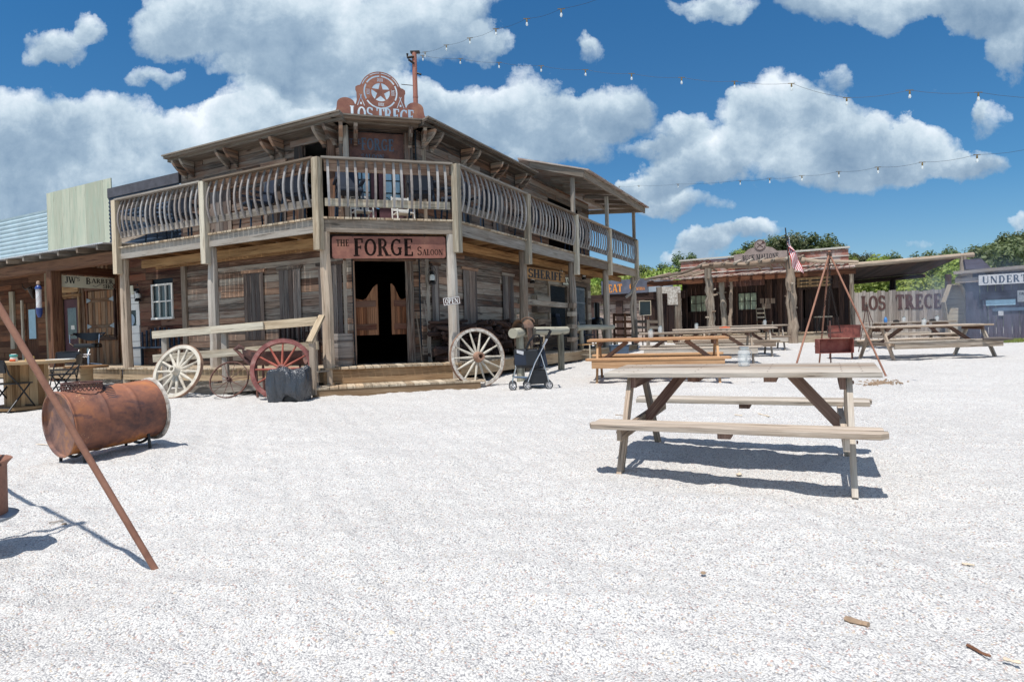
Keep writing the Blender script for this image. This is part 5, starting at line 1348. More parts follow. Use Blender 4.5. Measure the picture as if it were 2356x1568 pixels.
# ------------------------------------------------------------------ wagon wheels
def wheel(label, bottom, n, r, mats, spokes=12, thick=.055, hubr=.085, hubl=.26, rimw=.06, spin=0, name='wagon_wheel', sr=.02):
    n = Vector(n).normalized(); z = Vector((0, 0, 1)); up = (z-n*z.dot(n)).normalized(); rt = up.cross(n)
    ce = Vector(bottom)+up*r+n*0
    o = thing(name, label, 'wheel', bottom); c = ce-Vector(bottom)
    M = Matrix(((rt.x, up.x, n.x, c.x), (rt.y, up.y, n.y, c.y), (rt.z, up.z, n.z, c.z), (0, 0, 0, 1)))
    if M.to_3x3().determinant() < 0: M = Matrix(((-rt.x, up.x, n.x, c.x), (-rt.y, up.y, n.y, c.y), (-rt.z, up.z, n.z, c.z), (0, 0, 0, 1)))
    mb = MB(M); mb.smooth = True; t = thick/2
    ns = 64
    mb.lathe([(r-rimw, -t), (r-.012, -t), (r-.012, t), (r-rimw, t), (r-rimw, -t)], ns); mb.build('rim', mats[0], o, loc=(0, 0, 0))
    mb = MB(M); mb.smooth = True; mb.lathe([(r-.0115, -t-.002), (r, -t-.002), (r, t+.002), (r-.0115, t+.002)], ns); mb.build('tyre', mats[1], o, loc=(0, 0, 0))
    mb = MB(M); mb.smooth = True; h = hubl/2
    mb.lathe([(hubr*.45, h), (hubr*.78, h), (hubr*.8, h*.6), (hubr, h*.3), (hubr*1.05, 0), (hubr, -h*.3), (hubr*.75, -h), (0, -h)], 24)
    mb.lathe([(hubr*.45, h), (hubr*.45, h*.2), (0, h*.2)], 24); mb.build('hub', mats[2], o, loc=(0, 0, 0))
    for k in range(spokes):
        a = 2*PI*(k+spin)/spokes; d = Vector((math.cos(a), math.sin(a), 0))
        mb = MB(M); mb.smooth = True; mb.tube([d*hubr*.9+Vector((0, 0, .0)), d*(hubr+.1), d*(r-rimw-.12), d*(r-rimw+.005)], [sr*1.15, sr*1.2, sr*.85, sr*.8], 6 if sr < .01 else 8, flat=1.0); mb.build('spoke', mats[3], o, loc=(0, 0, 0))
    return o
b0 = G(392, 917); wheel('bleached cream wagon wheel leaning on the ramp, leftmost of the wheels', b0, (-.238, -.898, .365), .51, ('wheel_cream', 'iron_tyre', 'wheel_cream', 'wheel_cream'), 14, .06, .085, .3, .075, sr=.026)
b0 = G(520, 915); wheel('thin rusty iron wheel with slender spokes, between the cream and red wheels', b0, (0, -.9, .42), .345, ('rust_dark', 'rust_dark', 'rust_dark', 'rust_dark'), 10, .03, .04, .14, .014, sr=.006, spin=.2)
b0 = G(646, 919); wheel('red painted wagon wheel behind the black trash bag', b0, (.06, -.965, .22), .525, ('wheel_red', 'wheel_red', 'wheel_red', 'wheel_spoke_red'), 12, .065, .075, .2, .075, sr=.019)
b0 = G(1106, 890); wheel('large peeling white wagon wheel with a rusty hub right of the steps', b0, (.48, -.86, .17), .56, ('wheel_peel', 'iron_tyre', 'hub_rust', 'wheel_cream'), 14, .06, .1, .3, .065, sr=.021)

# trash bag pulled over a box-like bin
q = G(668, 922); q.z -= .02; s_ = thing('trash_bag', 'wrinkled black plastic trash bag pulled over a square bin by the red wheel', 'trash bag', q)
mb = MB(); mb.smooth = True; V = []; nu, nv = 56, 22
for j in range(nv+1):
    v = j/nv
    for i in range(nu):
        a = 2*PI*i/nu; ca, sa = math.cos(a), math.sin(a)
        e = 4.2; rr_ = (abs(ca)**e+abs(sa)**e)**(-1/e)
        w_ = .315+.035*math.sin(v*3.3)-.12*max(0, v-.95)*8
        fold = .009*math.sin(a*15+v*7+2*math.sin(v*5))*(.3+.7*abs(2*v-1))+.008*math.sin(a*5+4*v)
        x = ca*rr_*(w_+fold); y = sa*rr_*(w_*.66+fold); z = .56*v
        if v < .3 and abs(a-4.9) < .5: z += (.3-v)*.42*math.cos((a-4.9)/.5*1.57)
        p_ = Vector((x*4.5, y*4.5, z*3))
        V.append((x+mnoise.noise(p_)*.05, y+mnoise.noise(p_+Vector((9, 0, 0)))*.05, z+(.022*math.sin(a*3+1)+.012*math.sin(a*7))*v*v+.05*x*v))
F_ = [(j*nu+i, j*nu+(i+1) % nu, (j+1)*nu+(i+1) % nu, (j+1)*nu+i) for j in range(nv) for i in range(nu)]
V.append((0, 0, .5)); F_ += [(nv*nu+i, nv*nu+(i+1) % nu, len(V)-1) for i in range(nu)]
mb.add(V, F_); mb.build('bag', 'plastic_bag', s_, loc=(0, 0, 0), smooth=True)
mb = MB(); mb.box(-.24, .24, -.14, .14, .0, .45); mb.build('bin', 'black_vinyl', s_, loc=(0, 0, 0))
# rusty trough behind the red wheel
q = P(645, 905, 10.75); s_ = thing('iron_trough', 'rusty iron trough on legs with a curled lip behind the red wheel', 'trough', (q.x, 10.78, gz(10.78)))
mb = MB(); mb.smooth = True
V = []; n = 10
for x in (-.62, -.4, .4, .45):
    for i in range(n+1): a = PI*i/n; w_ = 1 if x > -.6 else .5; V.append((x, -.17*math.cos(a)*w_, .8-.24*math.sin(a)*w_+(.05 if x < -.6 else 0)))
mb.add(V, [(j*(n+1)+i, (j+1)*(n+1)+i, (j+1)*(n+1)+i+1, j*(n+1)+i+1) for j in range(3) for i in range(n)])
mb.tube([(-.62, 0, .86), (-.7, 0, .9), (-.78, 0, .85), (-.72, 0, .8), (-.6, 0, .66), (-.5, 0, .6)], [.02, .05, .04, .03, .04, .05], 8)
mb.build('trough_body', 'rust_dark', s_, loc=(0, 0, 0))
for x in (-.42, -.3, .35):
    mb = MB(); mb.tube([(x, 0, .62), (x, .02, 0)], .022, 8); mb.build('leg', 'rust_dark', s_, loc=(0, 0, 0))
# porch things
def lantern(label, c, hook=None, col='black_metal'):
    o = thing('lantern', label, 'lantern', c)
    mb = MB(); mb.smooth = True; mb.lathe([(0, 0), (.07, 0), (.075, .03), (.05, .07), (.045, .08)], 14); mb.lathe([(.045, .2), (.05, .21), (.035, .25), (.04, .27), (0, .29)], 14); mb.build('metal_body', col, o, loc=(0, 0, 0))
    mb = MB(); mb.smooth = True; mb.lathe([(.045, .08), (.06, .12), (.055, .17), (.042, .2)], 14); mb.build('globe', 'bulb_glass', o, loc=(0, 0, 0))
    for s2 in (-1, 1):
        mb = MB(); mb.smooth = True; mb.tube([(s2*.05, 0, .03), (s2*.085, 0, .08), (s2*.085, 0, .2), (s2*.045, 0, .27)], .006, 5); mb.build('side_tube', col, o, loc=(0, 0, 0))
    mb = MB(); mb.smooth = True; mb.tube([(.08*math.cos(t), 0, .25+.13*math.sin(t)) for t in np.arange(0, 3.2, .3)], .004, 4)
    mb.tube([(0, 0, .38), (0, .0, .42), (-.08, .1, .42)], .01, 5); mb.build('handle', col, o, loc=(0, 0, 0))
    return o
lantern('black oil lantern beside the six pane window', FL @ Vector((7.0, -.88, 2.3)))
lantern('black oil lantern hung right of the swing doors', FR @ Vector((.38, -.85, 2.3)))
lantern('black oil lantern under the sheriff sign', FR @ Vector((7.1, -.85, 2.95)))
lantern('black oil lantern above the barred cell door', FR @ Vector((9.0, -.85, 2.95)))
lantern('black oil lantern on the wall left of the sheriff sign', FR @ Vector((5.1, -.85, 2.6)))
q = D0 @ Vector((.02, .06, DZ+2.3))
o = skull('antler_skull', 'small pale antlers mounted over the saloon doors', q, nF, .55)
s_ = thing('sheriff_sign', 'long plank sign lettered Sheriff hanging under the right balcony', 'sign', FR @ Vector((4.35, -.5, 2.95)))
# it hangs across the porch: from the balcony beam towards the wall
sa = P(1211, 625, 15.6); sb2 = P(1299, 624, 17.4)
d = (sb2-sa); d.z = 0; s_.location = (sa.x, sa.y, 0); W_ = d.length
zc = (P(1211, 627, 15.6).z); zc2 = P(1299, 622, 17.4).z
M = face_frame((0, 0, zc-.14), d, (0, 0, 1), Vector((d.y, -d.x, 0)))
s_.location = (sa.x, sa.y, zc-.14); M = face_frame((0, 0, 0), d, (0, 0, 1), Vector((d.y, -d.x, 0)))
mb = MB(M); mb.box(0, W_, 0, .29, -.015, .015); bo = mb.build('board', 'w_tan', s_, loc=(0, 0, 0))
mb = MB(M); tw = textw('SHERIFF', .23); text(mb, 'SHERIFF', .06, .03, .23, .015, .003, wx=(W_-.22)/tw, bold=1.25); mb.build('lettering', 'ink', bo, loc=(0, 0, 0))
mb = MB(M)
for x in (.2, W_-.2): mb.tube([(x, .29, 0), (x, .38, 0)], .008, 5)
mb.build('hanger', 'chain_dark', s_, loc=(0, 0, 0))
sa = P(1294, 656, 18.6); d = Vector((.75, .66, 0)).normalized()
s_ = thing('jail_sign', 'small cream sign reading Jail beside the sheriff sign', 'sign', sa)
M = face_frame((0, 0, 0), d, (0, 0, 1), Vector((d.y, -d.x, 0)))
mb = MB(M); mb.box(0, .5, 0, .26, -.01, .01); bo = mb.build('frame', 'ink', s_, loc=(0, 0, 0))
mb = MB(M); mb.box(.02, .48, .02, .24, .01, .013); b2 = mb.build('panel', 'cream_sign', bo, loc=(0, 0, 0))
mb = MB(M); text(mb, 'JAIL', .08, .06, .14, .013, .003); mb.build('lettering', 'ink', s_, loc=(0, 0, 0))
# OPEN board on the right entrance post
q = P(1039, 692, 11.62)
s_ = thing('open_sign', 'small tilted rust and white board reading Open nailed to the entrance post', 'sign', q)
M = face_frame((0, 0, 0), (uF.x, uF.y, .12), (-.12*uF.x, -.12*uF.y, 1), nF)
mb = MB(M); mb.box(-.165, .165, -.075, .075, -.012, .0); bo = mb.build('board', 'letter_rust', s_, loc=(0, 0, 0))
mb = MB(M)
for a in (-.155, .145): mb.box(a, a+.01, -.068, .068, .0, .003)
for a in (-.068, .058): mb.box(-.145, .145, a, a+.01, .0, .0035)
mb.build('border', 'letter_white', bo, loc=(0, 0, 0))
mb = MB(M); text(mb, 'OPEN', -.125, -.048, .1, .0, .004, serif=False, bold=1.0, wx=.84); mb.build('lettering', 'letter_white', bo, loc=(0, 0, 0))
# porch bench and washtub, left of the doors
def bench(label, F, x0, x1, y0, y1, mat='w_dark'):
    c = F @ Vector(((x0+x1)/2, (y0+y1)/2, DZ)); o = thing('bench', label, 'bench', c); M = Matrix.Translation(-c) @ F
    mb = MB(M); mb.box(x0, x1, y0, y1, DZ+.42, DZ+.46); mb.build('seat', mat, o, loc=(0, 0, 0))
    mb = MB(M)
    for i in range(9): x = x0+.04+(x1-x0-.08)*i/8; mb.box(x-.02, x+.02, y0, y0+.03, DZ+.46, DZ+.82+.1*math.sin(PI*i/8))
    mb.build('backrest', mat, o, loc=(0, 0, 0))
    for x in (x0+.03, x1-.03):
        for y in (y0+.03, y1-.03): mb = MB(M); mb.box(x-.025, x+.025, y-.025, y+.025, DZ, DZ+.42); mb.build('leg', mat, o, loc=(0, 0, 0))
    return o
bench('dark wooden bench with a slatted carved back on the porch behind the ramp rails', FL, 1.0, 2.2, -.95, -.55)
bench('dark bench below the six pane window on the porch', FL, 5.5, 7.0, -.95, -.6, 'navy')
def tub(label, c, r=.24, h=.5, mat='galv'):
    o = thing('barrel', label, 'barrel', c)
    mb = MB(); mb.smooth = True; mb.lathe([(0, 0), (r*.85, 0), (r*.98, h*.3), (r, h*.6), (r*.95, h), (r*.9, h), (r*.88, h-.04), (0, h-.05)], 28)
    for z in (.2, .75): mb.lathe([(r*1.0, h*z), (r*1.03, h*z), (r*1.03, h*z+.03), (r*1.0, h*z+.03)], 28)
    mb.build('barrel_body', mat, o, loc=(0, 0, 0)); return o
q = FF @ Vector((.32, -.62, DZ)); tub('blue grey weathered wooden barrel on the porch left of the doors', q, .23, .62, 'w_shutter')
# split firewood stack right of the doors, and iron junk
def firewood(label, F, x0, x1, y0, z1, seed, n):
    R = random.Random(seed); c = F @ Vector(((x0+x1)/2, y0, DZ)); o = thing('firewood_stack', label, 'firewood', c); M = Matrix.Translation(-c) @ F
    mb = MB(M)
    for i in range(n):
        x = R.uniform(x0, x1); z = DZ+R.random()*z1*(1-.15*R.random()); y = y0+R.uniform(-.15, .15); a = R.uniform(-.5, .5); l = R.uniform(.15, .3); r = R.uniform(.03, .06)
        dx, dz = math.cos(a)*l, math.sin(a)*l*.6
        if R.random() < .4: dx *= .2; yy = l
        else: yy = R.uniform(-.1, .1)
        mb.tube([(x-dx, y-yy, max(DZ+r, z-dz)), (x+dx, y+yy, max(DZ+r, z+dz))], r, R.choice([4, 5, 6]))
    mb.build('split_logs', 'w_dark', o, loc=(0, 0, 0)); return o
firewood('dark firewood stacked low on the porch right of the doors', FR, .35, 1.3, -.75, .85, 1, 70)
firewood('tall dark heap of firewood and roots on the porch behind the wagon wheel', FR, 1.5, 3.0, -.6, .85, 2, 170)
firewood('dark firewood piled against the wall beyond the second porch post', FR, 3.4, 4.8, -.6, .75, 3, 110)
for x, y, nm in ((-.05, -.86, 'left'), (.62, -.86, 'right')):
    pass
def tool(name, label, p0, p1, r=.014, mat='w_post'):
    mb = MB(); mb.smooth = True; mb.tube([p0, Vector(p0).lerp(Vector(p1), .5)+Vector((.01, 0, 0)), p1], r, 7); tag(mb.build(name, mat), label, 'stick')
tool('walking_stick', 'thin pale stick leaning on the wall right of the swing doors', FF @ Vector((WF-.62, -.75, DZ)), FF @ Vector((WF-.68, -.97, DZ+1.0)))
tool('walking_stick', 'second taller thin stick leaning at the corner by the lantern', FF @ Vector((WF-.42, -.72, DZ)), FF @ Vector((WF-.55, -.95, DZ+1.5)), .01)

# balcony furniture
def patio_chair(label, c, rz, mat='dark_fabric'):
    o = thing('balcony_chair', label, 'chair', c, rz, 'dark chairs on the balcony')
    mb = MB(); mb.box(-.24, .24, -.24, .22, .55, .62); mb.build('seat', mat, o, loc=(0, 0, 0), bevel=.02)
    mb = MB(); mb.hexa([(-.24, .2, .6), (.24, .2, .6), (.24, .26, .6), (-.24, .26, .6), (-.21, .3, 1.12), (.21, .3, 1.12), (.21, .34, 1.12), (-.21, .34, 1.12)]); mb.build('backrest', mat, o, loc=(0, 0, 0), bevel=.015)
    for sx in (-1, 1):
        mb = MB(); mb.box(sx*.25-.03, sx*.25+.03, -.22, .26, .76, .8); mb.build('armrest', mat, o, loc=(0, 0, 0))
        for sy in (-1, 1): mb = MB(); mb.tube([(sx*.22, sy*.21, .56), (sx*.26, sy*.25, 0)], .02, 6); mb.build('leg', 'navy', o, loc=(0, 0, 0))
    return o
aL = math.atan2(-nL.x, nL.y); 
def rzof(n): return math.atan2(n.x, -n.y)
for F, n, lst in ((FL, nL, ((1.05, 'in front of the dark upper window'), (2.25, 'between the balcony post and the upper window'), (4.4, 'behind the outer left bay of balusters'), (5.4, 'at the far left end of the balcony'))),
                  (FF, nF, ((.55, 'left of the balcony doors'), (1.95, 'right of the balcony doors'))),
                  (FR, nR, ((.8, 'just around the right corner'), (1.9, 'beside the second right bay shutter'), (4.2, 'in the middle right bay'), (7.4, 'near the lit bulbs')))):
    for x, wh in lst:
        c = F @ Vector((x, -.52, BZ)); patio_chair('dark high backed chair on the balcony '+wh, c, rzof(-n)+RN.uniform(-.4, .4)+PI*(RN.random() < .4))
def rocker(label, c, rz):
    o = thing('white_rocking_chair', label, 'rocking chair', c, rz)
    mb = MB(); mb.box(-.22, .22, -.2, .2, .36, .40); mb.build('seat', 'white_paint', o, loc=(0, 0, 0))
    for s2 in (-1, 1):
        mb = MB(); mb.tube([(s2*.23, -.24, .0), (s2*.23, -.21, .62)], .022, 6); mb.tube([(s2*.23, .22, 0), (s2*.23, .28, .98)], .02, 6); mb.build('upright', 'white_paint', o, loc=(0, 0, 0))
    mb = MB()
    for z in (.55, .68, .81, .92): mb.box(-.22, .22, .235+z*.04, .255+z*.04, z-.035, z+.035)
    mb.build('backrest', 'white_paint', o, loc=(0, 0, 0)); return o
for px_, nm_ in ((833, 'left'), (928, 'right')):
    q = P(px_, 480, 12.15+(px_-880)*.003); o = rocker('low white chair on the balcony, the '+nm_+' one of two behind the front rail', (q.x, q.y, BZ), rzof(nF)+.2); o.scale = (.75, .75, .62)
# roof pole
p0 = P(957, 262, 13.4); p1 = P(953, 122, 13.4)
s_ = thing('light_pole', 'salmon red steel pole standing behind the rooftop sign', 'pole', (p0.x, p0.y, EZ+.1))
mb = MB(); mb.smooth = True; h = p1.z-s_.location.z; dx = p1.x-p0.x; mb.tube([(0, 0, 0), (dx, 0, h)], .052, 16); mb.tube([(dx*.55, 0, h*.48), (dx*.55, 0, h*.5)], .057, 16); mb.tube([(dx*.2, 0, h*.2), (dx*.2, 0, h*.21)], .056, 16); mb.build('pole_shaft', 'pole_pink', s_, loc=(0, 0, 0))
mb = MB(); mb.box(dx-.08, dx+.12, -.05, .05, h, h+.03); mb.tube([(dx, -.05, h-.25), (dx-.12, -.08, h-.17), (dx-.12, -.08, h-.25)], .025, 6); mb.tube([(dx, 0, h-.42), (dx+.14, -.03, h-.48)], .02, 6); mb.tube([(dx*.4, 0, h*.62), (dx-.3, 0, h*.64)], .008, 5); mb.tube([(dx, -.05, h-.1), (dx-.14, -.06, h-.12), (dx-.14, -.06, h-.04)], .028, 6); mb.build('bracket', 'chain_dark', s_, loc=(0, 0, 0))
def lightstring(label, pts, ends, sz=.6):
    o = thing('string_lights', label, 'string lights', pts[0]); L0 = Vector(pts[0])
    allp = [Vector(ends[0])]+[p+Vector((0, 0, .02)) for p in pts]+[Vector(ends[1])]
    cp = []
    for i in range(len(allp)-1):
        a, b_ = allp[i], allp[i+1]
        for k in range(4): q = k/4; cp.append(a.lerp(b_, q)-Vector((0, 0, .03*math.sin(PI*q)))-L0)
    cp.append(allp[-1]-L0)
    mb = MB(); mb.tube(cp, .002, 4); mb.build('cable', 'cable', o, loc=(0, 0, 0))
    for p in pts:
        q = p-L0
        mb = MB(); mb.smooth = True; mb.lathe([(0, .02*sz), (.014*sz, .02*sz), (.02*sz, -.01*sz), (.018*sz, -.055*sz), (0, -.055*sz)], 10, q); mb.box(q.x-.05, q.x+.05, q.y-.004, q.y+.004, q.z+.015, q.z+.023); sk = mb.build('socket', 'socket', o, loc=(0, 0, 0))
        mb = MB(); mb.smooth = True; mb.lathe([(a_*sz, b_*sz) for a_, b_ in ((.012, -.055), (.022, -.08), (.03, -.115), (.024, -.14), (0, -.15))], 12, q); mb.build('bulb', 'bulb_glass', o, loc=(0, 0, 0))
    return o
top = Vector((p1.x, 13.3, p1.z))
b1 = [(978, 122, 12.9), (1027, 106, 12.0), (1081, 90, 11.0), (1141, 69, 10.1), (1212, 46, 9.2), (1291, 24, 8.4)]
lightstring('string of clear bulbs rising from the roof pole toward the top of the view', [P(x, y, Y) for x, y, Y in b1], (top, P(1420, -20, 7.3)))
b2 = [(973, 130, 12.9), (1059, 137, 12.3), (1148, 146, 11.8), (1245, 154, 11.3), (1347, 163, 10.8), (1453, 172, 10.4), (1568, 181, 9.9), (1690, 190, 9.5), (1821, 195, 9.1), (1948, 228, 8.7), (2093, 211, 8.3), (2251, 216, 7.9)]
lightstring('long string of clear bulbs running right from the roof pole', [P(x, y, Y) for x, y, Y in b2], (top, P(2450, 225, 7.5)))
b3 = [(1425, 430, 22.0), (1470, 428, 20), (1560, 425, 18), (1703, 417, 15), (1771, 412, 13.6), (1845, 406, 12.4), (1930, 397, 11.4), (2020, 387, 10.4), (2122, 376, 9.5), (2248, 359, 8.6)]
lightstring('lower string of small bulbs running right from the balcony roof', [P(x, y, Y) for x, y, Y in b3], (P(1412, 440, 22.4), P(2400, 335, 7.9)))
s_ = thing('antler_bundle', 'white antler bundle fixed to the corner of the balcony roof', 'antlers', P(1413, 462, 22.3))
mb = MB(); mb.smooth = True; RR = random.Random(8)
for k in range(9):
    a = RR.uniform(-.6, 2.6); l = RR.uniform(.25, .5); mb.tube([(0, 0, 0), (l*.5*math.cos(a), RR.uniform(-.1, .1), l*.5*math.sin(a)*.8+.04), (l*math.cos(a*.8), RR.uniform(-.1, .1), l*math.sin(a*.9)*.8)], [.025, .02, .006], 6)
mb.build('antlers', 'bone', s_, loc=(0, 0, 0))
# ------------------------------------------------------------------ picnic tables
def picnic(label, M, Lg, W, Wb, hb, ht, mt, mb_, apron=False, nplank=5, group=None, brace='w_table_brown', thick=.04):
    """M places the table: local x along it, z up"""
    c = M @ Vector((0, 0, 0)); o = thing('picnic_table', label, 'picnic table', c, 0, group)
    M = Matrix.Translation(-c) @ M
    mb = MB(M); pw = W/nplank; h = Lg/2
    for i in range(nplank):
        y0 = -W/2+i*pw; j = RN.uniform(-.012, .012); dz = RN.uniform(-.002, .002)
        mb.box(-h+j, h+j*.5, y0+.003, y0+pw-.003, ht-thick+dz, ht+dz)
    mb.build('tabletop', mt, o, loc=(0, 0, 0), bevel=.004)
    bwid = .245
    for s in (-1, 1):
        mb = MB(M)
        for k in range(2):
            y0 = s*(Wb/2)-(bwid if s > 0 else 0)+k*bwid/2; ch = .05
            if (s < 0 and k == 0): poly = [(-h+.0, y0+ch), (-h+ch*.6, y0), (h-ch, y0), (h, y0+ch), (h, y0+bwid/2-.003), (-h, y0+bwid/2-.003)]
            elif (s > 0 and k == 1): poly = [(-h, y0), (h, y0), (h, y0+bwid/2-ch), (h-ch, y0+bwid/2-.003), (-h+ch, y0+bwid/2-.003), (-h, y0+bwid/2-ch)]
            else: poly = [(-h+.02, y0), (h-.02, y0), (h-.02, y0+bwid/2-.003), (-h+.02, y0+bwid/2-.003)]
            T0 = mb.T; n = len(poly)
            F_ = [tuple(range(n))[::-1], tuple(range(n, 2*n))]; U_ = [[(poly[i][0], poly[i][1]) for i in F_[0]], [(poly[i-n][0], poly[i-n][1]) for i in F_[1]]]
            for i in range(n):
                j = (i+1) % n; F_.append((i, j, n+j, n+i)); U_.append([(poly[i][0], .3), (poly[j][0], .3), (poly[j][0], .3+thick), (poly[i][0], .3+thick)])
            mb.add([(x, y, hb-thick) for x, y in poly]+[(x, y, hb) for x, y in poly], F_, U_)
        mb.build('bench_seat', mb_, o, loc=(0, 0, 0), bevel=.004)
        if apron:
            mb = MB(M); y = s*(Wb/2-.03); mb.box(-h+.12, h-.12, y-.02, y+.02, hb-thick-.14, hb-thick-.002); mb.build('bench_apron', mb_, o, loc=(0, 0, 0))
    for sx in (-1, 1):
        x = sx*(h-.2)
        for s in (-1, 1):
            mb = MB(M); yt = s*(W/2-.16); yb = s*(Wb/2-.13)
            mb.beam((x, yt, ht-thick-.002), (x+sx*.0, yb, -.04), .04, .09, up=(0, 1, 0)); mb.build('leg', mb_, o, loc=(0, 0, 0), bevel=.003)
        mb = MB(M); xi = x-sx*.045
        mb.box(xi-.02, xi+.02, -Wb/2+.03, Wb/2-.03, hb-thick-.09, hb-thick-.002); mb.build('bench_support', mb_, o, loc=(0, 0, 0))
        mb = MB(M); mb.box(xi-.02, xi+.02, -W/2+.04, W/2-.04, ht-thick-.09, ht-thick-.001); mb.build('top_cleat', brace, o, loc=(0, 0, 0))
        mb = MB(M); mb.beam((xi-sx*.01, 0, hb-thick-.06), (sx*h*.42, 0, ht-thick-.015), .085, .038, up=(0, 1, 0)); mb.build('brace', brace, o, loc=(0, 0, 0))
    for x in (-h*.28, h*.28):
        mb = MB(M); mb.box(x-.045, x+.045, -W/2+.06, W/2-.06, ht-thick-.04, ht-thick-.001); mb.build('top_cleat', brace, o, loc=(0, 0, 0))
    for s in (-1, 1):
        mb = MB(M); y = s*(Wb/2-.125); mb.box(-.045, .045, y-.1, y+.1, hb-thick-.04, hb-thick-.001); mb.build('seat_cleat', brace, o, loc=(0, 0, 0))
    return o
def jar(label, c, s=1.0):
    o = thing('mason_jar', label, 'jar', c, 0, None)
    mb = MB(); mb.smooth = True; k = .042*s; h = .14*s
    mb.lathe([(0, .004), (k*.85, 0), (k, .012), (k*1.02, h*.65), (k*.95, h*.76), (k*.78, h*.84), (k*.78, h*.9)], 24); mb.build('glass_body', 'jar_glass', o, loc=(0, 0, 0))
    mb = MB(); mb.smooth = True; mb.lathe([(k*.82, h*.86), (k*.85, h*.87), (k*.85, h*1.0), (k*.8, h*1.01), (k*.7, h*1.0), (k*.7, h*.93)], 24); mb.build('screw_lid', 'chrome', o, loc=(0, 0, 0))
    mb = MB(); mb.smooth = True; mb.tube([(k*.9*math.cos(t), 0+.0, h*.86) for t in (0,)]+[(k*1.0, 0, h*.86), (k*1.35, .0, h*.7), (k*1.3, 0, h*.45), (k*1.05, 0, h*.3)], .0025, 5); mb.build('bail_handle', 'chrome', o, loc=(0, 0, 0))
    return o
T1 = Matrix.Translation((1.851, 5.10, .137)) @ Matrix.Rotation(-.463, 4, 'Z') @ Matrix.Rotation(.04, 4, 'X') @ Matrix.Rotation(-.007, 4, 'Y')
near_t = picnic('weathered grey picnic table in the foreground with a glass jar on it', T1, 2.034, .715, 1.602, .434, .786, 'w_table', 'w_table')
Tn = Matrix.Translation(-Vector(near_t.location)) @ T1
for sx in (-1, 1):
    for sy in (-1, 1):
        for yy, zz in ((.57, .37), (.60, .335), (.245, .70)):
            mb = MB(Tn); x = sx*(1.017-.2+.0205); mb.smooth = True; mb.lathe([(.014, 0), (.013, .006), (.007, .01), (0, .011)], 10, (x, sy*yy, zz), (sx, 0, 0)); mb.build('bolt_head', 'rust_dark', near_t, loc=(0, 0, 0))
for x in (-.9, -.77, -.27, .27, .77, .9):
    for k in range(5):
        mb = MB(Tn); mb.lathe([(.006, 0), (.005, .0015), (0, .002)], 8, (x, -.3575+.143*(k+.5)+.01*math.sin(x*20+k), .788), (0, 0, 1)); mb.build('screw_head', 'rust_dark', near_t, loc=(0, 0, 0))
q = T1 @ Vector((-.03, .0, .788)); jp = P(1692, 848, 5.02); jl = T1.inverted() @ jp
jar('clear glass mason jar with a wire handle on the foreground picnic table', T1 @ Vector((.06, .12, .788)), 1.15)
def ptable(label, cx, cy, yaw, Lg, ht, mt, mb2, group=None, ap=True, hb=.45, W=.72, Wb=1.5, bx=-.0, zoff=0):
    M = Matrix.Translation((cx, cy, gz(cy)+zoff)) @ Matrix.Rotation(yaw, 4, 'Z') @ Matrix.Rotation(.022, 4, 'X')
    return M, picnic(label, M, Lg, W, Wb, hb, ht, mt, mb2, ap, group=group)
# orange table
c = P(1512, 780, 11.9)
M2, o = ptable('orange stained picnic table behind the foreground table, in front of the hitching rail', c.x, 12.0, math.radians(-13), 2.62, .80, 'w_orange', 'w_orange', hb=.46)
jar('glass jar on the orange picnic table', M2 @ Vector((-.1, .15, .802)), 1.2)
MT = []
for i, (x, Y, yaw, lb) in enumerate(((1604, 15.4, -13, 'grey picnic table directly behind the orange table'), (1664, 18.0, -13, 'grey picnic table third from the front in the row behind the orange one'), (1706, 20.6, -13, 'grey picnic table farthest back in the row, nearest the plank shop'))):
    c = P(x, 765, Y); M, o = ptable(lb, c.x, Y, math.radians(yaw), 2.85, .80, 'w_table', 'w_table', group=None); MT.append(M)
jar('glass jar on the left part of the table behind the orange one', MT[0] @ Vector((-.9, .0, .802)), 1.2)
jar('glass jar left of the orange tray on the third table of the row', MT[1] @ Vector((-.75, .0, .802)), 1.2)
jar('glass jar near the right end of the farthest table of the row', MT[2] @ Vector((.75, .1, .802)), 1.2)
mb = MB(MT[1] @ Matrix.Translation((.05, .05, .802))); mb.prism(rrect(.3, .16, .05), 0, .03); mb.prism(rrect(.12, .1, .03), .03, .05); tag(mb.build('orange_tray', 'orange_plastic'), 'small orange plastic basket on the third picnic table of the row', 'basket')
c = P(2135, 750, 15.3)
M6, o = ptable('long grey picnic table in front of the lettered fence, nearer of the two', c.x, 15.4, math.radians(6), 3.05, .80, 'w_table', 'w_table', zoff=.0)
c = P(2112, 745, 19.0)
M7, o = ptable('pale grey picnic table nearest the lettered fence, carrying several jars', c.x, 19.4, math.radians(4), 2.5, .80, 'w_table', 'w_table', ap=False)
jar('glass jar on the middle of the long table by the fence', M6 @ Vector((-.05, .0, .802)), 1.2)
for x, lb in ((-.2, 'glass jar left of centre on the table nearest the fence'), (.9, 'glass jar between dark trays on the table nearest the fence')): jar(lb, M7 @ Vector((x, .0, .802)), 1.2)
cc = M7 @ Vector((-.8, 0, .802)); s_ = thing('blue_bottle', 'small blue bottle on the table nearest the fence', 'bottle', cc)
mb = MB(); mb.smooth = True; mb.lathe([(0, 0), (.045, 0), (.05, .02), (.045, .12), (.02, .15), (.02, .18), (0, .18)], 14); mb.build('bottle_body', 'blue_bottle', s_, loc=(0, 0, 0))
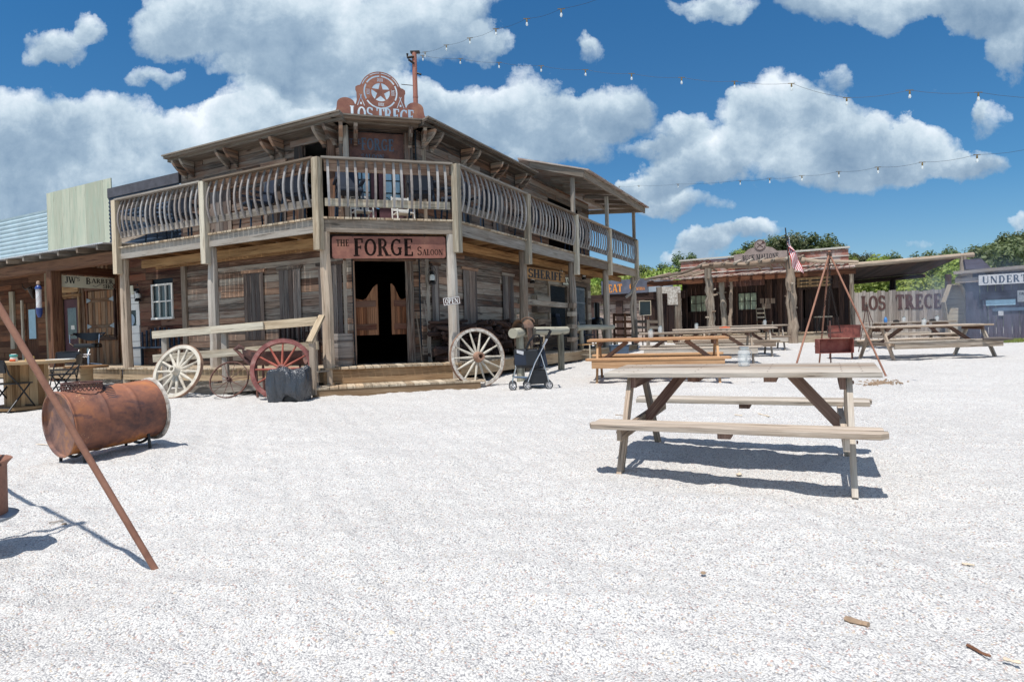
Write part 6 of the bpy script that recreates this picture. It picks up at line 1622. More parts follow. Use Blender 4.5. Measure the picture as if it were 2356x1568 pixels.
for x, lb in ((-.45, 'small dark tray on the left part of the table nearest the fence'), (.75, 'small dark tray on the right part of the table nearest the fence')):
    mb = MB(M7 @ Matrix.Translation((x, 0, .802))); mb.prism(rrect(.16, .12, .03), 0, .05); mb.prism(rrect(.1, .07, .02), .05, .07); tag(mb.build('condiment_tray', 'ink'), lb, 'tray')
mb = MB(); mb.smooth = True; a = P(2262, 779, 14.7); b_ = P(2331, 779.5, 14.6); mb.tube([a, a.lerp(b_, .6)+Vector((0, 0, .006)), b_], [.03, .045, .012], 8); tag(mb.build('grey_pole_end', 'w_shutter'), 'dark tapered log end sticking out past the right bench of the long table', 'log')

# ------------------------------------------------------------------ stroller
q = G(1212, 893)
st = thing('pet_stroller', 'black folding pet stroller with six small wheels beside the white wagon wheel', 'stroller', (P(1166, 880, 10.95).x, 10.95, gz(10.95)))
def tb(name, pts, r, mat, n=8, closed=False, parent=None):
    mb = MB(); mb.smooth = True; mb.tube(pts, r, n, closed=closed); return mb.build(name, mat, parent or st, loc=(0, 0, 0))
k = 1/131.
def sp_(x, y, d=0): return ((x-1166)*k, d, (893-y)*k)
for d in (-.2, .2):
    tb('front_leg', [sp_(1178, 880, d), sp_(1188, 843, d), sp_(1187, 836, d)], .010, 'chrome')
    tb('main_tube', [sp_(1213, 880, d), sp_(1232, 832, d), sp_(1247, 805, d), sp_(1262, 778, d), sp_(1270, 762, d)], .012, 'chrome')
    tb('rear_leg', [sp_(1263, 878, d), sp_(1256, 848, d), sp_(1246, 812, d)], .010, 'chrome')
    tb('side_rail', [sp_(1185, 842, d), sp_(1240, 842, d), sp_(1248, 812, d)], .009, 'black_metal')
    tb('canopy_hoop', [sp_(1213, 801, d), sp_(1222, 782, d), sp_(1234, 768, d), sp_(1243, 768, d), sp_(1249, 780, d), sp_(1247, 800, d), sp_(1243, 808, d)], .013, 'black_metal')
tb('handle', [sp_(1262, 778, -.2), sp_(1271, 760, -.2), sp_(1268, 757, -.17), sp_(1268, 757, .17), sp_(1271, 760, .2), sp_(1262, 778, .2)], .014, 'black_metal')
tb('cross_tube', [sp_(1236, 757, -.19), sp_(1268, 757.5, -.19)], .011, 'black_metal')
tb('axle', [sp_(1181, 862, -.2), sp_(1181, 862, .2)], .012, 'black_metal')
tb('front_bar', [sp_(1184, 863, -.2), sp_(1214, 865, -.2)], .016, 'blue_grey')
mb = MB(); c = [sp_(1185, 841, -.2), sp_(1243, 841, -.2), sp_(1243, 841, .2), sp_(1185, 841, .2), sp_(1184, 800, -.2), sp_(1240, 800, -.2), sp_(1240, 800, .2), sp_(1184, 800, .2)]; mb.hexa(c); ba = mb.build('basket', 'black_vinyl', st, loc=(0, 0, 0), bevel=.03)
mb = MB(); mb.hexa([sp_(1186, 836, -.206), sp_(1212, 836, -.206), sp_(1212, 836, -.2), sp_(1186, 836, -.2), sp_(1186, 812, -.206), sp_(1212, 812, -.206), sp_(1212, 812, -.2), sp_(1186, 812, -.2)]); mb.build('mesh_window', 'dark_fabric', ba, loc=(0, 0, 0))
mb = MB(); mb.hexa([sp_(1191, 808, -.209), sp_(1206, 813, -.209), sp_(1206, 813, -.2), sp_(1191, 808, -.2), sp_(1191, 801, -.209), sp_(1207, 805, -.209), sp_(1207, 805, -.2), sp_(1191, 801, -.2)]); mb.build('tag_label', 'label_grey', ba, loc=(0, 0, 0))
mb = MB(); mb.smooth = True
V = []; hp = [(1214, 800), (1222, 783), (1234, 770), (1243, 770), (1248, 781)]
for x, y in hp:
    for i in range(7): d = -.19+.38*i/6; V.append(sp_(x, y-3*math.sin(PI*i/6), d))
mb.add(V, [(j*7+i, j*7+i+1, (j+1)*7+i+1, (j+1)*7+i) for j in range(4) for i in range(6)]); mb.build('canopy', 'dark_fabric', st, loc=(0, 0, 0))
mb = MB(); c = [sp_(1240, 800, -.19), sp_(1247, 785, -.19), sp_(1247, 785, .19), sp_(1240, 800, .19)]
mb.hexa([sp_(1226, 842, -.19), sp_(1262, 840, -.17), sp_(1262, 840, .17), sp_(1226, 842, .19), sp_(1243, 800, -.19), sp_(1254, 795, -.17), sp_(1254, 795, .17), sp_(1243, 800, .19)]); mb.build('back_panel', 'dark_fabric', st, loc=(0, 0, 0))
mb = MB(); mb.hexa([sp_(1210, 882, -.17), sp_(1262, 880, -.17), sp_(1262, 880, .17), sp_(1210, 882, .17), sp_(1226, 848, -.17), sp_(1258, 850, -.17), sp_(1258, 850, .17), sp_(1226, 848, .17)]); mb.build('storage_bag', 'black_vinyl', st, loc=(0, 0, 0))
for x, y, ds in ((1180, 884, (-.24, -.15, .2)), (1213, 884, (-.24, -.15, .2)), (1263, 881, (-.2, .2))):
    for d in ds:
        mb = MB(); mb.smooth = True; cc = sp_(x, y, d); cc = (cc[0], cc[1], .072); mb.lathe([(.052, -.016), (.068, -.014), (.072, 0), (.068, .014), (.052, .016), (.052, -.016)], 24, cc, (0, 1, 0)); wh = mb.build('wheel', 'tyre_grey', st, loc=(0, 0, 0))
        mb = MB(); mb.lathe([(0, -.014), (.02, -.014), (.02, .014), (0, .014)], 12, cc, (0, 1, 0)); mb.lathe([(.044, -.012), (.052, -.012), (.052, .012), (.044, .012), (.044, -.012)], 24, cc, (0, 1, 0))
        for j in range(6): a = j*PI/3; mb.tube([Vector(cc), Vector(cc)+Vector((.047*math.cos(a), 0, .047*math.sin(a)))], .006, 5)
        mb.build('rim', 'chrome', wh, loc=(0, 0, 0))

# ------------------------------------------------------------------ hitching rails, saddle, ladder back chairs
def hitch(label, a, b_, r, posts):
    o = thing('hitching_rail', label, 'hitching rail', (a.x, a.y, gz(a.y)))
    L0 = Vector(o.location); mb = MB(); mb.smooth = True
    m = a.lerp(b_, .5)+Vector((0, 0, .015)); mb.tube([a-L0, a.lerp(b_, .25)-L0+Vector((0, 0, .02)), m-L0, a.lerp(b_, .75)-L0, b_-L0], [r*1.05, r, r*.97, r, r*.95], 14); mb.build('log_rail', 'w_mossy', o, loc=(0, 0, 0))
    for q in posts:
        p = a.lerp(b_, q); mb = MB(); mb.smooth = True; g = gz(p.y)-.1; mb.tube([(p.x-L0.x, p.y-L0.y, g-L0.z), (p.x-L0.x+.01, p.y-L0.y, (p.z+g)/2-L0.z), (p.x-L0.x, p.y-L0.y, p.z-L0.z-r*.5)], [r*.86, r*.8, r*.8], 12); mb.build('post', 'w_mossy', o, loc=(0, 0, 0))
    return o
ha = P(1180, 766.5, 12.0); hb_ = P(1303, 759, 15.2)
hitch('mossy log hitching rail carrying the saddle behind the stroller', ha, hb_, .095, (.10, .86))
hc = P(1325, 755, 17.4); hd = P(1410, 752, 20.4)
hitch('farther mossy log hitching rail by the third porch post', hc, hd, .08, (.12, .9))
q = ha.lerp(hb_, .16)
s_ = thing('saddle', 'worn tan leather saddle thrown over the near end of the hitching rail', 'saddle', q+Vector((0, 0, .09)))
ax2 = (hb_-ha).normalized(); rz = math.atan2(ax2.y, ax2.x)
M = Matrix.Rotation(rz, 4, 'Z')
mb = MB(M); mb.smooth = True; V = []; nx, ny = 14, 14
for i in range(nx+1):
    x = -.28+.56*i/nx; zz = .13*max(0, (x/.28))**2*(1 if x > 0 else 0)+.10*max(0, -x/.28)**2.5
    for j in range(ny+1):
        a = -1.45+2.9*j/ny; r = .125; V.append((x, r*math.sin(a)*1.1, r*math.cos(a)-.02+.7*zz*max(0, math.cos(a*1.1))))
mb.add(V, [(i*(ny+1)+j, (i+1)*(ny+1)+j, (i+1)*(ny+1)+j+1, i*(ny+1)+j+1) for i in range(nx) for j in range(ny)]); mb.build('seat', 'leather', s_, loc=(0, 0, 0))
mb = MB(M); mb.smooth = True; mb.tube([(-.24, 0, .2), (-.25, 0, .26)], [.02, .015], 8); mb.lathe([(0, 0), (.03, .0), (.032, .015), (0, .02)], 14, (-.25, 0, .255)); mb.build('horn', 'leather_pale', s_, loc=(0, 0, 0))
mb = MB(M); mb.smooth = True; mb.tube([(.26, .15*math.sin(t), .12+.1*math.cos(t)) for t in np.arange(-1.6, 1.7, .2)], .014, 6); mb.build('cantle', 'leather', s_, loc=(0, 0, 0))
for s2 in (-1, 1):
    mb = MB(M); mb.smooth = True; mb.hexa([(-.1, s2*.145, -.36), (.12, s2*.155, -.36), (.12, s2*.17, -.36), (-.1, s2*.16, -.36), (-.16, s2*.13, .02), (.16, s2*.13, .02), (.16, s2*.15, .02), (-.16, s2*.15, .02)]); mb.build('fender', 'leather', s_, loc=(0, 0, 0), bevel=.01)
    mb = MB(M); mb.tube([(-.05, s2*.17, -.3), (-.05, s2*.18, -.62)], .012, 6); mb.tube([(-.05+.05*math.cos(t), s2*.18, -.68+.06*math.sin(t)) for t in np.arange(0, 6.28, .5)], .012, 6, closed=True); mb.build('stirrup', 'leather_dark', s_, loc=(0, 0, 0))
mb = MB(M)
for i in range(5): mb.beam((.1+.03*i, -.16-.006*i, 0), (.12+.05*i, -.17, -.42+.05*i), .02, .006, up=(0, 1, 0))
mb.build('fringe', 'leather_dark', s_, loc=(0, 0, 0))
def ladder_chair(label, c, rz, seat='w_tan'):
    o = thing('ladder_back_chair', label, 'chair', c, rz)
    for s2 in (-1, 1):
        mb = MB(); mb.smooth = True; mb.tube([(s2*.2, .2, 0), (s2*.2, .22, .5), (s2*.19, .3, 1.05), (s2*.19, .315, 1.12)], [.02, .02, .018, .008], 8); mb.build('back_post', 'w_pale', o, loc=(0, 0, 0))
        mb = MB(); mb.smooth = True; mb.tube([(s2*.23, -.2, 0), (s2*.23, -.2, .46)], .02, 8); mb.build('front_leg', 'w_pale', o, loc=(0, 0, 0))
    mb = MB(); mb.box(-.24, .24, -.22, .22, .44, .47); mb.build('seat', seat, o, loc=(0, 0, 0))
    mb = MB()
    for z in (.6, .78, .96): mb.hexa([(-.19, .235+(z-.5)*.14, z), (.19, .235+(z-.5)*.14, z), (.19, .25+(z-.5)*.14, z), (-.19, .25+(z-.5)*.14, z), (-.19, .24+(z-.5)*.14, z+.07), (.19, .24+(z-.5)*.14, z+.07), (.19, .255+(z-.5)*.14, z+.07), (-.19, .255+(z-.5)*.14, z+.07)])
    mb.build('slats', 'w_pale', o, loc=(0, 0, 0))
    mb = MB()
    for z in (.14, .28): mb.tube([(-.23, -.2, z), (.23, -.2, z)], .012, 6); mb.tube([(-.23, -.2, z+.03), (-.2, .2, z+.03)], .012, 6); mb.tube([(.23, -.2, z+.03), (.2, .2, z+.03)], .012, 6)
    mb.build('stretchers', 'w_pale', o, loc=(0, 0, 0)); return o
q = P(1350, 826, 17.6); ladder_chair('pale ladder back chair with a wooden seat near the farther hitching rail', (q.x, 17.6, gz(17.6)), math.radians(60))
q = P(1405, 790, 20.3); ladder_chair('pale ladder back chair at the end of the farther hitching rail', (q.x, 20.3, gz(20.3)+.05), math.radians(75))
q = P(1222, 790, 14.6); ladder_chair('bleached ladder back chair on the porch behind the saddle', (q.x, 14.6, DZ), math.radians(40), 'w_pale')
def slat_rocker(label, c, rz, mat='ink'):
    o = thing('porch_rocking_chair', label, 'rocking chair', c, rz)
    mb = MB(); mb.box(-.26, .26, -.24, .24, .4, .44); mb.build('seat', mat, o, loc=(0, 0, 0))
    mb = MB()
    for i in range(6): x = -.22+.44*i/5; mb.beam((x, .24, .44), (x, .34, 1.02), .035, .02, up=(0, 1, 0))
    mb.beam((-.27, .35, 1.03), (.27, .35, 1.03), .03, .1); mb.build('backrest', mat, o, loc=(0, 0, 0))
    for s2 in (-1, 1):
        mb = MB(); mb.tube([(s2*.27, -.24, .06), (s2*.27, -.22, .64), (s2*.27, .28, .64)], .02, 6); mb.tube([(s2*.27, .22, .05), (s2*.27, .26, .64)], .02, 6); mb.tube([(s2*.27, -.45, .09), (s2*.27, 0, .0), (s2*.27, .45, .08)], .018, 6); mb.build('side_frame', mat, o, loc=(0, 0, 0))
    return o
q = FR @ Vector((6.9, -.55, DZ)); slat_rocker('dark slatted rocking chair in front of the barred window', q, rzof(nR)+.2, 'dark_fabric')
q = FR @ Vector((7.9, -.5, DZ)); slat_rocker('dark slatted rocking chair just beyond the one before the barred window', q, rzof(nR)-.2, 'dark_fabric')
# smoker and chest on the porch end
q = P(1375, 815, 19.5); s_ = thing('blue_grey_bin', 'blue grey plastic bin below the orange tabletop, behind the hitching rail', 'bin', (P(1424, 800, 17.2).x, 17.2, gz(17.2)))
mb = MB(Matrix.Scale(.55, 4)); mb.hexa([(-.4, -.3, .08), (.4, -.3, .08), (.4, .3, .08), (-.4, .3, .08), (-.46, -.35, .75), (.46, -.35, .75), (.46, .35, .75), (-.46, .35, .75)]); mb.box(-.48, .48, -.37, .37, .75, .8); mb.build('bin_body', 'blue_grey', s_, loc=(0, 0, 0), bevel=.02)
q = P(1400, 700, 22.5)

# ------------------------------------------------------------------ middle cooking tripod, grill boxes
ap = P(1908, 583, 12.6)
tri2 = tripod('thin rusty tripod with hanging chains behind the right end of the foreground table', ap, [G(1822, 872), G(2038, 864), (P(1884, 790, 14.4).x, 14.4, gz(14.4))], .018, 'rust_pipe')
s_ = thing('hanging_grate', 'dark chains and round grate hanging from the middle tripod', 'grate', P(1905, 765, 12.75))
a = ap-Vector(s_.location); a.z -= .06; hub_ = Vector((a.x*.9, a.y, a.z*.62))
mb = MB(); chain(mb, a, hub_, 9, .022, .006)
for t in (0, 2.1, 4.2): chain(mb, hub_, (.26*math.cos(t), .26*math.sin(t), .0), 22, .016, .005)
mb.build('chain', 'chain_dark', s_, loc=(0, 0, 0))
mb = MB(); mb.tube([(.27*math.cos(t), .27*math.sin(t), 0) for t in np.arange(0, 6.28, .26)], .008, 5, closed=True)
for x in np.arange(-.22, .23, .055): y = math.sqrt(.27**2-x*x); mb.tube([(x, -y, 0), (x, y, 0)], .004, 4)
mb.build('round_grate', 'chain_dark', s_, loc=(0, 0, 0))
q = P(1915, 836, 12.0)
s_ = thing('grill_box', 'open faced rusty red metal grill box on a single stake', 'grill', (P(1915, 795, 12.0).x, 12.0, gz(12)))
zc = P(1915, 795, 12.0).z-s_.location.z; w_, h_ = .335, .14
mb = MB(); mb.box(-w_, w_, .0, .012, zc-h_, zc+h_); mb.box(-w_, w_, -.16, .0, zc+h_-.006, zc+h_); mb.box(-w_, w_, -.16, .0, zc-h_, zc-h_+.008); mb.box(-w_, -w_+.008, -.16, .0, zc-h_+.008, zc+h_-.006); mb.box(w_-.008, w_, -.16, .0, zc-h_+.008, zc+h_-.006)
mb.build('box_shell', 'rust_red', s_, loc=(0, 0, 0))
mb = MB(); mb.smooth = True; mb.tube([(-.02, .03, -.05), (-.02, .03, zc+h_+.35)], .013, 8); mb.build('stake', 'rust_dark', s_, loc=(0, 0, 0))
mb = MB(); mb.tube([(-w_-.04, -.05, zc), (-w_, -.05, zc)], .01, 6); mb.tube([(w_, -.05, zc), (w_+.12, -.05, zc)], .007, 6); mb.build('pin', 'rust_dark', s_, loc=(0, 0, 0))
s_ = thing('fire_ring', 'low round rusty red fire ring standing behind the grill box', 'fire pit', (P(1942, 770, 15.5).x, 15.5, gz(15.5)))
z_ = P(1942, 776, 15.5).z-s_.location.z
mb = MB(); mb.smooth = True; mb.lathe([(.3, z_), (.36, z_), (.38, z_+.3), (.40, z_+.31), (.37, z_+.31), (.35, z_+.02), (0, z_+.02)], 32); mb.build('bowl', 'rust_red', s_, loc=(0, 0, 0))
for t in (.5, 2.6, 4.7): mb = MB(); mb.tube([(.3*math.cos(t), .3*math.sin(t), z_+.02), (.34*math.cos(t), .34*math.sin(t), 0)], .012, 6); mb.build('leg', 'rust_dark', s_, loc=(0, 0, 0))
# second small tripod farther back
a = P(1999, 690, 17.5)
tripod('small thin tripod in front of the lettered fence', P(1993, 700, 17.6), [G(2025, 790)+Vector((0, 0, 0)), (P(2010, 790, 18.4).x, 18.4, gz(18.4)), (P(1975, 790, 18.0).x, 18.0, gz(18))], .012, 'rust_dark')
mb = None
s_ = thing('wood_chip_pile', 'scattered brown bark chips on the gravel right of the tripod foot', 'wood chips', G(2020, 883)); s_['kind'] = 'stuff'
bpy.data.objects.remove(s_)
mb = MB(); RR = random.Random(3)
for i in range(260):
    q = G(2020+RR.gauss(0, 22), 882+RR.gauss(0, 3.0)); a = RR.uniform(0, 3.1); l = RR.uniform(.01, .03); w_ = l*.4; ca, sa = math.cos(a), math.sin(a)
    mb.hexa([(q.x-l*ca, q.y-l*sa, q.z), (q.x+w_*sa, q.y-w_*ca, q.z), (q.x+l*ca, q.y+l*sa, q.z), (q.x-w_*sa, q.y+w_*ca, q.z)]+[(q.x-l*ca, q.y-l*sa, q.z+.018), (q.x+w_*sa, q.y-w_*ca, q.z+.016), (q.x+l*ca, q.y+l*sa, q.z+.02), (q.x-w_*sa, q.y+w_*ca, q.z+.015)])
tag(mb.build('wood_chips', 'stick_brown'), 'scattered brown wood chips on the gravel by the right tripod foot', 'wood chips', kind='stuff')
# debris
def stick(label, x0, y0, x1, y1, r, mat, cat='stick', name='stick'):
    a = G(x0, y0); b_ = G(x1, y1); mb = MB(); mb.smooth = True; n = 5
    pts = [a.lerp(b_, i/n)+Vector((RR.uniform(-.004, .004), RR.uniform(-.006, .006), r*.8+RR.uniform(0, .004))) for i in range(n+1)]
    mb.tube(pts, [r*RR.uniform(.6, 1.1) for _ in pts], 6, flat=.7); tag(mb.build(name, mat), label, cat)
stick('short thick broken piece of driftwood on the gravel at lower right', 1946, 1432, 2000, 1446, .017, 'stick_brown')
stick('long dark twig near the lower right corner', 2224, 1487, 2278, 1514, .008, 'stick_dark')
stick('thin tan twig cut by the right edge near the lower corner', 2305, 1518, 2348, 1527, .008, 'sand')
stick('flat tan wood chip at far right on the gravel', 2214, 1299, 2240, 1303, .009, 'sand')
stick('grey flat stick on the gravel left of the slanting tripod pole', 112, 1206, 143, 1200, .012, 'w_fence')
stick('pale short stick under the far bench of the foreground table', 1745, 953, 1770, 959, .012, 'sand')
stick('second pale stick left of the other under the far bench', 1690, 955, 1707, 957, .01, 'sand')
stick('thin stick on the gravel left of the drum grill', 55, 1022, 115, 1024, .008, 'sand')
stick('thin twig on the gravel in the middle distance left of the foreground table', 1415, 955, 1440, 957, .008, 'stick_brown')
def stone(label, x, y, r, mat='sand'):
    c = G(x, y); mb = MB(); mb.smooth = True; mb.lathe([(0, -r*.3), (r*.8, -r*.1), (r, r*.2), (r*.6, r*.6), (0, r*.75)], 9, c); mb.v = [c+(v-c)*(1+.5*mnoise.noise(v*60)) for v in mb.v]; tag(mb.build('stone', mat), label, 'stone')
stone('small tan stone in the middle of the open gravel', 1092, 1276, .016); stone('tan pebble left of the slanting pole foot', 148, 1236-30, .017, 'stick_brown')
stone('tan pebble on the gravel below the foreground table', 1580, 1160, .014); stone('brown stone below the front bench shadow', 1700, 1091, .022, 'sand')
stone('tiny rust coloured stone at lower middle right', 1618, 1318, .012, 'stick_brown'); stone('tiny tan stone near the bottom edge, middle', 901, 1456, .014)
stone('reddish stone right of the table shadow', 1352, 1147, .013, 'stick_dark'); stone('dark stone far right in the gravel', 2292, 1113, .013, 'stick_brown')

# ------------------------------------------------------------------ buildings on the right
def face(p0, p1):
    """wall frame from left foot to right foot (viewer's sense): x right, y out towards the camera, z height"""
    p0 = Vector((p0[0], p0[1], 0)); p1 = Vector((p1[0], p1[1], 0)); d = p1-p0; W_ = d.length; d.normalize(); n = Vector((d.y, -d.x, 0))
    if n.y > 0: n = -n
    return frame((p0.x, p0.y, 0), d, n), W_
def vplace(F, x, out, z): return F @ Vector((x, out, z))
def wall_x(F, W_, px):
    """x along the wall seen at image column px"""
    best = 0; bd = 1e9
    for i in range(401):
        x = -3+(W_+8)*i/400; v = F @ Vector((x, 0, 1.5)); d = v-C0; z = d.dot(cF); X = PCX+FPX*d.dot(cR)/z
        if abs(X-px) < bd: bd = abs(X-px); best = x
    return best
# plank shop with the flag
pl_ = P(1574, 765, 28.5); pr_ = P(1953, 760, 25.2)
FB, WW = face((pl_.x, 28.5), (pr_.x, 25.2))
GB = gz(27)
sh = thing('plank_shop', 'dark plank shop with a peeling red false front and a lean-to porch of logs', 'shop', vplace(FB, WW/2, 0, GB))
def s5(mb, name, mat, parent=None, **k): return bw(mb, name, mat, parent or sh, sh, **k)
FLZ = 1.0
def zat(F, px, py, out=0):
    """height seen at image row py on the wall plane at column px"""
    x = wall_x(F @ Matrix.Translation((0, out, 0)), WW, px); v = F @ Vector((x, out, 0)); return P(px, py, v.y).z
ztl = zat(FB, 1600, 601); ztr = zat(FB, 1950, 570); zt = (ztl+ztr)/2
xw = lambda px, out=0: wall_x(FB @ Matrix.Translation((0, out, 0)), WW, px)
PD = 2.2
FW = FB @ Matrix.Translation((0, -.0, 0))
w1a, w1b = xw(1590), xw(1627); w2a, w2b = xw(1700), xw(1742); da, db = xw(1857), xw(1925)
wz0, wz1 = zat(FB, 1610, 716), zat(FB, 1610, 680)
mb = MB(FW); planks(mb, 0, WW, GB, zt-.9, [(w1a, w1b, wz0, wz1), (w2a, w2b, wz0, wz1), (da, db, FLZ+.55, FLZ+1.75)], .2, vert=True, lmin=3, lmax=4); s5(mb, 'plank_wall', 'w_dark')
mb = MB(FW); planks(mb, -.05, WW+.05, zt-.95, zt-.02, [], .22, y=.12, jit=.004, lmin=.9, lmax=2.4); s5(mb, 'false_front', 'red_peel')
mb = MB(FW); mb.box(-.1, WW+.1, .05, .18, zt, zt+.07); 
for z in (zt-.32, zt-.62): mb.box(-.08, WW+.08, .125, .15, z, z+.04)
s5(mb, 'cornice', 'w_white')
for a, b_ in ((w1a, w1b), (w2a, w2b)):
    mb = MB(FW); mb.box(a-.04, b_+.04, .0, .04, wz0-.04, wz0); mb.box(a-.04, b_+.04, 0, .04, wz1, wz1+.04); mb.box(a-.04, a, 0, .04, wz0, wz1); mb.box(b_, b_+.04, 0, .04, wz0, wz1)
    for i in (1, 2): x = a+(b_-a)*i/3; mb.box(x-.012, x+.012, -.01, .02, wz0, wz1)
    mb.box(a, b_, -.01, .021, (wz0+wz1)/2-.012, (wz0+wz1)/2+.012); wo = s5(mb, 'window_frame', 'w_dark')
    mb = MB(FW); mb.box(a, b_, -.04, -.03, wz0, wz1); bw(mb, 'pane', 'glass_lit_view', wo, sh)
mb = MB(FW); mb.box(da-.1, db+.1, -.6, -.5, FLZ, FLZ+1.9); mb.box(0, WW, -4, -3.9, GB, zt-1); mb.box(-.05, .0, -4, -.03, GB, zt-1); mb.box(WW, WW+.05, -4, -.03, GB, zt-1); mb.box(0, WW, -4, -.03, zt-1, zt-.95); s5(mb, 'back_wall', 'w_dark')
mb = MB(FW); mb.box(da-.35, db-.2, .02, .05, FLZ+1.85, FLZ+2.25); o = s5(mb, 'menu_board', 'w_spool')
mb = MB(FW)
for i in range(3): mb.box(da-.25+.45*i, da+.1+.45*i, .051, .055, FLZ+1.95, FLZ+2.0); mb.box(da-.25+.45*i, da+.1+.45*i, .051, .055, FLZ+2.08, FLZ+2.15)
bw(mb, 'lettering', 'ink', o, sh)
for i, (px, py) in enumerate(((1740, 690), (1752, 690), (1764, 690), (1744, 702), (1754, 702))):
    a = xw(px+10); z = zat(FB, px, py+2); mb = MB(FW); mb.box(a, a+.17, .02, .03, z-.12, z+.1); s5(mb, 'paper_notice', 'sign_tan')
# porch: floor, posts (crooked trunks), lean-to roof
mb = MB(FB); mb.box(-.2, WW+.1, 0, PD, FLZ-.12, FLZ-.06); 
for i in range(int((WW+.3)/.16)): mb.box(-.2+i*.16, -.2+i*.16+.15, 0.0, PD+.04, FLZ-.058, FLZ-.02)
mb.box(-.2, WW+.1, PD-.05, PD, GB-.3, FLZ-.121); s5(mb, 'porch_floor', 'w_deck')
ez = zat(FB, 1540, 650, PD); 
RY = PD+.1
mb = MB(FB); n = 40
for i in range(n):
    a = -1.0+(WW+1.3)*i/n; b_ = a+(WW+1.3)/n-.02; zr = RN.uniform(-.015, .015)
    mb.hexa([(a, .12, zt-.75+zr), (b_, .12, zt-.75+zr), (b_, RY, ez+.1+zr), (a, RY, ez+.1+zr), (a, .12, zt-.71+zr), (b_, .12, zt-.71+zr), (b_, RY, ez+.14+zr), (a, RY, ez+.14+zr)], long=1)
s5(mb, 'lean_to_roof', 'rust_roof')
mb = MB(FB); mb.box(-1.0, WW+.3, RY-.12, RY-.02, ez-.12, ez+.08); mb.box(-.98, -.9, .1, RY-.13, ez+.0, ez+.15); s5(mb, 'eave_board', 'w_brown')
mb = MB(FB); mb.box(xw(1655, .5), xw(1770, .5), 1.6, 1.65, ez-.3, ez+.02); o = s5(mb, 'rusty_valance', 'rust_dark')
def trunk_post(px0, px1, out, z0, z1, lean, r, seed):
    R = random.Random(seed); x = wall_x(FB @ Matrix.Translation((0, out, 0)), WW, (px0+px1)/2); mb = MB(FB); mb.smooth = True; n = 14; pts = []; rs__ = []
    for i in range(n+1):
        q = i/n; pts.append((x+lean*q+R.uniform(-.025, .025), out, z0+(z1-z0)*q)); rs__.append(r*(1.1-.25*q)*R.uniform(.86, 1.2))
    mb.tube(pts, rs__, 10)
    for k in range(7):
        i = R.randint(2, n-2); a = R.uniform(0, 6.28); p = Vector(pts[i]); mb.tube([p, p+Vector((math.cos(a)*r*1.7, math.sin(a)*r*1.7, .05))], [r*.4, r*.2], 6)
    return s5(mb, 'trunk_post', 'w_log')
PX = PD+.5
trunk_post(1626, 1648, PX, gz(25)-.1, ez+.45, -.1, .17, 1); trunk_post(1660, 1674, PD-.3, FLZ, ez+.1, -.12, .12, 2); trunk_post(1675, 1684, PD-.1, FLZ, ez+.2, .12, .07, 3); trunk_post(1814, 1836, PX, gz(25)-.1, ez+.5, -.1, .18, 4)
mb = MB(FB); mb.smooth = True
xa = xw(1632, PX)-.3; xb = xw(1826, PX)+.45
pts = [(xa+(xb-xa)*i/8, PX, ez+.5+.05*math.sin(i*1.3)) for i in range(9)]; mb.tube(pts, [.11, .12, .13, .12, .14, .13, .12, .13, .1], 10)
for i in range(9):
    x = xa+.1+(xb-xa-.2)*i/8; mb.tube([(x-.1, PX+.35, ez+.53), (x, PX-.4, ez+.7), (x+.05, .2, zt-.55+.1*math.sin(i))], [.06, .055, .05], 7)
for i in range(5):
    x = xb+.1+.28*i; mb.tube([(x, PD+.2, ez+.22), (x+.1, .3, zt-.55)], [.05, .04], 7)
for i in range(7):
    x = -1.0+.33*i; mb.tube([(x, PD+.15, ez+.2), (x+.5, .3, zt-.5)], [.045, .035], 6)
mb.tube([(-1.1, PD+.1, ez+.2), (.6, PX-.2, ez+.35), (xa+.3, PX, ez+.62)], [.05, .06, .07], 7)
mb.tube([(xb-.2, PX, ez+.55), (WW*.86, PX-.3, ez+.42), (WW+.4, PD+.2, ez+.3)], [.08, .07, .06], 7)
s5(mb, 'pergola_logs', 'w_log')
# name board with a round crest
xa, xb = xw(1692, .3), xw(1815, .3); za = zat(FB, 1700, 604, .3)-.06
c = vplace(FB, (xa+xb)/2, .3, za); s_ = thing('shop_name_sign', 'greyish name board lettered Buck Mallone with a round crest on top', 'sign', c)
d = (FB @ Vector((1, 0, 0))-FB @ Vector((0, 0, 0))); nn = (FB @ Vector((0, 1, 0))-FB @ Vector((0, 0, 0)))
M = face_frame((0, 0, 0), d, (0, 0, 1), nn); w_ = (xb-xa)/2
mb = MB(M); poly = [(-w_, 0), (w_, 0), (w_, .42), (w_*.62, .44), (w_*.45, .6), (w_*.25, .66), (-w_*.25, .66), (-w_*.45, .6), (-w_*.62, .44), (-w_, .42)]; mb.prism(poly, -.02, .0); bo = mb.build('board', 'sign_stone', s_, loc=(0, 0, 0))
mb = MB(M); mb.lathe([(0, 0), (.24, 0), (.24, .02), (0, .02)], 28, (0, .74, .002), (0, 0, 1)); mb.build('round_crest', 'sign_stone', bo, loc=(0, 0, 0))
mb = MB(M); mb.lathe([(.2, .022), (.22, .022), (.22, .028), (.2, .028), (.2, .022)], 28, (0, .74, .002), (0, 0, 1)); mb.beam((-.12, .64, .028), (.12, .84, .028), .025, .006, up=(0, 0, 1)); mb.beam((-.12, .84, .03), (.12, .64, .03), .025, .006, up=(0, 0, 1)); mb.lathe([(0, .02), (.05, .02), (.05, .034), (0, .034)], 10, (.13, .84, 0), (0, 0, 1)); mb.build('crossed_tools', 'letter_rust', bo, loc=(0, 0, 0))
mb = MB(M); tw = textw('BUCK MALLONE', .2); text(mb, 'BUCK MALLONE', -w_+.35, .13, .22, .0, .004, wx=(2*w_-.7)/tw*.91, bold=1.1); mb.build('lettering', 'ink', bo, loc=(0, 0, 0))
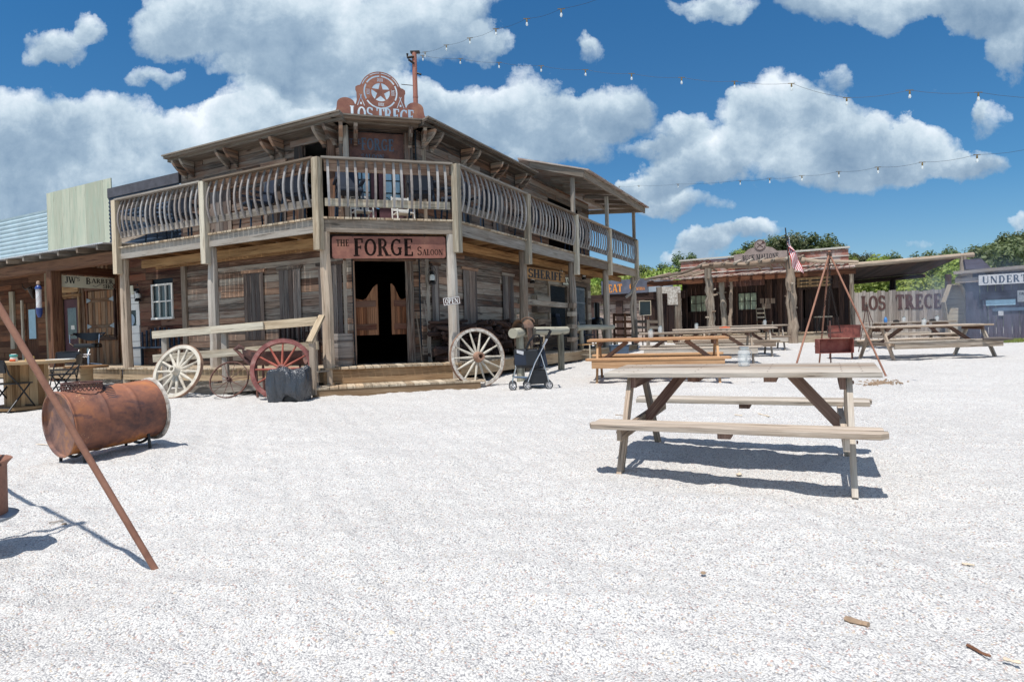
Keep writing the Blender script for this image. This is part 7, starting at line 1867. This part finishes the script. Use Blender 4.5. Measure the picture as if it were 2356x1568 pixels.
# flag
fp = P(1816, 606, 23.0); ft = P(1807, 524, 23.0)
s_ = thing('flag', 'American flag hanging from a slanted dark pole at the shop porch', 'flag', fp)
tp = ft-fp; mb = MB(); mb.smooth = True; mb.tube([(0, 0, -.2), tuple(tp)], .022, 8); mb.build('flagpole', 'ink', s_, loc=(0, 0, 0))
a0 = tp*.86
def flagpt(u, v):      # u along the fly (down), v along the hoist
    base = a0*(1-v*.45); x = base.x+.02+u*.12+v*.5*u**.7+.06*math.sin(u*5)*v; z = base.z-u*(1.25-.25*v)-.05*v
    return Vector((x, base.y-.06-.07*math.sin(u*9+v*7), z))
def fpatch(u0, u1, v0, v1, m=6):
    mb = MB(); V = [flagpt(u0+(u1-u0)*i/m, v0+(v1-v0)*j/3)+Vector((0, 0, 0)) for i in range(m+1) for j in range(4)]
    mb.add(V, [(i*4+j, i*4+j+1, i*4+5+j, i*4+4+j) for i in range(m) for j in range(3)]); return mb
red, white, blue = MB(), MB(), MB()
for k in range(13):
    v0, v1 = k/13, (k+1)/13; u0 = .42 if k < 7 else 0
    t_ = fpatch(u0, 1, v0, v1); dst = red if k % 2 == 0 else white
    o_ = len(dst.v); dst.v += t_.v; dst.f += [[o_+i for i in f] for f in t_.f]; dst.uv += t_.uv; dst.t += t_.t
t_ = fpatch(0, .42, 0, 7/13)
red.build('red_stripes', 'flag_red', s_, loc=(0, 0, 0), smooth=True); white.build('white_stripes', 'flag_white', s_, loc=(0, 0, 0), smooth=True); cn = t_.build('canton', 'flag_blue', s_, loc=(0, 0, 0), smooth=True)
mb = MB()
for i in range(6):
    for j in range(5):
        p = flagpt(.04+.34*i/5, .04+.46*j/4)+Vector((0, -.012, 0)); mb.box(p.x-.012, p.x+.012, p.y-.003, p.y, p.z-.012, p.z+.012)
mb.build('stars', 'flag_white', cn, loc=(0, 0, 0))
q = vplace(FB, xw(1760, 1.0), 1.0, FLZ); ladder_chair('plain brown chair on the plank shop porch below the notices', q, .2, 'w_brown')
q = vplace(FB, xw(1895, 1.0), 1.2, FLZ-.02); s_ = thing('bar_stool', 'small dark stool on the plank shop porch before the serving hatch', 'stool', q)
mb = MB(); mb.box(-.28, .28, -.18, .18, .56, .61); mb.build('seat', 'w_pale', s_, loc=(0, 0, 0))
for a in (-.22, .22):
    for b_ in (-.14, .14): mb = MB(); mb.tube([(a, b_, .56), (a*1.2, b_*1.2, 0)], .02, 6); mb.build('leg', 'ink', s_, loc=(0, 0, 0))

# lean-to and lettered fence
gF = gz(26); fl = P(1960, 772, 25.6); fr = P(2182, 770, 25.2)
FC, WC_ = face((fl.x, 25.6), (fr.x, 25.2))
zt2 = P(2070, 669, 25.4).z
s_ = thing('lettered_fence', 'grey board fence painted with the large rust brown words Los Trece', 'fence', vplace(FC, WC_/2, 0, gF))
mb = MB(FC)
x = 0
while x < WC_: mb.box(x+.004, x+.142, -.02, RN.uniform(-.003, .003), gF-.2, zt2+RN.uniform(-.05, .05)); x += .148
bo = bw(mb, 'fence_boards', 'w_fence', s_, s_)
for x in (.6, 2.2, 3.6): 
    mb = MB(FC); mb.box(x-.05, x+.05, -.14, -.025, gF-.2, zt2-.1); bw(mb, 'fence_post', 'w_dark', s_, s_)
lz = P(2070, 711, 25.4).z; lh = P(2070, 678, 25.4).z-lz
x0_ = wall_x(FC, WC_, 1979); x1_ = wall_x(FC, WC_, 2036); x2_ = wall_x(FC, WC_, 2060); x3_ = wall_x(FC, WC_, 2167)
mb = MB(to_view(FC)); text(mb, 'LOS', x0_+.03, lz, lh, .006, .012, wx=(x1_-x0_)/textw('LOS', lh), bold=1.35); text(mb, 'TRECE', x2_, lz, lh, .006, .012, wx=(x3_-x2_)/textw('TRECE', lh), bold=1.35); bw(mb, 'lettering', 'letter_rust', s_, s_)
s_ = thing('lean_to', 'open pole lean-to with a sloping dark roof behind the lettered fence', 'lean-to', vplace(FC, WC_/2, -1.5, gF))
za = P(1953, 613, 25.9).z; zb = P(2237, 587, 25.2).z
xa = wall_x(FC, WC_, 1950); xb = wall_x(FC, WC_, 2238)
mb = MB(FC); mb.smooth = True; mb.tube([(xa, .1, za), ((xa+xb)/2, .1, (za+zb)/2), (xb, .1, zb)], [.11, .1, .1], 10); bw(mb, 'front_pole', 'w_log', s_, s_, smooth=True)
mb = MB(FC); n = 26
for i in range(n):
    a = xa+.3+(xb-xa-.9)*i/n; b_ = a+(xb-xa-.9)/n+.01; q = i/n; z = za+(zb-za)*q
    mb.hexa([(a, .05, z-.12), (b_, .05, z-.12), (b_, -2.6, z-.5), (a, -2.6, z-.5), (a, .05, z-.08), (b_, .05, z-.08), (b_, -2.6, z-.46), (a, -2.6, z-.46)], long=1)
bw(mb, 'roof_boards', 'w_dark', s_, s_)
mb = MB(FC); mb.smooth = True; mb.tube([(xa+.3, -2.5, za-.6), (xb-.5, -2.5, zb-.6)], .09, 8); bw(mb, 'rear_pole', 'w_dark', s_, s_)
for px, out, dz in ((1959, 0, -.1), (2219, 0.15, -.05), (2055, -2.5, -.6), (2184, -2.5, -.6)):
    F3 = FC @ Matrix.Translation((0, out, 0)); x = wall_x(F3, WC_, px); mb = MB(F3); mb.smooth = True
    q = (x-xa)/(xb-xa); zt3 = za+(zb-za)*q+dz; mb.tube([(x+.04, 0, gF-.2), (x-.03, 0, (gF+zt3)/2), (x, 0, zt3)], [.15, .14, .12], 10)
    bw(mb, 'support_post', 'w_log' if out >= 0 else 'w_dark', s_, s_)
# coffin
cc = G(2200, 776); cy_ = 24.7; cx_ = P(2199, 776, cy_).x; hcf = P(2199, 654, cy_).z-gz(cy_)
s_ = thing('coffin', 'open upright wooden coffin box leaning beside the lettered fence', 'coffin', (cx_, cy_, gz(cy_)))
kx = cy_/FPX
out_ = [(-.42*.9, 0), (.30, 0), (.48, hcf*.74), (.2, hcf), (-.16, hcf), (-.46, hcf*.76)]
out_ = [((px-2199)*kx, (773-py)/119*hcf) for px, py in ((2180, 773), (2208, 773), (2224, 693), (2206, 654), (2184, 654), (2171, 693))]
mb = MB(Matrix(((1, 0, 0, 0), (0, 0, -1, 0), (0, 1, 0, 0), (0, 0, 0, 1)))); mb.prism(out_, -.02, .0); mb.build('back_board', 'w_pale', s_, loc=(0, 0, 0))
n_ = 6; mid = Vector((sum(p[0] for p in out_)/6, sum(p[1] for p in out_)/6))
for i in range(n_):
    a = Vector(out_[i]); b_ = Vector(out_[(i+1) % n_]); t_ = (b_-a).normalized(); nrm = Vector((t_.y, -t_.x))
    if nrm.dot(mid-a) < 0: nrm = -nrm
    ai, bi = a+nrm*.035, b_+nrm*.035
    mb = MB(); mb.hexa([(a.x, -.34, a.y), (b_.x, -.34, b_.y), (b_.x, .02, b_.y), (a.x, .02, a.y), (ai.x, -.34, ai.y), (bi.x, -.34, bi.y), (bi.x, .02, bi.y), (ai.x, .02, ai.y)]); mb.build('side_board', 'w_pale', s_, loc=(0, 0, 0))
s_.rotation_euler = (0, 0, math.radians(-14))
# undertaker building
ul = P(2240, 772, 23.2); ur = P(2500, 765, 21.5)
FU, WU = face((ul.x, 23.2), (ur.x, 21.5)); gU = gz(22.5)
ztu = P(2270, 643, 23.0).z; un = thing('undertaker_shop', 'dusky dark plank building with the white Undertaker sign at the right edge', 'shop', vplace(FU, 2, 0, gU))
mb = MB(FU); planks(mb, 0, WU, gU-.2, ztu+.25, [], .24, vert=True, lmin=3, lmax=4); bw(mb, 'plank_wall', 'w_haze', un, un)
mb = MB(FU); mb.box(0, .05, -4, -.03, gU-.2, ztu); mb.box(-.3, WU, -4, .25, ztu+.28, ztu+.36); mb.beam((-.6, .3, ztu+.30), (WU, .3, ztu+.42), .12, .12); mb.box(-.55, .5, .1, .25, ztu-.08, ztu+.1); bw(mb, 'roof', 'w_fence', un, un)
mb = MB(FU); mb.box(-.22, .0, -.1, .12, gU-.2, ztu+.1); mb.box(.3, .38, .02, .06, gU, ztu-.2); bw(mb, 'corner_post', 'w_haze', un, un)
mb = MB(FU); mb.hexa([(-.2, .1, ztu+.42), (.6, .1, ztu+.36), (.6, -.6, ztu+.36), (-.2, -.6, ztu+.42), (-.25, .1, ztu+.8), (.25, .1, ztu+.8), (.3, -.6, ztu+.8), (-.25, -.6, ztu+.8)]); bw(mb, 'roof_box', 'w_haze', un, un)
z0_, z1_ = P(2270, 656, 22.9).z, P(2270, 633, 22.9).z; xs_ = wall_x(FU, WU, 2252)
c = vplace(FU, xs_, .32, z0_); s_ = thing('undertaker_sign', 'white board with dark blue letters reading Undertaker cut off by the right edge', 'sign', c)
Mu = Matrix.Translation(-c) @ FU
mb = MB(Mu); mb.box(xs_, xs_+3.3, .31, .33, z0_, z1_); bo = mb.build('board', 'label_grey', s_, loc=(0, 0, 0))
mb = MB(Matrix.Translation(-c) @ to_view(FU)); hL = (z1_-z0_)*.72; text(mb, 'UNDERTAKER', xs_+.1, z0_+(z1_-z0_)*.14, hL, .33, .004, serif=False, bold=1.0, wx=1.02, sp=1.05); mb.build('lettering', 'blue_ink', bo, loc=(0, 0, 0))
for px, py, w_, h_, mt, tx in ((2255, 689, 1.15, .3, 'w_haze', 'COFFINS'), (2262, 703, .95, .2, 'light_blue', ''), (2342, 695, .7, .42, 'label_grey', ''), (2284, 716, 1.4, .12, 'blue_grey', ''), (2297, 726, .15, .28, 'label_grey', '')):
    x = wall_x(FU, WU, px); z = P(px, py, 22.9).z; mb = MB(FU); mb.box(x, x+w_, .02, .045+RN.uniform(0, .008), z, z+h_); o = bw(mb, 'wall_board', mt, un, un)
    if px == 2342:
        mb = MB(to_view(FU)); text(mb, 'CASKETS', x+.05, z+.25, .1, .06, .003, wx=.8); text(mb, 'LTD', x+.2, z+.08, .1, .06, .003) if False else None; bw(mb, 'lettering', 'ink', o, un)
mb = MB(); RR = random.Random(12)
for i in range(9000):
    x = RR.uniform(13.0, 21); y = RR.uniform(20.2, 22.4-(x-14)*.1); h = RR.uniform(.03, .09); a = RR.uniform(0, 3.14); z = gz(y)
    mb.add([(x-.012*math.cos(a), y-.012*math.sin(a), z), (x+.012*math.cos(a), y+.012*math.sin(a), z), (x+RR.uniform(-.04, .04), y+RR.uniform(-.04, .04), z+h)], [(0, 1, 2)], None, (RR.random(), 0, 0))
tag(mb.build('grass_patch', 'leaf_bright'), 'short green grass in front of the undertaker building', 'grass', kind='stuff')

# ------------------------------------------------------------------ EAT building, tank, fences in the gap
el = P(1355, 770, 29.5); er = P(1570, 768, 27.5)
FE, WE = face((el.x, 29.5), (er.x, 27.5)); gE = gz(28)
eb = thing('stone_diner', 'low stone building with a blue and rust signboard lettered Eat in orange', 'diner', vplace(FE, WE/2, 0, gE))
zw = P(1440, 677, 28.6).z
mb = MB(FE); planks(mb, 0, WE, gE, zw, [], .22, lmin=.3, lmax=.9, jit=.02, gap=.02); bw(mb, 'stone_wall', 'w_stone', eb, eb)
mb = MB(FE)
for px in (1366, 1427, 1495, 1548): x = wall_x(FE, WE, px); mb.box(x-.16, x+.16, .02, .1, gE, zw)
mb.box(-.2, WE+.2, .12, .2, zw-.3, zw+.04); mb.box(0, WE, -3, -2.9, gE, zw); mb.box(0, WE, -2.9, .0, zw-.02, zw+.02); mb.box(WE*.62, WE*.98, .03, .06, gE, zw-.32); bw(mb, 'timber_frame', 'w_dark', eb, eb)
x0_, x1_ = wall_x(FE, WE, 1403), wall_x(FE, WE, 1497); zs0, zs1 = P(1450, 675, 28.5).z, P(1450, 643, 28.5).z
mb = MB(FE); mb.box(x0_-.3, x1_, .2, .26, zs0, zs1); bo = bw(mb, 'signboard', 'eat_board', eb, eb)
mb = MB(to_view(FE)); hh_ = (zs1-zs0)*.58; text(mb, 'EAT', x0_+.02, zs0+.08, hh_, .262, .006, wx=.85, bold=1.2, serif=False); text(mb, 'C', x0_+1.05, zs0+.14, hh_*.9, .262, .006, bold=1.2); text(mb, 'ANTINA', x0_+1.28, zs0+.12, hh_*.35, .262, .006, wx=.85); bw(mb, 'lettering', 'letter_orange', bo, eb)
q = P(1520, 700, 33); s_ = thing('water_tank', 'round pale grey metal tank with a shallow reddish conical roof', 'tank', (q.x, 33, gz(33)))
zt4 = P(1520, 641, 33).z-gz(33); zt5 = P(1520, 634, 33).z-gz(33)
mb = MB(); mb.smooth = True; mb.lathe([(.66, 0), (.66, zt4)], 36); mb.build('tank_wall', 'tank', s_, loc=(0, 0, 0))
mb = MB(); mb.smooth = True; mb.lathe([(.72, zt4), (.02, zt5+.05), (0, zt5+.05)], 36); mb.build('conical_roof', 'tank_roof', s_, loc=(0, 0, 0))
q = P(1485, 740, 24.5); s_ = thing('chalkboard', 'framed blank dark chalkboard on a stand before the stone diner', 'chalkboard', (q.x, 24.5, gz(24.5)))
zc0, zc1 = P(1485, 724, 24.5).z-s_.location.z, P(1485, 693, 24.5).z-s_.location.z; w_ = .21
mb = MB(); mb.box(-w_, w_, -.01, .01, zc0, zc1); mb.build('slate', 'slate', s_, loc=(0, 0, 0))
mb = MB(); mb.box(-w_-.025, w_+.025, -.02, .02, zc0-.025, zc0); mb.box(-w_-.025, w_+.025, -.02, .02, zc1, zc1+.025); mb.box(-w_-.025, -w_, -.02, .02, zc0, zc1); mb.box(w_, w_+.025, -.02, .02, zc0, zc1); mb.build('frame', 'w_pale', s_, loc=(0, 0, 0))
for a in (-.12, .12): mb = MB(); mb.box(a-.02, a+.02, .0, .03, 0, zc0-.025); mb.build('leg', 'w_brown', s_, loc=(0, 0, 0))
# open rail fence panels
def rails(label, px0, px1, Y0, Y1, py_top, py_bot, n, mat='w_rail', cat='fence'):
    a = P(px0, py_top, Y0); b_ = P(px1, py_top, Y1); c = Vector((a.x, a.y, gz(a.y))); o = thing('rail_fence', label, cat, c)
    h0 = a.z-gz(a.y); 
    for i in range(n):
        q = 1-i/(n)*.8; mb = MB(); mb.beam((0, 0, h0*q-.04), (b_.x-a.x, b_.y-a.y, h0*q-.04+(b_.z-a.z)), .03, .1); mb.build('rail', mat, o, loc=(0, 0, 0))
    for q in (0, .5, 1): mb = MB(); v = (b_-a)*q; mb.box(v.x-.045, v.x+.045, v.y-.06, v.y-.02, -.05, h0+v.z+.03); mb.build('post', mat, o, loc=(0, 0, 0))
rails('pale weathered rail fence in front of the chalkboard', 1463, 1519, 22.5, 22.0, 737, 765, 4)
rails('dark rail fence behind the fourth porch post', 1412, 1462, 24.0, 24.0, 722, 765, 4, 'w_brown')
q = P(1523, 780, 21.0); s_ = thing('gate_frame', 'grey timber gate frame with a peeling board left of the plank shop', 'gate frame', (q.x, 21, gz(21)))
zt6 = P(1523, 660, 21).z-gz(21); w2_ = (1560-1523)/FPX*21
mb = MB(); mb.beam((0, 0, -.1), (-.06, 0, zt6), .16, .14, up=(0, 1, 0)); mb.build('post', 'w_rail', s_, loc=(0, 0, 0))
mb = MB(); mb.beam((w2_+.03, 0, -.1), (w2_, 0, zt6-.06), .2, .16, up=(0, 1, 0)); mb.build('post', 'w_log', s_, loc=(0, 0, 0))
mb = MB(); mb.box(.02, w2_+.1, -.09, .05, zt6-.22, zt6); mb.box(.2, w2_, -.1, -.092, zt6-.62, zt6-.22); mb.build('header', 'wheel_peel', s_, loc=(0, 0, 0))
# iron smoker in the gap
q = P(1375, 770, 23.0); s_ = thing('iron_smoker', 'black iron smoker with a round fan shaped lid beyond the cell door', 'smoker', (q.x, 23, gz(23)))
mb = MB(); mb.smooth = True; mb.lathe([(0, 0), (.36, .05), (.38, .25), (.3, .4), (.1, .46), (0, .46)], 24, (0, 0, .75)); mb.build('bowl', 'black_metal', s_, loc=(0, 0, 0))
mb = MB(); mb.smooth = True; mb.tube([(0, 0, 1.2), (0, 0, 1.75)], .1, 12); mb.build('chimney', 'black_metal', s_, loc=(0, 0, 0))
for t in (.4, 2.5, 4.6): mb = MB(); mb.tube([(.25*math.cos(t), .25*math.sin(t), .8), (.33*math.cos(t), .33*math.sin(t), 0)], .025, 6); mb.build('leg', 'black_metal', s_, loc=(0, 0, 0))
# a little antler bracket on the outermost porch post
s_ = thing('antler_hook', 'twisted driftwood and antler tied to the farthest porch post', 'antlers', P(1459, 690, 22.2))
mb = MB(); mb.smooth = True; mb.tube([(-.05, 0, -1.2), (-.12, 0, -.3), (-.05, -.03, .2), (.05, 0, .55), (.25, 0, .85)], [.03, .05, .04, .035, .015], 7); mb.tube([(-.3, 0, .1), (-.1, 0, .25), (.05, 0, .5)], [.05, .06, .03], 7); mb.build('driftwood', 'w_post', s_, loc=(0, 0, 0))

# ------------------------------------------------------------------ thin blue cooking smoke drifting before the undertaker shop
def smokem():
    m = bpy.data.materials.new('smoke'); m.use_nodes = True; nt = m.node_tree; nt.nodes.remove(nt.nodes['Principled BSDF'])
    v = N(nt, 'ShaderNodeVolumePrincipled'); v.inputs['Color'].default_value = (.55, .7, .95, 1); v.inputs['Anisotropy'].default_value = .2
    tc = N(nt, 'ShaderNodeTexCoord').outputs['Object']
    n = noise(nt, mapping(nt, tc, (.5, .5, .35)), 1.6, 3, .6, .8)
    g = N(nt, 'ShaderNodeTexGradient', gradient_type='SPHERICAL'); L(nt, mapping(nt, tc, (.38, .8, .55)), g.inputs[0])
    d = math_(nt, 'MULTIPLY', ramp(nt, n, [(.38, (0, 0, 0)), (.7, (1, 1, 1))]), math_(nt, 'MULTIPLY', g.outputs[1], .8))
    L(nt, d, v.inputs['Density']); L(nt, v.outputs[0], nt.nodes['Material Output'].inputs['Volume']); MATS['smoke'] = m
smokem()
c = P(2235, 690, 20.5); mb = MB(); mb.box(-2.6, 2.6, -1.2, 1.2, -1.75, 1.8); o = mb.build('smoke', 'smoke', loc=(0, 0, 0)); o.location = c; tag(o, 'thin bluish smoke drifting in front of the coffin and undertaker shop', 'smoke', kind='stuff')
sc.cycles.volume_step_rate = 4; sc.cycles.volume_max_steps = 48
